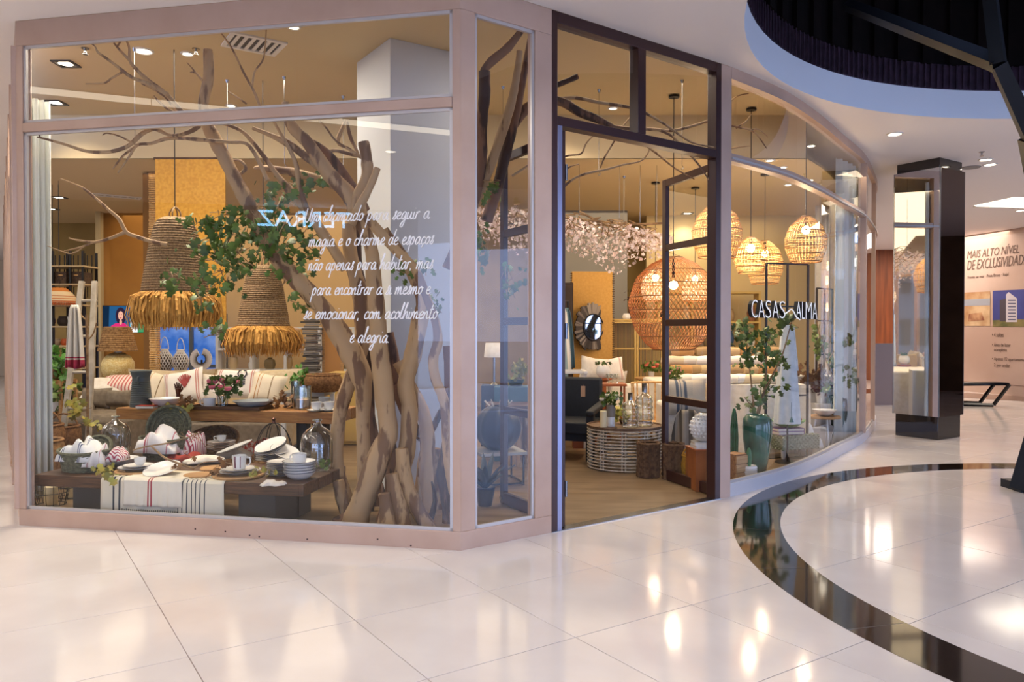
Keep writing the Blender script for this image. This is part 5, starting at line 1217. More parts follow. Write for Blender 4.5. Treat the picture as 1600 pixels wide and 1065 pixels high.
EMBR = stripes('white_cushion_red_edges', '#e9e2d8', [(.08, .11, '#c28a80'), (.13, .15, '#c28a80'), (.84, .87, '#c28a80'), (.89, .91, '#c28a80')])
BST = stripes('beige_striped_cushion', '#e6d8c0', [(.2, .23, '#c09060'), (.3, .32, '#c09060'), (.6, .63, '#8f7a5c')])
RST = stripes('red_pinstripe_cushion', '#e2cfc4', [(i/14 + .01, i/14 + .04, '#c06a66') for i in range(14)])
def pillow(px, py, D, w_, h_, m, label, tz=0, lean=.3, emb=None, ry=0):
    c = P(px, py, D); o = thing('cushion', label, 'cushion', tuple(c)); mb = MB(); mb.cushion(w_, h_, .15); mb.build('cover', m, parent=o)
    if emb == 'coral':
        mb = MB(); 
        for k in range(9): a = -.9 + k*.22; mb.tube([(.05, -.080, -.04), (.05 + .05*a, -.080, .03), (.05 + .09*a, -.076, .08 + .05*math.cos(a*1.5))], .007, 5)
        mb.build('embroidery', mat('red_thread', '#a84a48', .8), parent=o, label='red coral embroidery')
    if emb == 'lobster':
        mb = MB()
        for s_ in (-1, 1):
            mb.tube([(0, -.080, -.02), (s_*.03, -.080, .01), (s_*.055, -.078, .05), (s_*.04, -.076, .09), (s_*.015, -.077, .09)], .008, 5)
            for k in range(3): mb.tube([(0, -.080, -.03 - k*.02), (s_*.045, -.078, -.02 - k*.03)], .006, 5)
        mb.tube([(0, -.081, .02), (0, -.081, -.10)], .009, 5); mb.build('embroidery', mat('dark_thread_2', '#2e3440', .8), parent=o, label='dark line embroidery').location = (.08, 0, .06)
    o.rotation_euler = (-lean, ry, tz); return o
pillow(196, 600, 9.55, .62, .34, RST, 'red pinstriped cushion lying at left end of the sofa', lean=1.0)
pillow(165, 606, 9.5, .50, .36, LINEN, 'white cushion behind the taupe bolster', lean=.9)
pillow(244, 606, 9.55, .42, .40, BST, 'beige striped cushion behind the coral cushion', lean=.35, ry=.2)
pillow(287, 604, 9.4, .50, .42, EMBR, 'white cushion with red coral embroidery and striped edges', lean=.35, emb='coral', ry=-.2)
pillow(370, 600, 9.4, .52, .38, EMBR, 'white cushion with dark lobster embroidery', lean=.35, emb='lobster')
pillow(418, 607, 9.35, .42, .38, BST, 'cream cushion with tan stripes at right end of sofa', lean=.35, ry=.15)
pillow(333, 608, 9.5, .34, .40, LINEN, 'plain cream cushion between the two embroidered cushions', lean=.3)
pillow(150, 622, 8.95, .36, .25, GREYL, 'round taupe bolster on the sofa left arm', lean=.2); pillow(186, 622, 8.95, .34, .2, GREYL, 'taupe lumbar cushion behind the jug', lean=.2)
t = thing('armchair', 'taupe linen chaise in front of the sofa, behind the left demijohn', 'armchair', (X(165, 8.6), 8.6, .006)); mb = MB(); mb.box((0, 0, .30), (.75, .7, .58)); mb.build('seat', GREYL, parent=t, bevel=.08); mb = MB(); mb.box((-.36, 0, .35), (.16, .7, .68)); mb.build('arm', GREYL, parent=t, bevel=.06)
# console with lamp and vases
t = thing('console_table', 'narrow wooden console behind the sofa carrying lamp and vases', 'table', (X(245, 10.6), 10.75, .006)); Lc = X(345, 10.6) - X(145, 10.6)
mb = MB(); mb.box((0, 0, .77), (Lc, .38, .05)); mb.build('top', WOODM, parent=t, bevel=.004)
for s_ in (-1, 1):
    for q in (-1, 1): mb = MB(); mb.box((s_*(Lc/2 - .06), q*.14, .37), (.05, .05, .745)); mb.build('leg', WOODM, parent=t)
zc = .802; zv = .945
mb = MB(); mb.box((X(282, 10.6) - X(245, 10.6), 0, .868), (.72, .30, .14)); mb.build('riser', WOODM, parent=t, bevel=.004)
ZR = lambda py, D: P(800, py, D).z
t = thing('table_lamp', 'table lamp with textured gold ball base and woven rope shade', 'lamp', (X(178, 10.6), 10.7, zc))
mb = MB(); r = .215; n1, n2 = 40, 26; vs = []
RR = random.Random(5)
for i in range(n2+1):
    for j in range(n1):
        a = 2*pi*j/n1; p_ = pi*i/n2; q = r*(1 + RR.uniform(-.03, .03)); vs.append((q*math.sin(p_)*math.cos(a), q*math.sin(p_)*math.sin(a), .20 - q*.96*math.cos(p_)))
mb.add(vs, [(i*n1+j, i*n1+(j+1) % n1, (i+1)*n1+(j+1) % n1, (i+1)*n1+j) for i in range(n2) for j in range(n1)]); mb.build('base', mat('gold_lace_ceramic', '#d9b96c', .45, col2='#f0e0a8', scale=50, bump=1, metal=.2), parent=t)
mb = MB(); mb.lathe([(.05, .38), (.05, .46), (.02, .47), (.02, .5)], 14); mb.build('neck', CERAM, parent=t)
mb = MB(); pr = []
for i in range(27): u = i/26; pr.append((.255 - .085*u + (.005 if i % 2 else -.003), .42 + .34*u))
mb.lathe(pr, 40); mb.build('shade', mat('woven_seagrass_shade', '#b08a5a', .8, col2='#7c5a34', scale=40, bump=.6), parent=t); point('bulb_light', (0, 0, .55), 5, WARM, .05, parent=t)
def lattice_vase(px, py, D, z, r, h, label, m=CERAM, handle=False):
    t = thing('vase', label, 'vase', (X(px, D), D, z)); pf = lambda u: r*(.62 + .38*math.sin(pi*min(1, u*1.15)))*(1 if u < .75 else 1 - (u-.75)*1.6)
    mb = MB()
    for k in range(16):
        for s_ in (1, -1): mb.tube([(pf(u)*math.cos(2*pi*k/16 + s_*u*1.6), pf(u)*math.sin(2*pi*k/16 + s_*u*1.6), h*u) for u in [i/12 for i in range(13)]], .006, 4)
    mb.build('lattice', m, parent=t); mb = MB(); mb.lathe([(pf(0)*.9, 0), (pf(.3)*.9, h*.3), (pf(.6)*.9, h*.6), (pf(1)*.9, h)], 20); mb.build('inner_wall', mat('dark_vase_inner', '#5b5348', .7), parent=t)
    mb = MB(); mb.ring((0, 0), pf(1), h, .010, 20, 5); mb.ring((0, 0), pf(0), .008, .010, 20, 5); mb.build('rims', m, parent=t)
    if handle: mb = MB(); mb.tube([(r*.5*math.cos(a), 0, h + r*1.6*math.sin(a)) for a in [pi*k/8 for k in range(9)]], .006, 5); mb.build('handle', m, parent=t)
lattice_vase(257, 578, 10.65, zv, .11, .30, 'white lattice vase left of its twin on the console', handle=True); lattice_vase(282, 578, 10.65, zv, .105, .29, 'white lattice vase right of its twin on the console', handle=True)
t = thing('shell_necklace', 'white shell collar necklace on a small stand', 'ornament', (X(314, 10.6), 10.6, zv)); mb = MB(); 
for k in range(34): a = -.35*pi + 1.7*pi*k/33 + pi*.83; mb.box((.115*math.sin(a), 0, .19 - .105*math.cos(a)), (.018, .012, .07), M=None)
mb.ring((0, 0), .0, 0, .001, 6, 3)
vs_n = len(mb.v); mb2 = MB()
for k in range(40): a = 2*pi*k/40*.9 + .3; mb2.add(*(lambda b: (b.v, b.f))(MB().box((0, 0, 0), (.018, .012, .095))), 0, Matrix.Translation((.105*math.sin(a), 0, .17 + .105*math.cos(a))) @ Matrix.Rotation(a, 4, 'Y'))
mb2.build('shell_collar', CERAM, parent=t); mb = MB(); mb.box((0, .02, .08), (.02, .02, .16)); mb.box((0, .02, .008), (.14, .10, .016)); mb.build('stand', BLACKM, parent=t)
# hanging rack shelving (left)
D_ = 11.2; rx0, rx1 = X(72, D_), X(141, D_)
t = thing('shelving_rack', 'black metal shelving rack with pale shelves at far left', 'shelf', ((rx0+rx1)/2, D_, .006)); wr = rx1 - rx0
for i, x in enumerate((-wr/2, -wr/6, wr*.22, wr/2)):
    for yy in (-.18, .18): mb = MB(); mb.box((x, yy, 1.32), (.028, .028, 2.64)); mb.build('post', BLACKM, parent=t, smooth=False)
SHZ = [ZR(py, D_) for py in (418, 446, 478, 511, 541, 575, 612)] 
for z in SHZ: mb = MB(); mb.box((0, 0, z), (wr + .06, .40, .022)); mb.build('shelf_board', mat('pale_shelf_board', '#b9a27c', .6), parent=t, bevel=.003)
for k in range(10): mb = MB(); a = -wr/2 + .03 + wr*k/9.5; mb.box((a, .19, 2.3), (.012, .01, .62)); mb.build('rear_bar', BLACKM, parent=t, smooth=False)
for px in (82, 92): 
    p = P(px, 400, D_); mb = MB(); mb.tube([(0, 0, 0), (0, 0, HB - 2.65)], .006, 5); tag(mb.build('suspension_cable', BLACKM, loc=(p.x, D_, 2.65)), 'black cable hanging from ceiling to the shelving rack, %s' % ('left one' if px < 90 else 'right one'), 'cable')
def small_pot(px, zi, r, h, m, label, kind='pot', prof=None, D=None):
    D = D or D_ - .02; z = (SHZ[zi] if isinstance(zi, int) else zi) + .012; mb = MB(); mb.lathe(prof or [(0, 0), (r*.6, 0), (r*.95, h*.3), (r, h*.6), (r*.7, h*.9), (r*.75, h), (r*.6, h), (0, h*.4)], 24); return tag(mb.build(kind, m, loc=(X(px, D), D, z)), label, kind)
t = thing('woven_lampshade', 'orange and cream patterned woven lampshade hanging before the rack', 'lampshade', (X(93, 10.9), 10.9, ZR(473, 10.9))); mb = MB(); pr = [(.215 - .01*(i % 2) - .19*(u**2.2), .22*u) for i, u in [(i, i/14) for i in range(15)]]
pr = [(.21*math.cos(u*1.25) + .02 + (.003 if i % 2 else 0), .21*u) for i, u in [(i, i/14) for i in range(15)]]; mb.lathe(pr, 36); mb.build('shade', stripes('orange_cream_weave', '#d8c3a0', [(.05, .12, '#b85a2a'), (.25, .30, '#c06a34'), (.42, .46, '#a8502a'), (.75, 1.0, '#c47a3c')], axis=2), parent=t)
mb = MB()
for k in range(60): a = 2*pi*k/60; mb.box((.228*math.cos(a), .228*math.sin(a), -.015), (.012, .012, .04))
mb.build('tassels', mat('rust_tassel', '#b85a2a', .9), parent=t, kind='stuff')
mb = MB(); mb.tube([(0, 0, .2), (0, 0, HB - t.location.z)], .004, 4); mb.build('cord', BLACKM, parent=t)
small_pot(79, 3, .07, .17, mat('wine_floral_pot', '#7d3a34', .5, col2='#d8c8b8', scale=20), 'wine and white patterned vase on rack shelf'); small_pot(99, 3, .08, .15, mat('dark_bark_box', '#3b2f26', .7), 'dark square planter on rack shelf'); small_pot(112, 3, .06, .14, CERAM, 'white tapered cup on rack shelf', prof=[(0, 0), (.03, 0), (.06, .14), (.05, .14), (0, .05)])
small_pot(85, 4, .10, .10, mat('beige_bowl', '#b9a890', .6), 'beige bowl on the rack below the vases', 'bowl'); small_pot(100, 4, .045, .10, mat('orange_glaze', '#d0602a', .4), 'small orange jar on rack'); small_pot(84, 5, .09, .08, mat('brown_bowl', '#6b4a30', .6), 'brown bowl on the lower rack shelf', 'bowl'); small_pot(100, 5, .07, .10, CERAM, 'white jar on the lower rack shelf')
for k, px in enumerate((82, 104, 128)): 
    t = thing('rack_box', 'dark wicker drawer box on the upper rack shelf, %s' % ('left', 'middle', 'right')[k], 'box', (X(px, D_), D_, SHZ[1] + .012)); mb = MB(); mb.box((0, 0, .09), (.16, .28, .18)); mb.build('body', mat('dark_wicker_box', '#3a2a20', .8, col2='#5b4430', scale=40, bump=.6), parent=t, bevel=.006); mb = MB(); mb.box((0, -.143, .13), (.06, .006, .015)); mb.build('handle', RATTAN, parent=t)
# plants left
def leafy(name, label, cat, loc, pts, n, sz, m, seed=1, stems=True, pot=None):
    """pts: list of (x,y,z,r) blobs relative to loc"""
    R5 = random.Random(seed); t = thing(name, label, cat, loc); lm_ = leaf_mesh(sz); mb = MB()
    for _ in range(n):
        b = R5.choice(pts); p = Vector((b[0] + R5.gauss(0, b[3]*.5), b[1] + R5.gauss(0, b[3]*.5), b[2] + R5.gauss(0, b[3]*.5))); M = Matrix.Translation(p) @ Euler((R5.uniform(.2, 2.4), R5.uniform(-.9, .9), R5.uniform(-1.5, 1.5))).to_matrix().to_4x4() @ Matrix.Scale(R5.uniform(.6, 1.2), 4); mb.add(lm_.v, lm_.f, 0, M)
    mb.build('leaves', m, parent=t, kind='stuff')
    if pot: mb = MB(); mb.lathe([(0, 0), (pot[0]*.7, 0), (pot[0], pot[1]*.9), (pot[0]*1.04, pot[1]), (pot[0]*.9, pot[1]), (0, pot[1]*.8)], 20); mb.build('pot', pot[2], parent=t)
    return t
GRN = mat('bright_green_leaf', '#4f8a2a', .5, col2='#3b6a20', scale=6)
t = thing('shelf_stand', 'low pale shelf stand with plants beside the left curtain', 'shelf', (X(86, 8.4), 8.4, .006)); 
for z in (.34, .62, .95): mb = MB(); mb.box((0, 0, z), (.30, .3, .03)); mb.build('shelf_board', WOODM, parent=t)
for a in (-1, 1): 
    for b in (-1, 1): mb = MB(); mb.box((a*.14, b*.14, .48), (.03, .03, .96)); mb.build('post', WOODL, parent=t)
leafy('potted_plant', 'bright green potted plant on top of the low stand', 'plant', (X(86, 8.4), 8.4, .97), [(0, 0, .22, .16), (.03, -.05, .12, .14)], 110, .07, GRN, 3, pot=(.08, .12, WICKB)); leafy('potted_plant', 'dark leafy plant on the middle shelf of the low stand', 'plant', (X(86, 8.3), 8.3, .64), [(0, 0, .16, .16)], 60, .07, LEAFD, 4, pot=(.08, .1, CERAM))
mb = MB(); 
for k in range(7): mb.tube([(-.13, -.1 + .03*(k % 3), .03 + .02*k), (.13, -.1 + .03*((k+1) % 3), .03 + .02*k)], .025, 8)
tag(mb.build('driftwood_logs', WOODL, loc=(X(86, 8.3), 8.35, .36)), 'pale logs stacked on the lowest shelf of the low stand', 'logs')
# white ladder with towel
t = thing('ladder', 'leaning white-washed wooden ladder holding a towel', 'ladder', (X(112, 8.0), 8.0, .006))
for s_ in (-1, 1): mb = MB(); mb.box((0, 0, 0), (.055, .04, 2.05), M=Matrix.Translation((s_*.11, .16, 1.02)) @ Matrix.Rotation(-.16, 4, 'X') @ Matrix.Rotation(s_*-.04, 4, 'Y')); mb.build('rail', mat('whitewashed_wood', '#bdb4a6', .8, col2='#9d9484', scale=8), parent=t, bevel=.004)
for k in range(5): mb = MB(); z = .3 + .38*k; mb.tube([(-.11, .16*0 + (z - 1.02)*.16 + .16, z), (.11, (z - 1.02)*.16 + .16, z)], .016, 8); mb.build('rung', MATS['whitewashed_wood'], parent=t)
STW = stripes('white_towel_wine_end', '#d6d2cb', [(.02, .16, '#a83a52'), (.18, .20, '#a83a52')], axis=2)
def hang(name, label, cat, px, D, z0, z1, w_, m, folds=3, depth=.05, seed=0):
    def fn(a, b):
        ww = w_*(.35 + .65*(1 - b)**.5) if b > .0 else w_; x = (a-.5)*ww; return (x, depth*math.sin(a*folds*2*pi + seed)*(.5 + .5*(1-b)), (z1-z0)*b + .02*math.sin(a*9 + seed)*(1-b))
    mb = MB(); mb.grid(fn, 30, 14); return tag(mb.build(name, m, loc=(X(px, D), D, z0), solid=.006), label, cat)
hang('towel', 'white towel with wine-red end hanging on the ladder', 'towel', 117, 7.85, ZR(575, 7.85), ZR(476, 7.85), .20, STW)
mb = MB(); mb.tube([(0, 0, 0), (0, 0, 1.62), (.0, .0, 1.66)], .014, 7); mb.tube(crom([(0, 0, 1.6), (-.06, 0, 1.66), (-.10, 0, 1.76)], 3), .008, 5); mb.tube(crom([(0, 0, 1.4), (.06, 0, 1.46), (.10, 0, 1.58)], 3), .008, 5); mb.lathe([(0, 0), (.13, 0), (.12, .02), (0, .025)], 20)
tag(mb.build('coat_stand', TWIG, loc=(X(136, 7.9), 7.9, .006)), 'thin dark wooden coat stand right of the ladder', 'coat stand')
sprig('vine_sprig', 'yellowing vine climbing the foot of the ladder', [(118, 610), (124, 625), (130, 640), (140, 665), (118, 645), (112, 630), (150, 670), (135, 655)], LEAFY, 7.6, 30, .07)
# television
TD = 12.9; tx0, tx1 = X(161, TD), X(229, TD); tz0, tz1 = ZR(520, TD), ZR(477, TD); t = thing('television', 'wall television showing a dark-haired woman in pink', 'television', ((tx0+tx1)/2, TD, (tz0+tz1)/2), .06); tw, th = tx1-tx0, tz1-tz0
mb = MB(); mb.box((0, .03, 0), (tw, .05, th)); mb.build('case', BLACKM, parent=t, bevel=.004)
def flat(name, pts, col, y, s=1.2):
    mb = MB(); mb.add([(x, y, z) for x, z in pts], [tuple(range(len(pts)))]); mb.build(name, emis('screen_' + col[1:], col, s), parent=t, smooth=False)
def ell(cx, cz, rx, rz_, n=20): return [(cx + rx*math.cos(2*pi*i/n), cz + rz_*math.sin(2*pi*i/n)) for i in range(n)]
a, b = tw/2 - .012, th/2 - .012
flat('screen_image', [(-a, -b), (a, -b), (a, b), (-a, b)], '#1f4f78', .0); flat('screen_image', [(-a, -b), (-a*.75, -b), (-a*.7, b), (-a, b)], '#0c2238', -.001); flat('screen_image', [(a*.25, -b), (a, -b), (a, b), (a*.25, b)], '#7fb9c8', -.001); flat('screen_image', [(a*.6, -b), (a, -b), (a, b*.1), (a*.6, -b*.1)], '#3c8a5a', -.0015); flat('screen_image', [(a*.28, -b), (a*.6, -b), (a*.55, -b*.3), (a*.3, -b*.2)], '#e8e6e0', -.0018)
flat('screen_image', ell(-a*.18, b*.25, a*.24, b*.66), '#2a1c30', -.002); flat('screen_image', [(-a*.72, -b), (a*.26, -b), (a*.18, -b*.55), (0, -b*.3), (-a*.4, -b*.3), (-a*.62, -b*.5)], '#c42a66', -.0025); flat('screen_image', ell(-a*.18, b*.28, a*.12, b*.34), '#d9a08a', -.003); flat('screen_image', ell(-a*.18, -b*.22, a*.06, b*.2), '#d09880', -.0028); flat('screen_image', ell(-a*.18, b*.10, a*.04, b*.04, 10), '#a82a3a', -.0035)
for s_ in (-1, 1): flat('screen_image', ell(-a*.18 + s_*a*.05, b*.36, a*.015, b*.03, 8), '#1a1018', -.0035)
# wall shelf unit and kitchen-like items (centre rear)
D_ = 12.6; t = thing('shelf_unit', 'white framed shelf unit behind the right end of the sofa', 'shelf', (X(460, D_), D_, .006)); x0, x1 = X(345, D_) - t.location.x, X(555, D_) - t.location.x; WF = mat('white_shelf_frame', '#d9dcdf', .5)
for x in (x0, x0 + (x1-x0)*.25, x0 + (x1-x0)*.5, x0 + (x1-x0)*.75, x1): mb = MB(); mb.box((x, 0, .78), (.04, .35, 1.55)); mb.build('upright', WF, parent=t)
for z in (.05, .5, .86, 1.20, 1.54): mb = MB(); mb.box(((x0+x1)/2, 0, z), (x1-x0 + .04, .36, .035)); mb.build('shelf_board', WF, parent=t)
cols = ['#37506e', '#c9b28a', '#8a5a3a', '#d8d8d2', '#5d7a86', '#7a6a4a', '#2a3a4c', '#a88c60']
nm = ['blue-grey', 'tan', 'brown', 'white', 'slate', 'olive', 'navy', 'straw']
for i in range(14):
    px = 352 + i*14.2; z = (1.218, .878)[i % 2]; k = i % 8; r = .055 + .02*((i*7) % 3); h = .14 + .05*((i*5) % 3)
    tag(MB().lathe([(0, 0), (r*.7, 0), (r, h*.4), (r*.85, h*.8), (r*.4, h*.9), (r*.45, h), (0, h*.9)], 18).build('vase', mat('shelf_' + nm[k], cols[k], .3), loc=(X(px, D_), D_ - .05, z)), 'small %s vase on the white shelf unit, %s row, %s part' % (nm[k], 'upper' if i % 2 == 0 else 'lower', 'left' if i < 8 else 'right'), 'vase')
# rail of rolled fabric, boxes, framed board behind centre
t = thing('book_stack', 'tall zigzag pile of grey books and magazines by the shelf unit', 'books', (X(488, 10.9), 10.9, .006)); 
for k in range(52): mb = MB(); mb.box((R.uniform(-.03, .03), 0, .02 + k*.032), (.22 + R.uniform(-.04, .04), .18, .026), rz=R.uniform(-.3, .3)); mb.build('book', mat('grey_book_' + str(k % 3), ('#6d6a66', '#8e8a84', '#4a4744')[k % 3], .7), parent=t, smooth=False)
t = thing('wooden_easel', 'light wooden frame with amber panel behind the tree', 'frame', (X(520, 11.0), 11.0, .006)); 
for x in (-.13, .13): mb = MB(); mb.box((x, 0, .85), (.04, .04, 1.7)); mb.build('upright', WOODL, parent=t)
mb = MB(); mb.box((0, .0, 1.1), (.22, .02, 1.0)); mb.build('panel', mat('amber_board', '#b9854a', .6), parent=t)
t = thing('yellow_cabinet', 'pale yellow wooden cabinet behind the tree trunks', 'cabinet', (X(535, 10.0), 10.1, .006)); YEL = mat('pale_yellow_wood', '#c9a860', .6)
mb = MB(); mb.box((0, .2, .48), (.42, .4, .94)); mb.build('body', YEL, parent=t, bevel=.004)
for s_ in (-1, 1): mb = MB(); mb.box((s_*.105, -.008, .48), (.19, .02, .86)); d_ = mb.build('door', YEL, parent=t, bevel=.003); mb = MB(); mb.sphere((s_*.03, -.03, .55), .012); mb.build('knob', BRZ, parent=d_)
round_basket(0, 0, .2, .2, 'brown woven tray basket by the trunks on the rear table', WICKB, loc=(X(505, 9.2), 9.2, .78)); t = thing('side_table', 'grey-topped side table at right end of the sofa', 'table', (X(480, 9.3), 9.35, .006)); mb = MB(); mb.box((0, 0, .75), (.52, .6, .05)); mb.build('top', mat('grey_stone_top', '#8b8d8e', .4), parent=t, bevel=.004)
for a in (-1, 1):
    for b in (-1, 1): mb = MB(); mb.box((a*.23, b*.25, .36), (.05, .05, .72)); mb.build('leg', WF, parent=t)
leafy('potted_plant', 'leafy herb in a low bowl on the grey-topped side table', 'plant', (X(470, 9.3), 9.3, .777), [(0, 0, .14, .14)], 70, .06, GRN, 8, pot=(.12, .07, WICKB)); bundle('linen_bundle', 'white and black folded cloth on the side table by the trunks', (X(492, 9.3), 9.2, .777), (.3, .2, .08), LINEN, 31)
demijohn_ = None
# ================================================================ THROUGH THE DOOR
# blossom canopy
t = thing('blossom_canopy', 'wide canopy of white blossom branches hanging over the shop middle', 'hanging branches', (X(900, 10.0), 10.0, 2.45)); mb = MB(); fl = MB(); R6 = random.Random(11)
def env(px):   # lower and upper envelope rows
    pts = [(745, 325, 365), (800, 325, 400), (865, 338, 385), (900, 340, 395), (940, 350, 415), (960, 345, 430), (1000, 355, 405), (1035, 365, 400), (1060, 372, 385)]
    for a, b in zip(pts, pts[1:]):
        if a[0] <= px <= b[0]: k = (px-a[0])/(b[0]-a[0]); return a[1] + (b[1]-a[1])*k, a[2] + (b[2]-a[2])*k
    return 345, 380
for k in range(60):
    px = R6.uniform(745, 1045); u, l = env(px); D0 = R6.uniform(9.3, 10.8); q = [(px, R6.uniform(u - 8, u + 14))]
    for j in range(3): q.append((q[-1][0] + R6.uniform(-26, 30), q[-1][1] + R6.uniform(-4, 16)))
    mb.tube([tuple(P(a, b, D0 + .1*i)) for i, (a, b) in enumerate(q)], [.010, .007, .005, .003], 5)
for q in ([(745, 335), (800, 338), (860, 338), (930, 345), (990, 350), (1045, 348)], [(905, 330), (950, 352), (1020, 372)]): mb.tube([tuple(P(a, b, 9.9)) for a, b in crom(q, 3)], .016, 6)
mb.build('branches', TWIG, parent=t, world=True)
pet = MB(); 
for j in range(5): a = 2*pi*j/5; pet.add([(0, 0, 0), (.022*math.cos(a - .5), .022*math.sin(a - .5), .008), (.034*math.cos(a), .034*math.sin(a), .004), (.022*math.cos(a + .5), .022*math.sin(a + .5), .008)], [(0, 1, 2, 3)])
for k in range(2100):
    px = R6.uniform(745, 1050); u, l = env(px); py = u + (l-u)*min(1, abs(R6.gauss(.4, .3))); D0 = R6.uniform(9.2, 10.9); M = Matrix.Translation(P(px, py, D0)) @ Euler((R6.uniform(0, 3), R6.uniform(0, 3), R6.uniform(0, 3))).to_matrix().to_4x4() @ Matrix.Scale(R6.uniform(.45, .9), 4); fl.add(pet.v, pet.f, 0, M)
fl.build('blossoms', mat('white_blossom', '#e8dcd6', .7, col2='#d8b8b0', scale=12), parent=t, world=True, kind='stuff')
mb = MB(); 
for px in (905, 968, 1000, 1026, 790): p = P(px, 350, 9.9); mb.tube([tuple(p), (p.x, p.y, HB)], .003, 4)
mb.build('suspension_wires', STEEL, parent=t, world=True)
# board with mirror
D_ = 12.0; ang = -.20; bx = P(925, 540, D_); bt = P(925, 425, D_).z
t = thing('display_board', 'tall tan fabric-wrapped board carrying the round mirror', 'board', (bx.x, D_, .006), .12); mb = MB(); mb.box((0, 0, bt/2), (.64, .07, bt)); mb.build('panel', mat('tan_fabric_board', '#c99a50', .85, col2='#bf8f46', scale=30), parent=t, bevel=.004)
mb = MB()
for k in range(70): mb.box((.33, 0, .03 + k*bt/71), (.03 + R.uniform(0, .015), .075, .012)); mb.box((-.33, 0, .04 + k*bt/71), (.02, .075, .010))
mb.build('binding', mat('dark_binding', '#5a3f24', .9), parent=t, kind='stuff')
mz = P(926, 511, D_ - .1).z; t = thing('mirror', 'round mirror framed by radiating dark wood strips on tan board', 'mirror', (P(926, 511, 11.9).x, 11.9, mz), .62); R7 = random.Random(2)
for k in range(56):
    a = 2*pi*k/56; r0, r1 = .175, .36 + R7.uniform(-.02, .025); mb = MB(); mb.box((0, 0, 0), (r1-r0, .02 + R7.uniform(0, .012), .036), M=Matrix.Rotation(-a, 4, 'Y') @ Matrix.Translation(((r0+r1)/2, 0, 0)) @ Matrix.Rotation(R7.uniform(-.2, .2), 4, 'X')); c_ = ('#3d3430', '#6a5f56', '#2a2422', '#8a7f74')[R7.randrange(4)]; mb.build('wood_strip', mat('strip_' + c_[1:], c_, .7), parent=t, smooth=False)
mb = MB(); mb.lathe([(0, 0), (.20, 0)], 36, M=Matrix.Translation((0, -.022, 0)) @ Matrix.Rotation(pi/2, 4, 'X')); mb.build('mirror_glass', mat('mirror_silver', '#e8eaea', .02, 1), parent=t); mb = MB(); mb.ring((0, 0), .2, 0, .012, 36, 6); o = mb.build('inner_rim', BLACKM, parent=t); o.rotation_euler = (pi/2, 0, 0); o.location = (0, -.022, 0)
# slatted screen cabinet
D_ = 12.3; cx0, cx1 = X(953, D_), X(1036, D_); ct = ZR(499, D_); t = thing('slatted_cabinet', 'yellow wood cabinet with thin vertical slats behind armchair', 'cabinet', ((cx0+cx1)/2, D_, .006)); wc = cx1-cx0
mb = MB(); mb.box((0, .2, ct - .01), (wc, .4, .03)); mb.box((0, .2, .05), (wc, .4, .03)); mb.box((0, .38, ct/2), (wc, .02, ct)); mb.build('body', YEL, parent=t)
for s_ in (-1, 1):
    x_ = s_*wc/4; mb = MB(); 
    for q in (-1, 1): mb.box((x_ + q*(wc/4 - .02), -.01, ct/2), (.03, .03, ct - .06))
    for z in (.08, ct*.35, ct*.72, ct - .05): mb.box((x_, -.01, z), (wc/2 - .05, .03, .03))
    d_ = mb.build('door', YEL, parent=t, smooth=False)
    for k in range(15): mb = MB(); mb.box((x_ - wc/4 + .05 + k*(wc/2 - .1)/14, 0, ct/2), (.008, .012, ct - .1)); mb.build('slat', mat('grey_slat', '#6d6455', .7), parent=d_, smooth=False)
small_pot(979, ct - .02, .07, .11, CERAM, 'small white pot on the slatted cabinet', D=12.3 + .1); leafy('dried_flowers', 'dark dried flowers in a brown vase on slatted cabinet', 'flowers', (X(988, 12.4), 12.4, ct + .005), [(0, 0, .32, .12), (.03, 0, .42, .10)], 60, .06, mat('dark_dried_leaf', '#3a2418', .8), 9, pot=(.07, .2, WOODD))
# armchair, small table
D_ = 11.2; t = thing('armchair', 'wooden armchair with white cushions in front of the slatted cabinet', 'armchair', (X(950, D_), D_, .006)); OW = mat('orange_brown_wood', '#a0582a', .5, col2='#8a4820', scale=6)
for a in (-1, 1):
    for b in (-1, 1): mb = MB(); mb.tube([(a*.34, b*.3, 0), (a*.30, b*.28, .32)], [.018, .026], 8); mb.build('leg', OW, parent=t)
    mb = MB(); mb.box((a*.34, 0, .52), (.06, .62, .04)); mb.box((a*.34, .28, .42), (.045, .045, .24)); mb.box((a*.34, -.28, .42), (.045, .045, .24)); mb.build('arm', OW, parent=t, bevel=.006)
mb = MB(); mb.box((0, 0, .31), (.66, .6, .05)); mb.build('seat_frame', OW, parent=t, bevel=.005); mb = MB(); mb.cushion(.62, .58, .16, Matrix.Translation((0, -.02, .40)) @ Matrix.Rotation(pi/2, 4, 'X')); mb.build('seat_cushion', LINEN, parent=t); mb = MB(); mb.cushion(.62, .5, .16, Matrix.Translation((0, .24, .66)) @ Matrix.Rotation(.2, 4, 'X')); mb.build('back_cushion', LINEN, parent=t)
pillow(928, 577, 10.9, .40, .36, LINEN, 'white square cushion at left on wooden armchair', lean=.3, ry=.15); pillow(955, 577, 10.95, .36, .34, EMBR, 'white cushion at right on wooden armchair', lean=.3, ry=-.12)
t = thing('armchair', 'white upholstered armchair at right of the wooden armchair', 'armchair', (X(990, 10.4), 10.4, .006), 0); mb = MB(); mb.box((0, 0, .25), (.62, .6, .36)); mb.build('seat', LINEN, parent=t, bevel=.05); mb = MB(); mb.box((0, .26, .52), (.62, .14, .5)); mb.build('backrest', LINEN, parent=t, bevel=.06)
for a in (-1, 1): mb = MB(); mb.box((a*.29, 0, .38), (.1, .6, .3)); mb.build('arm', LINEN, parent=t, bevel=.04)
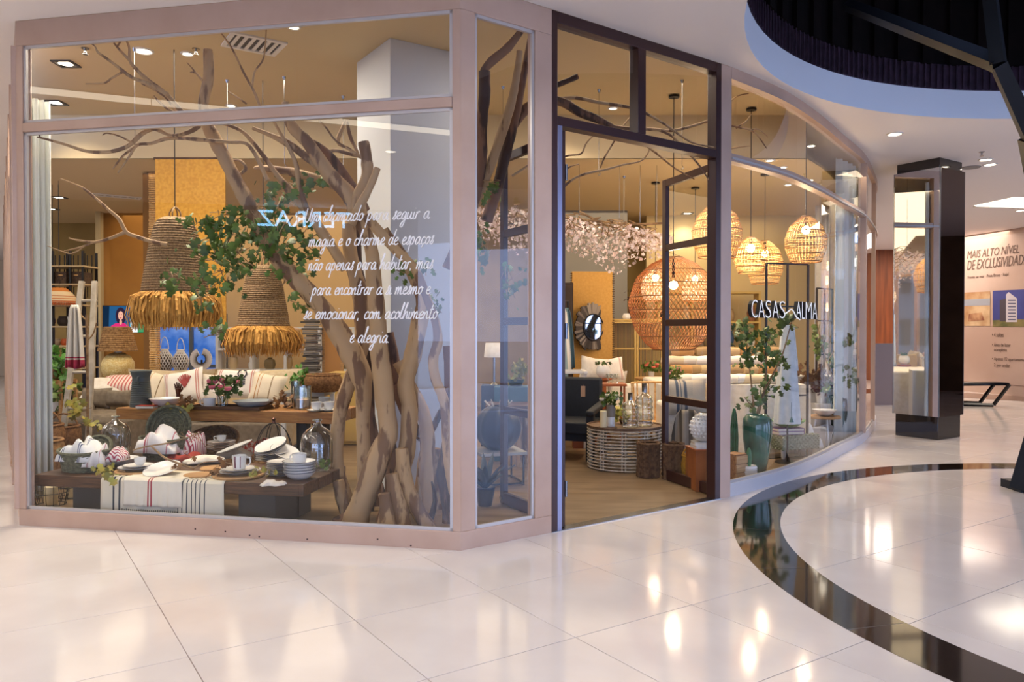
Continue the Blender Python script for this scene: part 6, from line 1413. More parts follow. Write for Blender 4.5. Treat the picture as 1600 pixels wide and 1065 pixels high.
t = thing('side_table', 'small orange-brown wooden table with glasses before armchair', 'table', (X(956, 9.85), 9.85, .006)); mb = MB(); mb.box((0, 0, ZR(598, 10.2)), (.34, .34, .03)); mb.build('top', OW, parent=t, bevel=.004)
for a in (-1, 1):
    for b in (-1, 1): mb = MB(); mb.box((a*.14, b*.14, ZR(598, 10.2)/2), (.025, .025, ZR(598, 10.2) - .03)); mb.build('leg', OW, parent=t)
zq = ZR(598, 10.2) + .022
for k, px in enumerate((950, 957, 963)):
    mb = MB(); mb.lathe([(0, 0), (.025, .0), (.004, .012), (.004, .05), (.028, .07), (.032, .12), (.028, .12), (0, .06)], 14); tag(mb.build('wine_glass', BOTTLE, loc=(X(px, 9.85), 9.82, zq)), 'small stemmed glass on the orange-brown table, ' + ('left', 'middle', 'right')[k] + ' of three', 'glass')
t = thing('plant_pot', 'round white ceramic pot with sprig between the armchair cushions', 'pot', (X(943, 10.6), 10.6, ZR(590, 10.6))); mb = MB(); mb.lathe([(0, 0), (.05, 0), (.10, .06), (.10, .12), (.08, .17), (.07, .17), (0, .1)], 24); mb.build('pot', CERAM, parent=t); mb = MB(); lm_ = leaf_mesh(.05)
for k in range(14): M = Matrix.Translation((R.uniform(-.1, .1), R.uniform(-.05, .05), .19 + R.uniform(0, .03))) @ Euler((R.uniform(0, 2), 0, R.uniform(0, 6))).to_matrix().to_4x4(); mb.add(lm_.v, lm_.f, 0, M)
mb.build('sprig', LEAFD, parent=t, kind='stuff')
t = thing('stool', 'white round pot stand between the armchair cushions', 'stool', (X(943, 10.6), 10.6, .006)); mb = MB(); mb.lathe([(.10, 0), (.12, .02), (.04, .1), (.04, ZR(590, 10.6) - .06), (.12, ZR(590, 10.6) - .03), (.12, ZR(590, 10.6) - .008), (0, ZR(590, 10.6) - .008)], 24); mb.build('body', OW, parent=t)
# white wooden rack chair and clothes behind door
t = thing('white_chair', 'white-painted wooden chair frame behind the navy armchair', 'chair', (X(888, 10.0), 10.0, .006)); WW = mat('white_painted_wood', '#d0cdc8', .5)
for a in (-1, 1):
    for b in (-1, 1): mb = MB(); mb.box((a*.2, b*.2, .49), (.04, .04, .98)); mb.build('leg', WW, parent=t, bevel=.003)
    mb = MB(); mb.box((a*.2, 0, .97), (.05, .5, .035)); mb.build('arm', WW, parent=t, bevel=.003)
for z in (.62, .97):
    for q in (-.2, .2): mb = MB(); mb.box((0, q, z), (.44, .03, .035)); mb.build('cross_rail', WW, parent=t, bevel=.003)
mb = MB(); mb.box((0, 0, .55), (.44, .44, .03)); mb.build('seat', WW, parent=t)
t = thing('clothes_rail', 'black rail of hanging clothes behind the left door leaf', 'clothes rail', (X(878, 11.0), 11.0, .006)); mb = MB()
mb.tube([(-.25, -.2, 0), (-.25, -.2, ZR(470, 11)), (.10, .2, ZR(470, 11)), (.10, .2, 0)], .016, 7); mb.build('frame', BLACKM, parent=t)
for k, (c_, lb) in enumerate((('#c7d0d4', 'pale grey-blue shirt on the clothes rail, front'), ('#8fa6b0', 'blue-grey shirt on the clothes rail, middle'), ('#e0ddd6', 'white shirt on the clothes rail'), ('#5b7580', 'teal-grey garment on the clothes rail, back'))):
    hang('garment', lb, 'clothes', 866 + k*5.5, 10.75 + k*.1, ZR(598 - k*8, 10.8), ZR(480, 10.8), .30, cloth('garment_' + str(k), c_), 2, .05, k)
t = thing('panelled_cabinet', 'dark panelled cabinet standing behind the clothes rail', 'cabinet', (X(872, 11.6), 11.7, .006)); mb = MB(); mb.box((0, 0, 1.12), (.45, .3, 2.2)); mb.build('body', mat('dark_brown_cab', '#3a2a1e', .7), parent=t, bevel=.004); mb = MB(); mb.box((.1, -.16, 1.12), (.2, .02, 2.1)); mb.build('door', mat('dark_brown_cab'), parent=t) if False else mb.build('door', MATS['dark_brown_cab'], parent=t, bevel=.003)
# navy armchair
D_ = 9.2; t = thing('armchair', 'dark navy slab-sided armchair with paper tag inside doorway', 'armchair', (X(893, D_), D_, .006), -.35); NV = mat('navy_fabric', '#10161f', .7, col2='#0b1018', scale=30)
mb = MB(); mb.box((0, .28, .60), (.62, .08, .66), M=Matrix.Translation((0, 0, 0)) @ Matrix.Rotation(0, 4, 'X')); mb.build('backrest', NV, parent=t, bevel=.03)
mb = MB(); mb.box((0, -.05, .38), (.6, .62, .14)); mb.build('seat', NV, parent=t, bevel=.02)
for a in (-1, 1):
    mb = MB(); mb.box((a*.33, -.02, .60), (.09, .72, .07), M=Matrix.Rotation(.10, 4, 'X')); mb.build('arm', NV, parent=t, bevel=.02)
    for b in (-1, 1): mb = MB(); mb.box((a*.31, b*.30, .27), (.09, .09, .54)); mb.build('leg', NV, parent=t, bevel=.01)
mb = MB(); mb.box((0, -.05, .27), (.54, .5, .09)); mb.build('seat_frame', NV, parent=t)
mb = MB(); mb.box((.08, -.06 - .2, .76), (.055, .004, .13)); mb.tube([(.08, -.255, .825), (.08, -.25, .88)], .002, 4); 
o = mb.build('price_tag', mat('kraft_tag', '#a8846a', .8), parent=t); o.location = (0, .495, 0)
t = thing('leather_bag', 'brown leather bag with loop handle behind the navy armchair', 'bag', (X(913, 9.9), 9.9, .006)); BL = mat('tan_leather', '#8a4a24', .5); mb = MB(); mb.box((0, 0, .30), (.26, .14, .34), taper=.8); mb.build('body', BL, parent=t, bevel=.03); mb = MB(); mb.tube([(.09*math.cos(a), 0, .47 + .17*math.sin(a)) for a in [pi*k/10 for k in range(11)]], .010, 6); mb.build('handle', BL, parent=t); mb = MB(); mb.box((0, 0, .065), (.3, .2, .13)); mb.build('base', BL, parent=t)
# round rattan coffee table
D_ = 8.48; t = thing('coffee_table', 'round coffee table with wooden tray top on ringed pale rattan drum', 'table', (X(976, D_), D_, .006)); r = .405; h = .44
mb = MB(); mb.lathe([(0, h), (r*1.0, h), (r*1.02, h + .012), (r*1.02, h + .03), (r*.985, h + .03), (r*.975, h + .014), (0, h + .014)], 48); mb.build('tray_top', mat('grey_brown_table_top', '#7d6450', .45, col2='#644c3a', scale=4, stretch=(1, 8, 1)), parent=t)
for i in range(13): mb = MB(); mb.ring((0, 0), r, .02 + (h - .03)*i/12, .0068, 48, 6); mb.build('rattan_ring', RATTANP, parent=t)
for j in range(10):
    a = 2*pi*j/10 + .15
    for s_ in (-.016, .016): mb = MB(); mb.tube([((r - .014)*math.cos(a + s_/r*1.2), (r - .014)*math.sin(a + s_/r*1.2), .008), ((r - .014)*math.cos(a + s_/r*1.2), (r - .014)*math.sin(a + s_/r*1.2), h)], .009, 6); mb.build('rattan_upright', RATTANP, parent=t)
mb = MB()
for i in range(9): mb.tube([(-.3, 0 + R.uniform(-.02, .02), .03 + i*.04), (.3, 0, .03 + i*.04)], .006, 4)
mb.build('inner_brace', RATTANP, parent=t)
zt = .006 + h + .0145 + .001; cxT, cyT = X(976, D_), D_
def hobnail(px, D, r, hh, label):
    t = thing('bottle', label, 'glass bottle', (X(px, D), D, zt)); mb = MB(); pr = []
    for i in range(25): u = i/24; pr.append((r*(1 + .07*math.sin(u*5*2*pi)), .01 + hh*.66*u))
    pr = [(0, 0), (r*.8, 0)] + pr + [(r*.8, hh*.72), (r*.4, hh*.78), (r*.26, hh*.82), (r*.25, hh*.98), (r*.3, hh)]; mb.lathe(pr, 32, wob=.0); mb.build('glass_body', BOTTLE, parent=t)
    mb = MB(); mb.lathe([(r*.26, hh*.80), (r*.29, hh*.80), (r*.29, hh), (r*.33, hh + .005), (0, hh + .006)], 20); mb.build('neck_band', STEEL, parent=t)
hobnail(985, 8.3, .088, .37, 'shorter rippled clear glass bottle with metal neck'); hobnail(1007, 8.45, .092, .46, 'taller rippled clear glass bottle with metal neck')
mb = MB(); mb.lathe([(0, 0), (.038, 0), (.038, .17), (.03, .175), (0, .17)], 22); tag(mb.build('candle', CANDLE, loc=(X(943, 8.25), 8.25, zt + .012)), 'cream pillar candle on the round coffee table', 'candle')
mb = MB(); mb.lathe([(0, 0), (.10, 0), (.105, .011), (0, .009)], 28); tag(mb.build('dish', WOODD, loc=(X(950, 8.25), 8.27, zt)), 'dark round dish under the candle and vase', 'dish')
t = thing('vase', 'two-tone concrete and white cylinder vase on coffee table', 'vase', (X(955, 8.33), 8.33, zt + .012)); mb = MB(); mb.lathe([(0, 0), (.042, 0), (.042, .10)], 24); mb.build('lower_band', CERAM, parent=t, label='white lower band'); mb = MB(); mb.lathe([(.042, .10), (.046, .11), (.046, .23), (.038, .23), (0, .2)], 24); mb.build('upper_band', mat('grey_concrete', '#8d8578', .8), parent=t, label='grey upper band')
bouquet((X(955, 8.33), 8.33, zt + .165), 'small white and green bouquet in two-tone vase on coffee table', .85, 6, '#e6e0cc', seed=8, mname='white_rose')
leafy('table_plant', 'low green foliage behind the bottles on coffee table', 'plant', (X(975, 8.6), 8.62, zt), [(0, 0, .12, .10), (-.07, 0, .1, .08)], 50, .06, LEAFY, 12, pot=(.05, .05, WOODD))
# rope baskets by the table
def rope_basket(px, pyb, r, h, label, m, tw=True):
    x, y, _ = at(px, pyb, .006); t = thing('rope_basket', label, 'basket', (x, y, .006)); mb = MB()
    for k in range(40):
        a = 2*pi*k/40; mb.tube([(r*(1 - .06*math.sin(pi*u))*math.cos(a + .02*math.sin(u*8 + k)), r*(1 - .06*math.sin(pi*u))*math.sin(a + .02*math.sin(u*8 + k)), h*u + (R.uniform(-.012, .012) if u in (0, 1) else 0)) for u in (0, .25, .5, .75, 1)], .0105, 5)
    mb.build('strands', m, parent=t); mb = MB(); mb.lathe([(0, .01), (r*.95, .01), (r*.95, .02)], 20); mb.build('bottom', m, parent=t); mb = MB(); mb.ring((0, 0), r*.98, h*.98, .014, 24, 6); mb.build('rim', m, parent=t); return t
BARKR = mat('brown_twig_bundle', '#7a5c40', .85, col2='#4f3826', scale=30, bump=.5)
rope_basket(1013, 744, .115, .35, 'brown twig cylinder basket in front of the coffee table', BARKR); rope_basket(1052, 748, .105, .36, 'brown twig cylinder basket seen through the right door leaf', BARKR)
# ================================================================ BED / LINEN DISPLAY (right)
D0 = 9.4; bx0, bx1 = X(1040, D0), X(1268, D0); t = thing('linen_table', 'long display table covered to the floor with white linen', 'table', ((bx0+bx1)/2, 10.2, .006)); wB = bx1 - bx0; hB = ZR(602, D0)
def skirt(a, b):
    x = (a - .5)*wB; return (x, -.75 + .018*math.sin(a*42) + .012*math.sin(a*17) - .03*(1-b), hB*b)
mb = MB(); mb.grid(skirt, 120, 4); mb.build('skirt', LINEN, parent=t); mb = MB(); mb.box((0, .1, hB/2), (wB - .02, 1.62, hB)); mb.build('top', LINEN, parent=t, bevel=.03)
cl_ = [('#d9c7a4', 'beige'), ('#c4a67a', 'tan'), ('#e6ddcd', 'cream'), ('#b98a58', 'caramel'), ('#efe9de', 'white'), ('#a8895f', 'khaki')]
k = 0
for row, (zz, nR, y_) in enumerate(((hB + .06, 9, -.6), (hB + .17, 8, -.52), (hB + .28, 7, -.45), (hB + .39, 5, -.38))):
    for i in range(nR):
        c_, nme = cl_[(i*2 + row*3) % 6]; xx = -wB/2 + .16 + (wB - .3)*(i + .5*(row % 2))/nR*.98; mb = MB(); rr = .058
        mb.tube([(-.14, 0, 0), (-.13, 0, 0), (0, 0, .006), (.13, 0, 0), (.14, 0, 0)], [rr*.7, rr, rr*1.08, rr, rr*.7], 14)
        for q in (-1, 1): mb.tube([(q*.141, rr*.6*u*math.cos(u*14), rr*.6*u*math.sin(u*14)) for u in [j/10 for j in range(11)]], .006, 4)
        o = mb.build('rolled_throw', cloth('roll_' + nme, c_), loc=(t.location.x + xx, t.location.y + y_, zz + .006), rz=R.uniform(-.25, .25)); tag(o, 'rolled %s throw on the white linen table, %s row, %s from left' % (nme, ('bottom', 'second', 'third', 'top')[row], ('first', 'second', 'third', 'fourth', 'fifth', 'sixth', 'seventh', 'eighth', 'ninth')[i]), 'throw', group='rolled throws on the linen table'); k += 1
STB = stripes('grey_striped_cushion', '#bdb3a2', [(.28, .34, '#5c6470'), (.38, .40, '#5c6470'), (.46, .52, '#5c6470')])
pillow(1070, 620, 8.6, .50, .42, STB, 'beige cushion with blue-grey stripes seen through door leaf', lean=.3); pillow(1100, 622, 8.8, .44, .38, BEIGE, 'sand coloured cushion right of the striped one', lean=.3)
t = thing('linen_pouf', 'pale linen pouf holding the striped cushion', 'stool', (X(1080, 8.75), 8.8, .006)); mb = MB(); mb.box((0, 0, .35), (.7, .5, .68)); mb.build('body', LINEN, parent=t, bevel=.04)
def dress_(u): return u
hang('striped_cloth', 'tall grey and taupe striped cloth draped in front of the pouf', 'cloth', 1074, 8.3, .05, ZR(640, 8.3), .42, stripes('taupe_striped_cloth', '#a79a88', [(.1, .2, '#5f584e'), (.3, .36, '#5f584e'), (.55, .66, '#6e665a'), (.8, .86, '#5f584e')]), 2, .04)
# right leaf foreground items
x, y, _ = at(1082, 752, .006); round_basket(0, 0, .10, .26, 'yellow straw tote basket with handle at foot of the door leaf', mat('yellow_straw', '#c9962e', .8, col2='#a87820', scale=40, bump=.4), loc=(x, y, .006), handle=True)
x, y, _ = at(1106, 768, .006); t = thing('wooden_box', 'orange-brown wooden box at foot of door leaf holding books', 'box', (x, y + .15, .006), .1); mb = MB(); mb.box((0, 0, .19), (.26, .3, .38)); mb.build('body', mat('orange_box_wood', '#9a5a2a', .5, col2='#824820', scale=5), parent=t, bevel=.004); mb = MB(); mb.box((0, 0, .385), (.27, .31, .012)); mb.build('lid', OW, parent=t)
for k in range(2): b_ = thing('book', 'white book, %s of the pair under the textured sphere' % ('lower', 'upper')[k], 'book', (x, y + .13, .40 + k*.03), .1 - k*.1); mb = MB(); mb.box((0, 0, .013), (.22, .17, .024)); mb.build('pages', LINEN, parent=b_); mb = MB(); mb.box((0, 0, .0265), (.226, .176, .003)); mb.box((0, 0, -.0005), (.226, .176, .003)); mb.build('cover', CERAM, parent=b_)
t = thing('textured_vase', 'white dimpled ceramic sphere vase standing on the white books', 'vase', (x, y + .13, .458)); mb = MB(); R8 = .135
mb.lathe([(.05, 0), (.09, .02), (R8, .12), (R8*.93, .19), (R8*.6, .25), (.05, .27), (.04, .27)], 32); mb.build('body', CERAM, parent=t); mb = MB()
for i in range(9):
    for j in range(20): a = 2*pi*(j + .5*(i % 2))/20; ph = .3 + 2.2*i/8; rr = R8*math.sin(ph)*.98; mb.sphere((rr*math.cos(a), rr*math.sin(a), .135 - R8*math.cos(ph)*.95), .014, 6, 4)
mb.build('bobbles', CERAM, parent=t, kind='stuff')
def cactus(px, pyb, h, r, label, D=None):
    x, y, _ = at(px, pyb, .006); t = thing('cactus_ornament', label, 'ornament', (x, y, .006)); mb = MB(); vs = []; n = 24; rows = 12
    for i in range(rows+1):
        u = i/rows; q = r*(math.sin(pi*min(.98, .12 + u*.86))**.5 if u > .5 else .85 + .15*u*2)
        for j in range(n): a = 2*pi*j/n; k = q*(1 if j % 2 else .8); vs.append((k*math.cos(a), k*math.sin(a), h*u))
    mb.add(vs, [(i*n+j, i*n+(j+1) % n, (i+1)*n+(j+1) % n, (i+1)*n+j) for i in range(rows) for j in range(n)] + [tuple(range(n))[::-1], tuple(rows*n + j for j in range(n))]); mb.build('stem', mat('cactus_green', '#2f7a4a', .4, col2='#1f5a34', scale=10), parent=t)
    return t
cactus(1147, 733, .66, .045, 'tall green ribbed cactus ornament against the white door post')
x, y, _ = at(1151, 752, .006); t = thing('wooden_crate', 'light wooden crate just inside the curved window by the door post', 'box', (x + .0, y + .05, .006), .6); mb = MB()
for k in range(3): 
    m2 = MB(); m2.box((0, -.08, .05 + k*.085), (.17, .012, .075)); m2.build('slat', WOODL, parent=t, bevel=.002)
mb.box((0, 0, .14), (.16, .15, .27)); mb.build('body', WOODM, parent=t)
x, y, _ = at(1170, 750, .006); t = thing('cactus_pot', 'white ribbed pot holding a small dark cactus', 'pot', (x, y, .006)); mb = MB(); mb.lathe([(0, 0), (.07, 0), (.082, .06), (.08, .14), (.074, .15), (.066, .15), (0, .12)], 28); mb.build('pot', CERAM, parent=t); mb = MB(); [mb.ring((0, 0), .080, .02 + k*.022, .005, 24, 4) for k in range(6)]; mb.build('ribs', CERAM, parent=t); mb = MB(); mb.sphere((0, 0, .22), .03, 10, 8, (1, 1, 3.6)); mb.build('cactus', MATS['cactus_green'], parent=t)
# green floor vases with boughs
def floor_vase(px, pyb, r, h, m, label):
    x, y, _ = at(px, pyb, .006); t = thing('floor_vase', label, 'vase', (x, y, .006)); mb = MB(); mb.lathe([(0, 0), (r*.5, 0), (r*.58, .02), (r*.78, h*.3), (r*.97, h*.62), (r, h*.8), (r*.95, h*.93), (r*.78, h*.985), (r*.70, h), (r*.62, h*.98), (r*.6, h*.9), (0, h*.8)], 40); mb.build('body', m, parent=t); return t
v1 = floor_vase(1183, 742, .15, .63, TEALG, 'large mottled green glazed floor vase with boughs beside door post'); v2 = floor_vase(1306, 693, .145, .64, TEALD, 'dark teal floor vase with boughs near the pale curtain')
def boughs(name, label, base, lines, lsp, D, nl, sz, seed):
    R9 = random.Random(seed); t = thing(name, label, 'branches', base)
    for ln in lines: q = [(*P(a, b, D + c), r_*D/FPX) for a, b, c, r_ in ln]; q = crom(q, 3); mb = MB(); mb.tube([p[:3] for p in q], [p[3]*.6 for p in q], 6); mb.build('stem', TWIG, parent=t, world=True)
    pr = None
    for k in range(nl):
        s_ = R9.choice(lsp); p = P(s_[0] + R9.gauss(0, s_[2]), s_[1] + R9.gauss(0, s_[3]), D + R9.uniform(-.15, .15))
        if pr is None: pr = leaf_mesh(sz).build('leaf', LEAFD, parent=t); o = pr
        else: o = pr.copy(); COL.objects.link(o)
        o.location = p - Vector(t.location); o.rotation_euler = (R9.uniform(.4, 2.2), R9.uniform(-.8, .8), R9.uniform(-1.2, 1.2)); o.scale = (R9.uniform(.6, 1.25),)*3
boughs('vase_boughs', 'ivy-leaved boughs rising from the mottled green vase', (v1.location.x, v1.location.y, .62), [[(1182, 652, 0, 3), (1190, 620, 0, 2.5), (1210, 580, -.05, 2.2), (1222, 555, -.05, 2), (1232, 520, -.1, 1.5), (1238, 500, -.1, 1)], [(1180, 652, 0, 3), (1176, 620, .05, 2.5), (1172, 580, .1, 2), (1165, 530, .1, 1.5), (1160, 500, .1, 1)], [(1185, 650, 0, 2.5), (1196, 600, 0, 2), (1197, 560, .05, 1.6), (1205, 520, .05, 1)], [(1183, 650, 0, 2), (1172, 632, 0, 1.6), (1163, 620, 0, 1)]], [(1165, 520, 12, 16), (1185, 535, 16, 18), (1200, 560, 12, 16), (1175, 555, 12, 14), (1228, 500, 6, 6), (1205, 525, 10, 10), (1175, 632, 10, 8), (1195, 620, 10, 8), (1205, 602, 10, 10), (1165, 515, 14, 14), (1180, 540, 16, 14), (1190, 560, 14, 12), (1215, 560, 8, 12)], 8.25, 230, .072, 3)
boughs('vase_boughs', 'sparse ivy boughs rising from the dark teal vase', (v2.location.x, v2.location.y, .62), [[(1305, 630, 0, 2.5), (1303, 600, 0, 2), (1296, 575, 0, 2), (1290, 560, 0, 1.8), (1280, 520, 0, 1.4), (1276, 500, 0, 1)], [(1292, 566, 0, 1.6), (1305, 545, 0, 1.4), (1318, 530, 0, 1)], [(1305, 625, 0, 2), (1315, 590, 0, 1.6), (1322, 560, 0, 1)]], [(1278, 525, 6, 10), (1285, 545, 8, 8), (1322, 530, 5, 6), (1316, 575, 8, 10), (1326, 590, 8, 8), (1296, 605, 6, 6), (1308, 565, 6, 8)], 10.2, 130, .075, 5)
# woven stool, books, bowl
x, y, _ = at(1243, 716, .006); t = thing('woven_stool', 'low sage woven rope stool on white feet in curved window', 'stool', (x, y + .18, .006), .35); SAG = mat('sage_rope', '#a3aa94', .8, col2='#7c846e', scale=50, bump=.8); lw_, ld_, z0_, z1_ = .54, .40, .10, .27
mb = MB(); mb.box((0, 0, (z0_+z1_)/2), (lw_ - .03, ld_ - .03, z1_ - z0_ - .01)); mb.build('core', SAG, parent=t)
mb = MB()
for row in range(8):
    z = z0_ + .012 + row*.0225
    for side in range(4):
        L_ = lw_ if side % 2 == 0 else ld_; o_ = (ld_ if side % 2 == 0 else lw_)/2 - .012; nn = int(L_/.03)
        for i in range(nn):
            if (i + row) % 2: continue
            q = -L_/2 + (i + .5)*L_/nn; c = [(q, -o_), (o_, q), (q, o_), (-o_, q)][side]; mb.sphere((c[0], c[1], z), .014, 6, 4, (1.6, .8, .8) if side % 2 == 0 else (.8, 1.6, .8))
for i in range(18):
    for j in range(13):
        if (i + j) % 2: mb.sphere((-lw_/2 + .02 + i*(lw_ - .04)/17, -ld_/2 + .02 + j*(ld_ - .04)/12, z1_ - .004), .014, 6, 4, (1.3, 1.3, .6))
mb.build('rope_weave', SAG, parent=t, kind='stuff')
for a in (-1, 1):
    for b in (-1, 1): mb = MB(); mb.lathe([(0, 0), (.02, 0), (.028, .03), (.03, .10), (0, .10)], 12, c=(a*.22, b*.15, 0)); mb.build('leg', WW, parent=t)
zz = .006 + z1_ + .008
for k, (c_, lb) in enumerate((('#8a5a9a', 'purple-spined book on woven stool, lower'), ('#6a3f7a', 'plum-spined book on woven stool, upper'))):
    b_ = thing('book', lb, 'book', (x - .07, y + .12, zz + k*.038), .25 - k*.05); mb = MB(); mb.box((0, 0, .018), (.33, .22, .028)); mb.build('pages', LINEN, parent=b_); mb = MB(); mb.box((0, 0, .002), (.34, .23, .004)); mb.box((0, 0, .034), (.34, .23, .004)); mb.box((.168, 0, .018), (.004, .23, .032)); mb.build('cover', mat('book_' + str(k), c_, .5), parent=b_)
t = thing('leaf_bowl', 'green leaf-shaped ceramic bowl filled with red potpourri', 'bowl', (x - .05, y + .12, zz + .077)); GB = mat('celadon_green_glaze', '#8fbf7a', .3, col2='#6fa45c', scale=8, coat=.3)
for k in range(12):
    a = 2*pi*k/12; mb = MB(); mb.grid(lambda u, v: ((.05 + .15*v + .012*math.sin(v*3))*math.cos(a + (u-.5)*.75*(1 - .55*v)), (.05 + .15*v)*math.sin(a + (u-.5)*.75*(1 - .55*v)), .005 + .085*v**1.5 - .01*abs(u-.5)), 4, 4); mb.build('leaf_petal', GB, parent=t, solid=.004)
mb = MB(); mb.lathe([(0, 0), (.06, 0), (.07, .02), (0, .015)], 20); mb.build('foot', GB, parent=t)
mb = MB(); lm_ = leaf_mesh(.035)
for k in range(120): q = R.uniform(0, 1)**.5*.15; a = R.uniform(0, 6.3); M = Matrix.Translation((q*math.cos(a), q*math.sin(a), .075 + R.uniform(0, .03))) @ Euler((R.uniform(0, 3), R.uniform(0, 3), 0)).to_matrix().to_4x4(); mb.add(lm_.v, lm_.f, 0, M)
mb.build('potpourri', mat('red_brown_potpourri', '#6e2f2a', .8, col2='#a86a5a', scale=30), parent=t, kind='stuff')
# side table with shell, driftwood lamp
t = thing('side_table', 'round pale wood side table left of the dark teal vase', 'table', (X(1288, 9.9), 9.9, .006)); hh = ZR(650, 9.9); mb = MB(); mb.lathe([(0, hh - .03), (.20, hh - .03), (.205, hh - .015), (.20, hh), (0, hh)], 32); mb.build('top', WOODL, parent=t)
for k in range(3): a = 2*pi*k/3 + .5; mb = MB(); mb.tube([(.16*math.cos(a), .16*math.sin(a), 0), (.10*math.cos(a), .10*math.sin(a), hh - .03)], .014, 8); mb.build('leg', CERAM, parent=t)
big = MB(); big.lathe([(0, 0), (.06, 0), (.13, .05), (.15, .08), (.12, .055), (0, .02)], 24, wob=.05); tag(big.build('bowl', CERAM, loc=(X(1288, 9.9), 9.88, hh + .008)), 'shallow white wavy bowl on the round side table', 'bowl')
leafy('purple_flowers', 'dark purple flowers behind the round side table', 'flowers', (X(1282, 10.2), 10.2, .55), [(-.05, 0, .2, .07), (.06, 0, .19, .07)], 60, .05, mat('dark_purple_petal', '#4a2438', .7), 14, pot=(.06, .14, CERAM)); t = thing('stool', 'small white plinth under the purple flowers', 'plinth', (X(1282, 10.2), 10.2, .006)); mb = MB(); mb.box((0, 0, .27), (.2, .2, .54)); mb.build('body', WW, parent=t, bevel=.004)
x, y, _ = at(1288, 700, .006); t = thing('shell_ornament', 'large white folded shell ornament on floor right of woven stool', 'ornament', (x, y, .006)); mb = MB()
def shf(u, v): a = u*4.2 + .3; r_ = .05 + .10*v + .03*math.sin(u*12)*v; return (r_*math.cos(a), r_*math.sin(a), .26*v + .03*math.sin(u*9)*v)
mb.grid(shf, 30, 8); mb.build('shell', CERAM, parent=t, solid=.008)
bundle('shell_ornament', 'white ruffled coral ornament at the right rear of woven stool', (X(1268, 9.3), 9.3, .006), (.26, .2, .34), CERAM, 44)
# dress on mannequin
t = thing('dress', 'long white dress on a slim stand in the middle of curved window', 'dress', (X(1231, 8.75), 8.75, .006)); mb = MB(); DW = cloth('white_dress_cotton', '#dfe6e8', '#d3dcdf'); zt_, zb_ = ZR(508, 8.75), ZR(662, 8.75)
def dr(u, v):
    a = 2*pi*u; r_ = (.145 - .085*v**1.3)*(1 + .09*math.sin(a*7)*(1-v)); return (r_*math.cos(a), r_*.7*math.sin(a), zb_ + (zt_ - zb_)*v)
mb.grid(dr, 84, 14); mb.build('skirt', DW, parent=t)
for s_ in (-1, 1): mb = MB(); mb.grid(lambda u, v: (s_*(.05 + .05*v + .02*math.sin(u*6)), .03*math.cos(u*6.28), zt_ - .02 - .5*v), 10, 6); mb.build('sleeve', DW, parent=t, solid=.004)
mb = MB(); mb.tube([(0, 0, 0), (0, 0, zt_ + .1)], .010, 8); mb.lathe([(0, 0), (.14, 0), (.13, .015), (0, .018)], 24); mb.build('stand', BLACKM, parent=t); mb = MB(); mb.tube([(-.12, 0, zt_ - .03), (0, 0, zt_ + .03), (.12, 0, zt_ - .03)], .008, 6); mb.build('hanger', WOODM, parent=t)
mb = MB(); mb.tube([(0, -.12, zb_ + .25), (0, -.13, zb_ + .05)], .002, 4); mb.lathe([(0, 0), (.025, 0), (0, .07)], 10, c=(0, -.13, zb_ + .03)); mb.build('teal_tassel', mat('teal_thread', '#2a6a72', .8), parent=t, label='teal hanging tassel')
# black frames
def frame(px0, px1, D, pyt, z0, label, nx=1, rows=(.5,), D1=None):
    x0, x1 = X(px0, D), X(px1, D1 or D); t = thing('garment_rack', label, 'rack', ((x0+x1)/2, (D + (D1 or D))/2, .006), math.atan2((D1 or D) - D, x1 - x0)); w_ = math.hypot(x1-x0, (D1 or D) - D); zt_ = ZR(pyt, D) - .006
    for k in range(nx+1): mb = MB(); mb.box((-w_/2 + w_*k/nx, 0, (zt_ + z0)/2), (.022, .022, zt_ - z0)); mb.build('upright', BLACKM, parent=t, smooth=False)
    for q in [0, 1] + list(rows): mb = MB(); mb.box((0, 0, z0 + (zt_ - z0)*q), (w_, .018, .018)); mb.build('crossbar', BLACKM, parent=t, smooth=False)
frame(1197, 1262, 9.0, 411, 0.0, 'black metal clothes frame crossing behind the shop sign', 2, (.78, .32), D1=9.2); frame(1276, 1300, 11.0, 450, 0.0, 'small black metal grid frame against the wall curtain', 2, (.3, .55, .78), D1=11.3)
leafy('wall_greenery', 'dry grasses and leaves behind the white dress at right', 'plant', (X(1255, 10.3), 10.3, .9), [(0, 0, .05, .12), (.14, 0, -.02, .12), (.25, 0, -.0, .1)], 90, .07, LEAFB, 17); 
mb = MB(); mb.box((0, 0, .45), (.62, .35, .88)); o = tag(mb.build('counter', WW, loc=(X(1272, 10.5), 10.55, .006), bevel=.01), 'white counter behind the dress carrying dry grasses', 'counter')
# items seen through the narrow window
x, y, _ = at(772, 748, .006)
t = thing('side_table', 'black metal frame side table behind the narrow window', 'table', (X(778, 7.6), 7.6, .006), .3); hh = ZR(705, 7.6)
for a in (-1, 1):
    for b in (-1, 1): mb = MB(); mb.box((a*.20, b*.2, hh/2), (.016, .016, hh)); mb.build('leg', BLACKM, parent=t, smooth=False)
    mb = MB(); mb.box((a*.2, 0, .02), (.016, .4, .016)); mb.box((0, a*.2, .02), (.4, .016, .016)); mb.build('base_rail', BLACKM, parent=t, smooth=False)
mb = MB(); mb.box((0, 0, hh), (.46, .46, .03)); mb.build('top', mat('light_stone_top', '#a8a49c', .5), parent=t, bevel=.003)
t = thing('melon_pot', 'round dark navy ribbed pot on the black side table', 'pot', (X(778, 7.6), 7.6, hh + .022)); mb = MB(); n = 40; vs = []; r_ = .235; rows = 16
for i in range(rows+1):
    ph = .35 + 2.45*i/rows
    for j in range(n): a = 2*pi*j/n; q = r_*math.sin(ph)*(1 - .07*abs(math.cos(a*5))**4); vs.append((q*math.cos(a), q*math.sin(a), .215 - .23*math.cos(ph)))
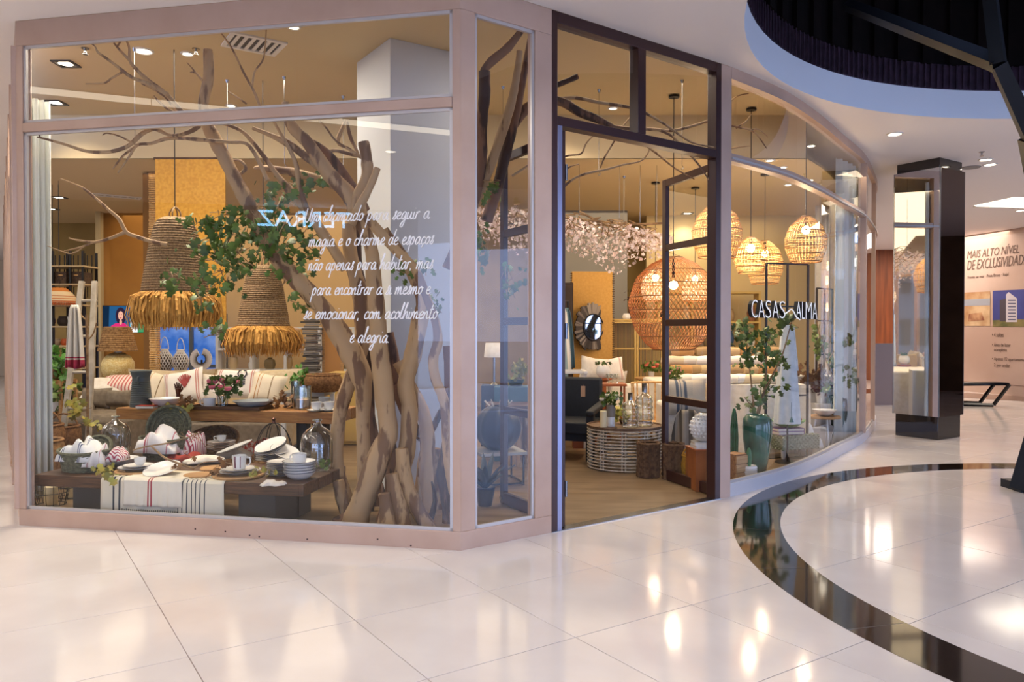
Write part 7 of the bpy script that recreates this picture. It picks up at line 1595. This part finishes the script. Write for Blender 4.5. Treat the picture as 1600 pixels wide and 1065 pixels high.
mb.add(vs, [(i*n+j, i*n+(j+1) % n, (i+1)*n+(j+1) % n, (i+1)*n+j) for i in range(rows) for j in range(n)] + [tuple(range(n))[::-1]]); mb.build('body', NAVY, parent=t); mb = MB(); [mb.tube([(.08*math.cos(a), .08*math.sin(a), .42), (.14*math.cos(a), .14*math.sin(a), .48)], .006, 4) for a in [k*.7 for k in range(9)]]; mb.build('dry_stems', RATTANP, parent=t)
t = thing('agave_plant', 'dark spiky agave plant on the floor behind narrow window', 'plant', (X(757, 6.5), 6.6, .006)); mb = MB(); mb.lathe([(0, 0), (.06, 0), (.09, .16), (.07, .16), (0, .12)], 20); mb.build('pot', NAVY, parent=t)
for k in range(14):
    a = 2*pi*k/14 + R.uniform(-.2, .2); L_ = R.uniform(.3, .45); el = R.uniform(.7, 1.3); d_ = Vector((math.cos(a)*math.cos(el), math.sin(a)*math.cos(el), math.sin(el))); s_ = Vector((-math.sin(a), math.cos(a), 0)); mb = MB(); b0 = Vector((0, 0, .14)); vs = []
    for i, (u, w_) in enumerate(((0, .02), (.4, .032), (.75, .02), (1, .001))): c = b0 + d_*L_*u + Vector((0, 0, -.06*u*u)); vs += [c - s_*w_, c + Vector((0, 0, -.008)), c + s_*w_]
    mb.add(vs, [(3*i+j, 3*i+j+1, 3*i+j+4, 3*i+j+3) for i in range(3) for j in range(2)]); mb.build('leaf', mat('dark_agave', '#24343a', .5), parent=t, solid=.004)
t = thing('log_table', 'pale log bundle side table behind the melon pot', 'table', (X(812, 8.6), 8.6, .006)); mb = MB()
for k in range(12): a = 2*pi*k/12; mb.tube([(.13*math.cos(a), .13*math.sin(a), 0), (.13*math.cos(a), .13*math.sin(a), .60 + R.uniform(-.03, .03))], .036, 8)
mb.build('logs', BARK, parent=t); mb = MB(); mb.box((0, 0, .66), (.75, .5, .05)); mb.build('top', WOODD, parent=t, bevel=.004); mb = MB(); mb.box((0, 0, .30), (.2, .2, .6)); mb.build('core', WOODD, parent=t)
t = thing('bench_seat', 'white cushioned bench behind the narrow window', 'bench', (X(797, 9.6), 9.7, .006)); mb = MB(); mb.box((0, 0, .62), (.7, .6, .28)); mb.build('cushion', LINEN, parent=t, bevel=.05); mb = MB(); mb.box((0, 0, .24), (.62, .55, .47)); mb.build('base', NV, parent=t)
leafy('potted_plant', 'yellow-green foliage in pot seen in narrow window', 'plant', (X(806, 9.0), 9.0, .86), [(0, 0, .14, .13), (.06, 0, .2, .1)], 90, .06, LEAFY, 19, pot=(.1, .08, TEALD))
t = thing('plinth', 'teal display plinth under yellow-green foliage', 'plinth', (X(806, 9.0), 9.0, .006)); mb = MB(); mb.box((0, 0, .425), (.5, .35, .85)); mb.build('body', mat('teal_plinth', '#1f4a4e', .6), parent=t, bevel=.004)
mb = MB(); mb.lathe([(.05, .0), (.10, .0), (.10, .11), (.05, .13)], 24); 
t = thing('table_lamp', 'small lamp with white drum shade seen in narrow window', 'lamp', (X(772, 9.2), 9.2, .86)); mb = MB(); mb.lathe([(0, 0), (.05, 0), (.015, .03), (.015, .35)], 16); mb.build('base', STEEL, parent=t); mb = MB(); mb.lathe([(.12, .33), (.10, .50)], 28); mb.build('shade', LINEN, parent=t, solid=.004); t = thing('plinth', 'dark plinth under the white drum lamp', 'plinth', (X(772, 9.2), 9.25, .006)); mb = MB(); mb.box((0, 0, .425), (.3, .3, .85)); mb.build('body', NV, parent=t, bevel=.004)
t = thing('rear_shelving', 'tall rear shelving with warm lit goods beyond doorway', 'shelf', (X(1105, 13.9), 13.9, .006)); 
for x in (-.9, -.3, .3, .9): mb = MB(); mb.box((x, 0, 1.1), (.04, .3, 2.2)); mb.build('upright', YEL, parent=t)
for z in (.3, .75, 1.2, 1.65, 2.18): mb = MB(); mb.box((0, 0, z), (1.84, .32, .035)); mb.build('shelf_board', YEL, parent=t)
for i in range(15):
    r = .07 + .03*((i*5) % 3)/2; h = .16 + .06*((i*7) % 3); k = (i*3) % 8; tag(MB().lathe([(0, 0), (r*.7, 0), (r, h*.5), (r*.6, h*.9), (r*.65, h), (0, h*.9)], 16).build('vase', mat('shelf_' + nm[k], cols[k], .3), loc=(X(1105, 13.9) - .78 + .39*(i % 5), 13.85, (.776, 1.226, 1.676)[i//5])), '%s vase on the rear shelving, %s shelf, %s from left' % (nm[k], ('lower', 'middle', 'upper')[i//5], ('first', 'second', 'third', 'fourth', 'fifth')[i % 5]), 'vase')
t = thing('pedestal_table', 'round table with pink flowers beyond the glass bottles', 'table', (X(1024, 11.6), 11.6, .006)); hh = ZR(590, 11.6); mb = MB(); mb.lathe([(0, hh - .03), (.3, hh - .03), (.31, hh - .01), (.3, hh), (0, hh)], 32); mb.build('top', WOODL, parent=t); mb = MB(); mb.lathe([(.18, 0), (.16, .03), (.04, .06), (.04, hh - .03)], 20); mb.build('pedestal', WOODM, parent=t)
bouquet((X(1018, 11.5), 11.5, hh + .008), 'pink and red flower arrangement on round table beyond bottles', .95, 8, '#d8705a', seed=12, mname='coral_rose', pot=CERAM); bouquet((X(1052, 9.2), 9.2, ZR(602, 9.4) + .012), 'pink roses in glass vase seen through the right door leaf', .9, 6, '#d88a8a', seed=13, mname='soft_pink_rose', pot=BOTTLE)
t = thing('rattan_chair', 'curved-back rattan chair at right of the glass bottles', 'chair', (X(1024, 9.0), 9.03, .006), .4)
for k in range(9): mb = MB(); a = -1.2 + 2.4*k/8; mb.tube([(.25*math.sin(a), .25*math.cos(a), .42), (.27*math.sin(a), .27*math.cos(a), .88)], .009, 6); mb.build('back_spindle', RATTAN, parent=t)
mb = MB(); mb.tube([(.27*math.sin(a), .27*math.cos(a), .88) for a in [-1.3 + 2.6*k/12 for k in range(13)]], .014, 6); mb.build('top_rail', RATTAN, parent=t); mb = MB(); mb.lathe([(0, .40), (.26, .40), (.27, .42), (0, .43)], 24); mb.build('seat', RATTAN, parent=t)
for k in range(4): a = pi/4 + k*pi/2; mb = MB(); mb.tube([(.2*math.cos(a), .2*math.sin(a), 0), (.17*math.cos(a), .17*math.sin(a), .4)], .014, 7); mb.build('leg', RATTAN, parent=t)
# ================================================================ MALL OBJECTS
# mirrored column
c0 = Vector((5.84, 10.56)); e_l = Vector((-.555, .832)); e_r = Vector((.832, .555)); wcol = .60; cc = c0 + e_l*wcol/2 + e_r*wcol/2
t = thing('mirrored_column', 'square column clad in mirror panels on a black granite plinth', 'column', (cc.x, cc.y, .006), math.atan2(e_r.y, e_r.x)); zt0 = ZR(652, 10.56) ; zt1 = ZR(262, 10.56)
mb = MB(); mb.box((0, 0, zt0/2), (wcol, wcol, zt0)); mb.build('plinth', GRAN, parent=t, bevel=.003); mb = MB(); mb.box((0, 0, (zt1 + HC)/2), (wcol, wcol, HC - zt1 - .006)); mb.build('top_block', GRAN, parent=t, bevel=.003)
MIR = mat('mirror_silver', '#e8eaea', .02, 1); MIRB = mat('bronze_mirror', '#5a4c48', .02, 1)
wm = wcol + .05; mb = MB(); mb.box((0, 0, (zt0+zt1)/2), (wm - .012, wm - .012, zt1 - zt0)); mb.build('core', BLACKM, parent=t)
for sd, m_ in ((0, MIRB), (1, MIRB), (2, MIR), (3, MIR)):
    for a, b in ((zt0, zt1),):
        mb = MB(); M = Matrix.Rotation(sd*pi/2, 4, 'Z'); mb.box((0, -wm/2, (a+b)/2), (wm - .012, .008, b - a), M=M); mb.build('mirror_panel', MIR if sd != 0 else MIRB, parent=t, smooth=False)
mb = MB()
for a in (-1, 1):
    for b in (-1, 1): mb.box((a*(wm/2 - .002), b*(wm/2 - .002), (zt0+zt1)/2), (.014, .014, zt1 - zt0))
mb.build('corner_trim', STEEL, parent=t, smooth=False)
# black zigzag bench
bl = Z(1497, 640, .006); br = Z(1552, 626, .006); t = thing('mall_bench', 'black angular metal bench standing before the poster wall', 'bench', (bl.x, bl.y, .006), 0); BM = mat('black_bench_steel', '#101014', .3, .3)
a0 = P(1508, 628, 16.6); a1_ = P(1556, 626, 16.4); b0 = P(1497, 607, 16.6); b1 = P(1572, 594, 16.2); 
def bpl(p, q, w_, th, nme): mb = MB(); mb.tube([tuple(p), tuple(q)], th, 4); mb.tube([(p.x, p.y + w_, p.z), (q.x, q.y + w_, q.z)], th, 4); mb.build(nme, BM, parent=t, world=True)
G0 = Vector((8.75, 15.5, .04)); G1 = Vector((9.50, 15.2, .04)); S0 = Vector((8.85, 15.5, .42)); S1 = Vector((9.75, 15.1, .46))
bpl(G0, G1, .45, .035, 'floor_bar'); bpl(G1, S1, .45, .035, 'front_leg'); bpl(G0, S0, .45, .035, 'rear_leg'); mb = MB(); mb.add([(*S0,), (*S1,), (S1.x, S1.y + .45, S1.z), (S0.x, S0.y + .45, S0.z)], [(0, 1, 2, 3)]); mb.build('seat', BM, parent=t, world=True, solid=.05)
# poster on the wall
d_ = (pw1 - pw0); dp = Vector((d_.x, d_.y)).normalized(); n_ = Vector((dp.y, -dp.x))
t = thing('wall_poster', 'large beige printed real-estate poster with two photos and dark text', 'poster', (pw0.x, pw0.y, 1.2)); 
def onw(px, py):
    r = ray(px, py); o_ = pw0.xy + n_*.012; nn = n_; tt_ = (o_.x*nn.x + o_.y*nn.y)/(r.x*nn.x + r.y*nn.y); return Vector((r.x*tt_, r.y*tt_, EYE + r.z*tt_))
mb = MB(); p0_ = onw(1500, 500); q0_ = onw(1680, 500); mb.add([(p0_.x, p0_.y, .25), (q0_.x, q0_.y, .25), (q0_.x, q0_.y, 3.75), (p0_.x, p0_.y, 3.75)], [(0, 1, 2, 3)]); mb.build('sheet', mat('poster_sheet', '#cdb3a4', .6, col2='#c0a08f', scale=.5), parent=t, world=True, smooth=False)
n_f = n_
def onw2(px, py, off):
    r = ray(px, py); o_ = pw0.xy + n_f*off; tt_ = (o_.x*n_f.x + o_.y*n_f.y)/(r.x*n_f.x + r.y*n_f.y); return Vector((r.x*tt_, r.y*tt_, EYE + r.z*tt_))
def wtext(s, pxl, pxr, pyb, hpx, m, shear=0): a = onw2(pxl, pyb, .02); b = onw2(pxr, pyb, .02); text_obj('poster_text', s, (a.x, a.y, a.z), dp, (b-a).xy.length, hpx*a.y/FPX, m, .001, parent=t, shear=shear)
TX = mat('poster_text_brown', '#6a5348', .7)
wtext('MAIS ALTO NÍVEL', 1511, 1592, 404, 15, TX, .25); wtext('DE EXCLUSIVIDADE', 1511, 1606, 422, 15, TX, .25); wtext('Frente ao mar · Praia Brava · Itajaí', 1512, 1576, 437, 6, TX)
wtext('• 4 suítes', 1550, 1568, 526, 7, TX); wtext('• Área de lazer', 1550, 1579, 541, 7, TX); wtext('completa', 1553, 1573, 550, 7, TX); wtext('• Apenas 12 apartamentos', 1550, 1604, 564, 7, TX); wtext('2 por andar', 1553, 1578, 574, 7, TX)
def pquad(nme, c4, m, off): mb = MB(); mb.add([tuple(onw2(a, b, off)) for a, b in c4], [(0, 1, 2, 3) if len(c4) == 4 else tuple(range(len(c4)))]); mb.build(nme, m, parent=t, world=True, smooth=False)
PM = lambda k, c, c2=None, s=3: mat('print_' + k, c, .6, col2=c2, scale=s)
pquad('interior_photo', [(1505, 509), (1547, 509), (1547, 455), (1505, 457)], PM('warm', '#a8764a', '#d8b890', 2), .02); pquad('interior_photo', [(1505, 478), (1547, 477), (1547, 466), (1505, 468)], PM('grey', '#9fa0a8'), .022); pquad('interior_photo', [(1512, 502), (1538, 500), (1534, 488), (1514, 490)], PM('chair', '#7a3a26', '#c89a70', 4), .024)
pquad('tower_photo', [(1551, 510), (1625, 510), (1625, 451), (1551, 454)], PM('sky', '#4a4f9a', '#3a3c80', 1), .02); pquad('tower_photo', [(1551, 510), (1625, 510), (1625, 498), (1551, 500)], PM('lawn', '#5a5a30', '#8a7a4a', 3), .022)
pquad('tower_photo', [(1562, 502), (1572, 502), (1572, 466), (1562, 469)], PM('towerdark', '#4a3f48'), .023); pquad('tower_photo', [(1572, 503), (1589, 503), (1589, 466), (1576, 456), (1572, 460)], PM('tower', '#cfc6cc'), .023)
for k in range(7): pquad('tower_photo', [(1575, 500 - k*5), (1587, 500 - k*5), (1587, 498 - k*5), (1575, 498 - k*5)], PM('win', '#5a5a78'), .026)
# black steel tree strut
t = thing('steel_strut', 'black slanted steel structure rising at the right edge under ceiling opening', 'structure', (5.0, 7.0, .006)); BS = mat('black_strut_steel', '#121316', .45, .3)
def strut(p, q, a, b, nme): 
    mb = MB(); p = Vector(p); q = Vector(q); mb.tube([tuple(p), tuple(q)], [a, b], 4); mb.build(nme, BS, parent=t, world=True, smooth=False)
strut(Z(1601, 764, .02), P(1672, 520, 7.0), .15, .14, 'leg'); strut(P(1672, 520, 7.0), P(1612, 215, 6.2), .12, .10, 'leg'); strut(P(1612, 215, 6.2), P(1560, 100, 6.0), .08, .07, 'arm'); strut(P(1560, 100, 6.0), P(1325, 8, 7.4), .07, .06, 'arm'); strut(P(1560, 100, 6.0), P(1540, -60, 6.0), .07, .06, 'arm')
mb = MB(); mb.box((0, 0, .04), (.30, .3, .08)); o = mb.build('foot', BS, parent=t); b_ = Z(1615, 768, 0); o.location = b_ - t.location + Vector((0, .1, .0))
p = P(1163, 6, 5.4); t = thing('ceiling_beam', 'dark brown wooden beam end at the top edge of ceiling opening', 'beam', (p.x, p.y, HC)); mb = MB(); mb.box((.0, -.45, .03), (.30, .9, .16), rz=.55); mb.build('beam', WOODD, parent=t, bevel=.004)
# pale building and trees outside the entrance (seen mirrored)
t = thing('outside_building', 'pale office block outside the mall entrance, seen only mirrored', 'building', (16, -26, -.15)); mb = MB(); mb.box((0, 0, 5), (14, 6, 10)); mb.build('walls', mat('pale_facade', '#cfd6dc', .8), parent=t)
for i in range(6):
    for j in range(3): mb = MB(); mb.box((-5.5 + i*2.2, 3.02, 1.6 + j*3), (1.4, .1, 1.5)); mb.build('window', mat('dark_office_glass', '#26384a', .1), parent=t)
for k, (x, y) in enumerate(((-3, -14), (3, -18), (9, -13), (22, -8), (26, 2))):
    t = thing('street_tree', 'street tree outside the mall entrance, %s one' % ('first', 'second', 'third', 'fourth', 'fifth')[k], 'tree', (x, y, -.15)); mb = MB(); mb.tube([(0, 0, 0), (.05, 0, 2.2)], [.14, .09], 8); mb.build('trunk', BARKD, parent=t); mb = MB(); RX = random.Random(k); lm_ = leaf_mesh(.5)
    for _ in range(160): M = Matrix.Translation((RX.gauss(0, .9), RX.gauss(0, .9), 3.2 + RX.gauss(0, .8))) @ Euler((RX.uniform(0, 3), RX.uniform(0, 3), 0)).to_matrix().to_4x4(); mb.add(lm_.v, lm_.f, 0, M)
    mb.build('crown', LEAFD, parent=t, kind='stuff')
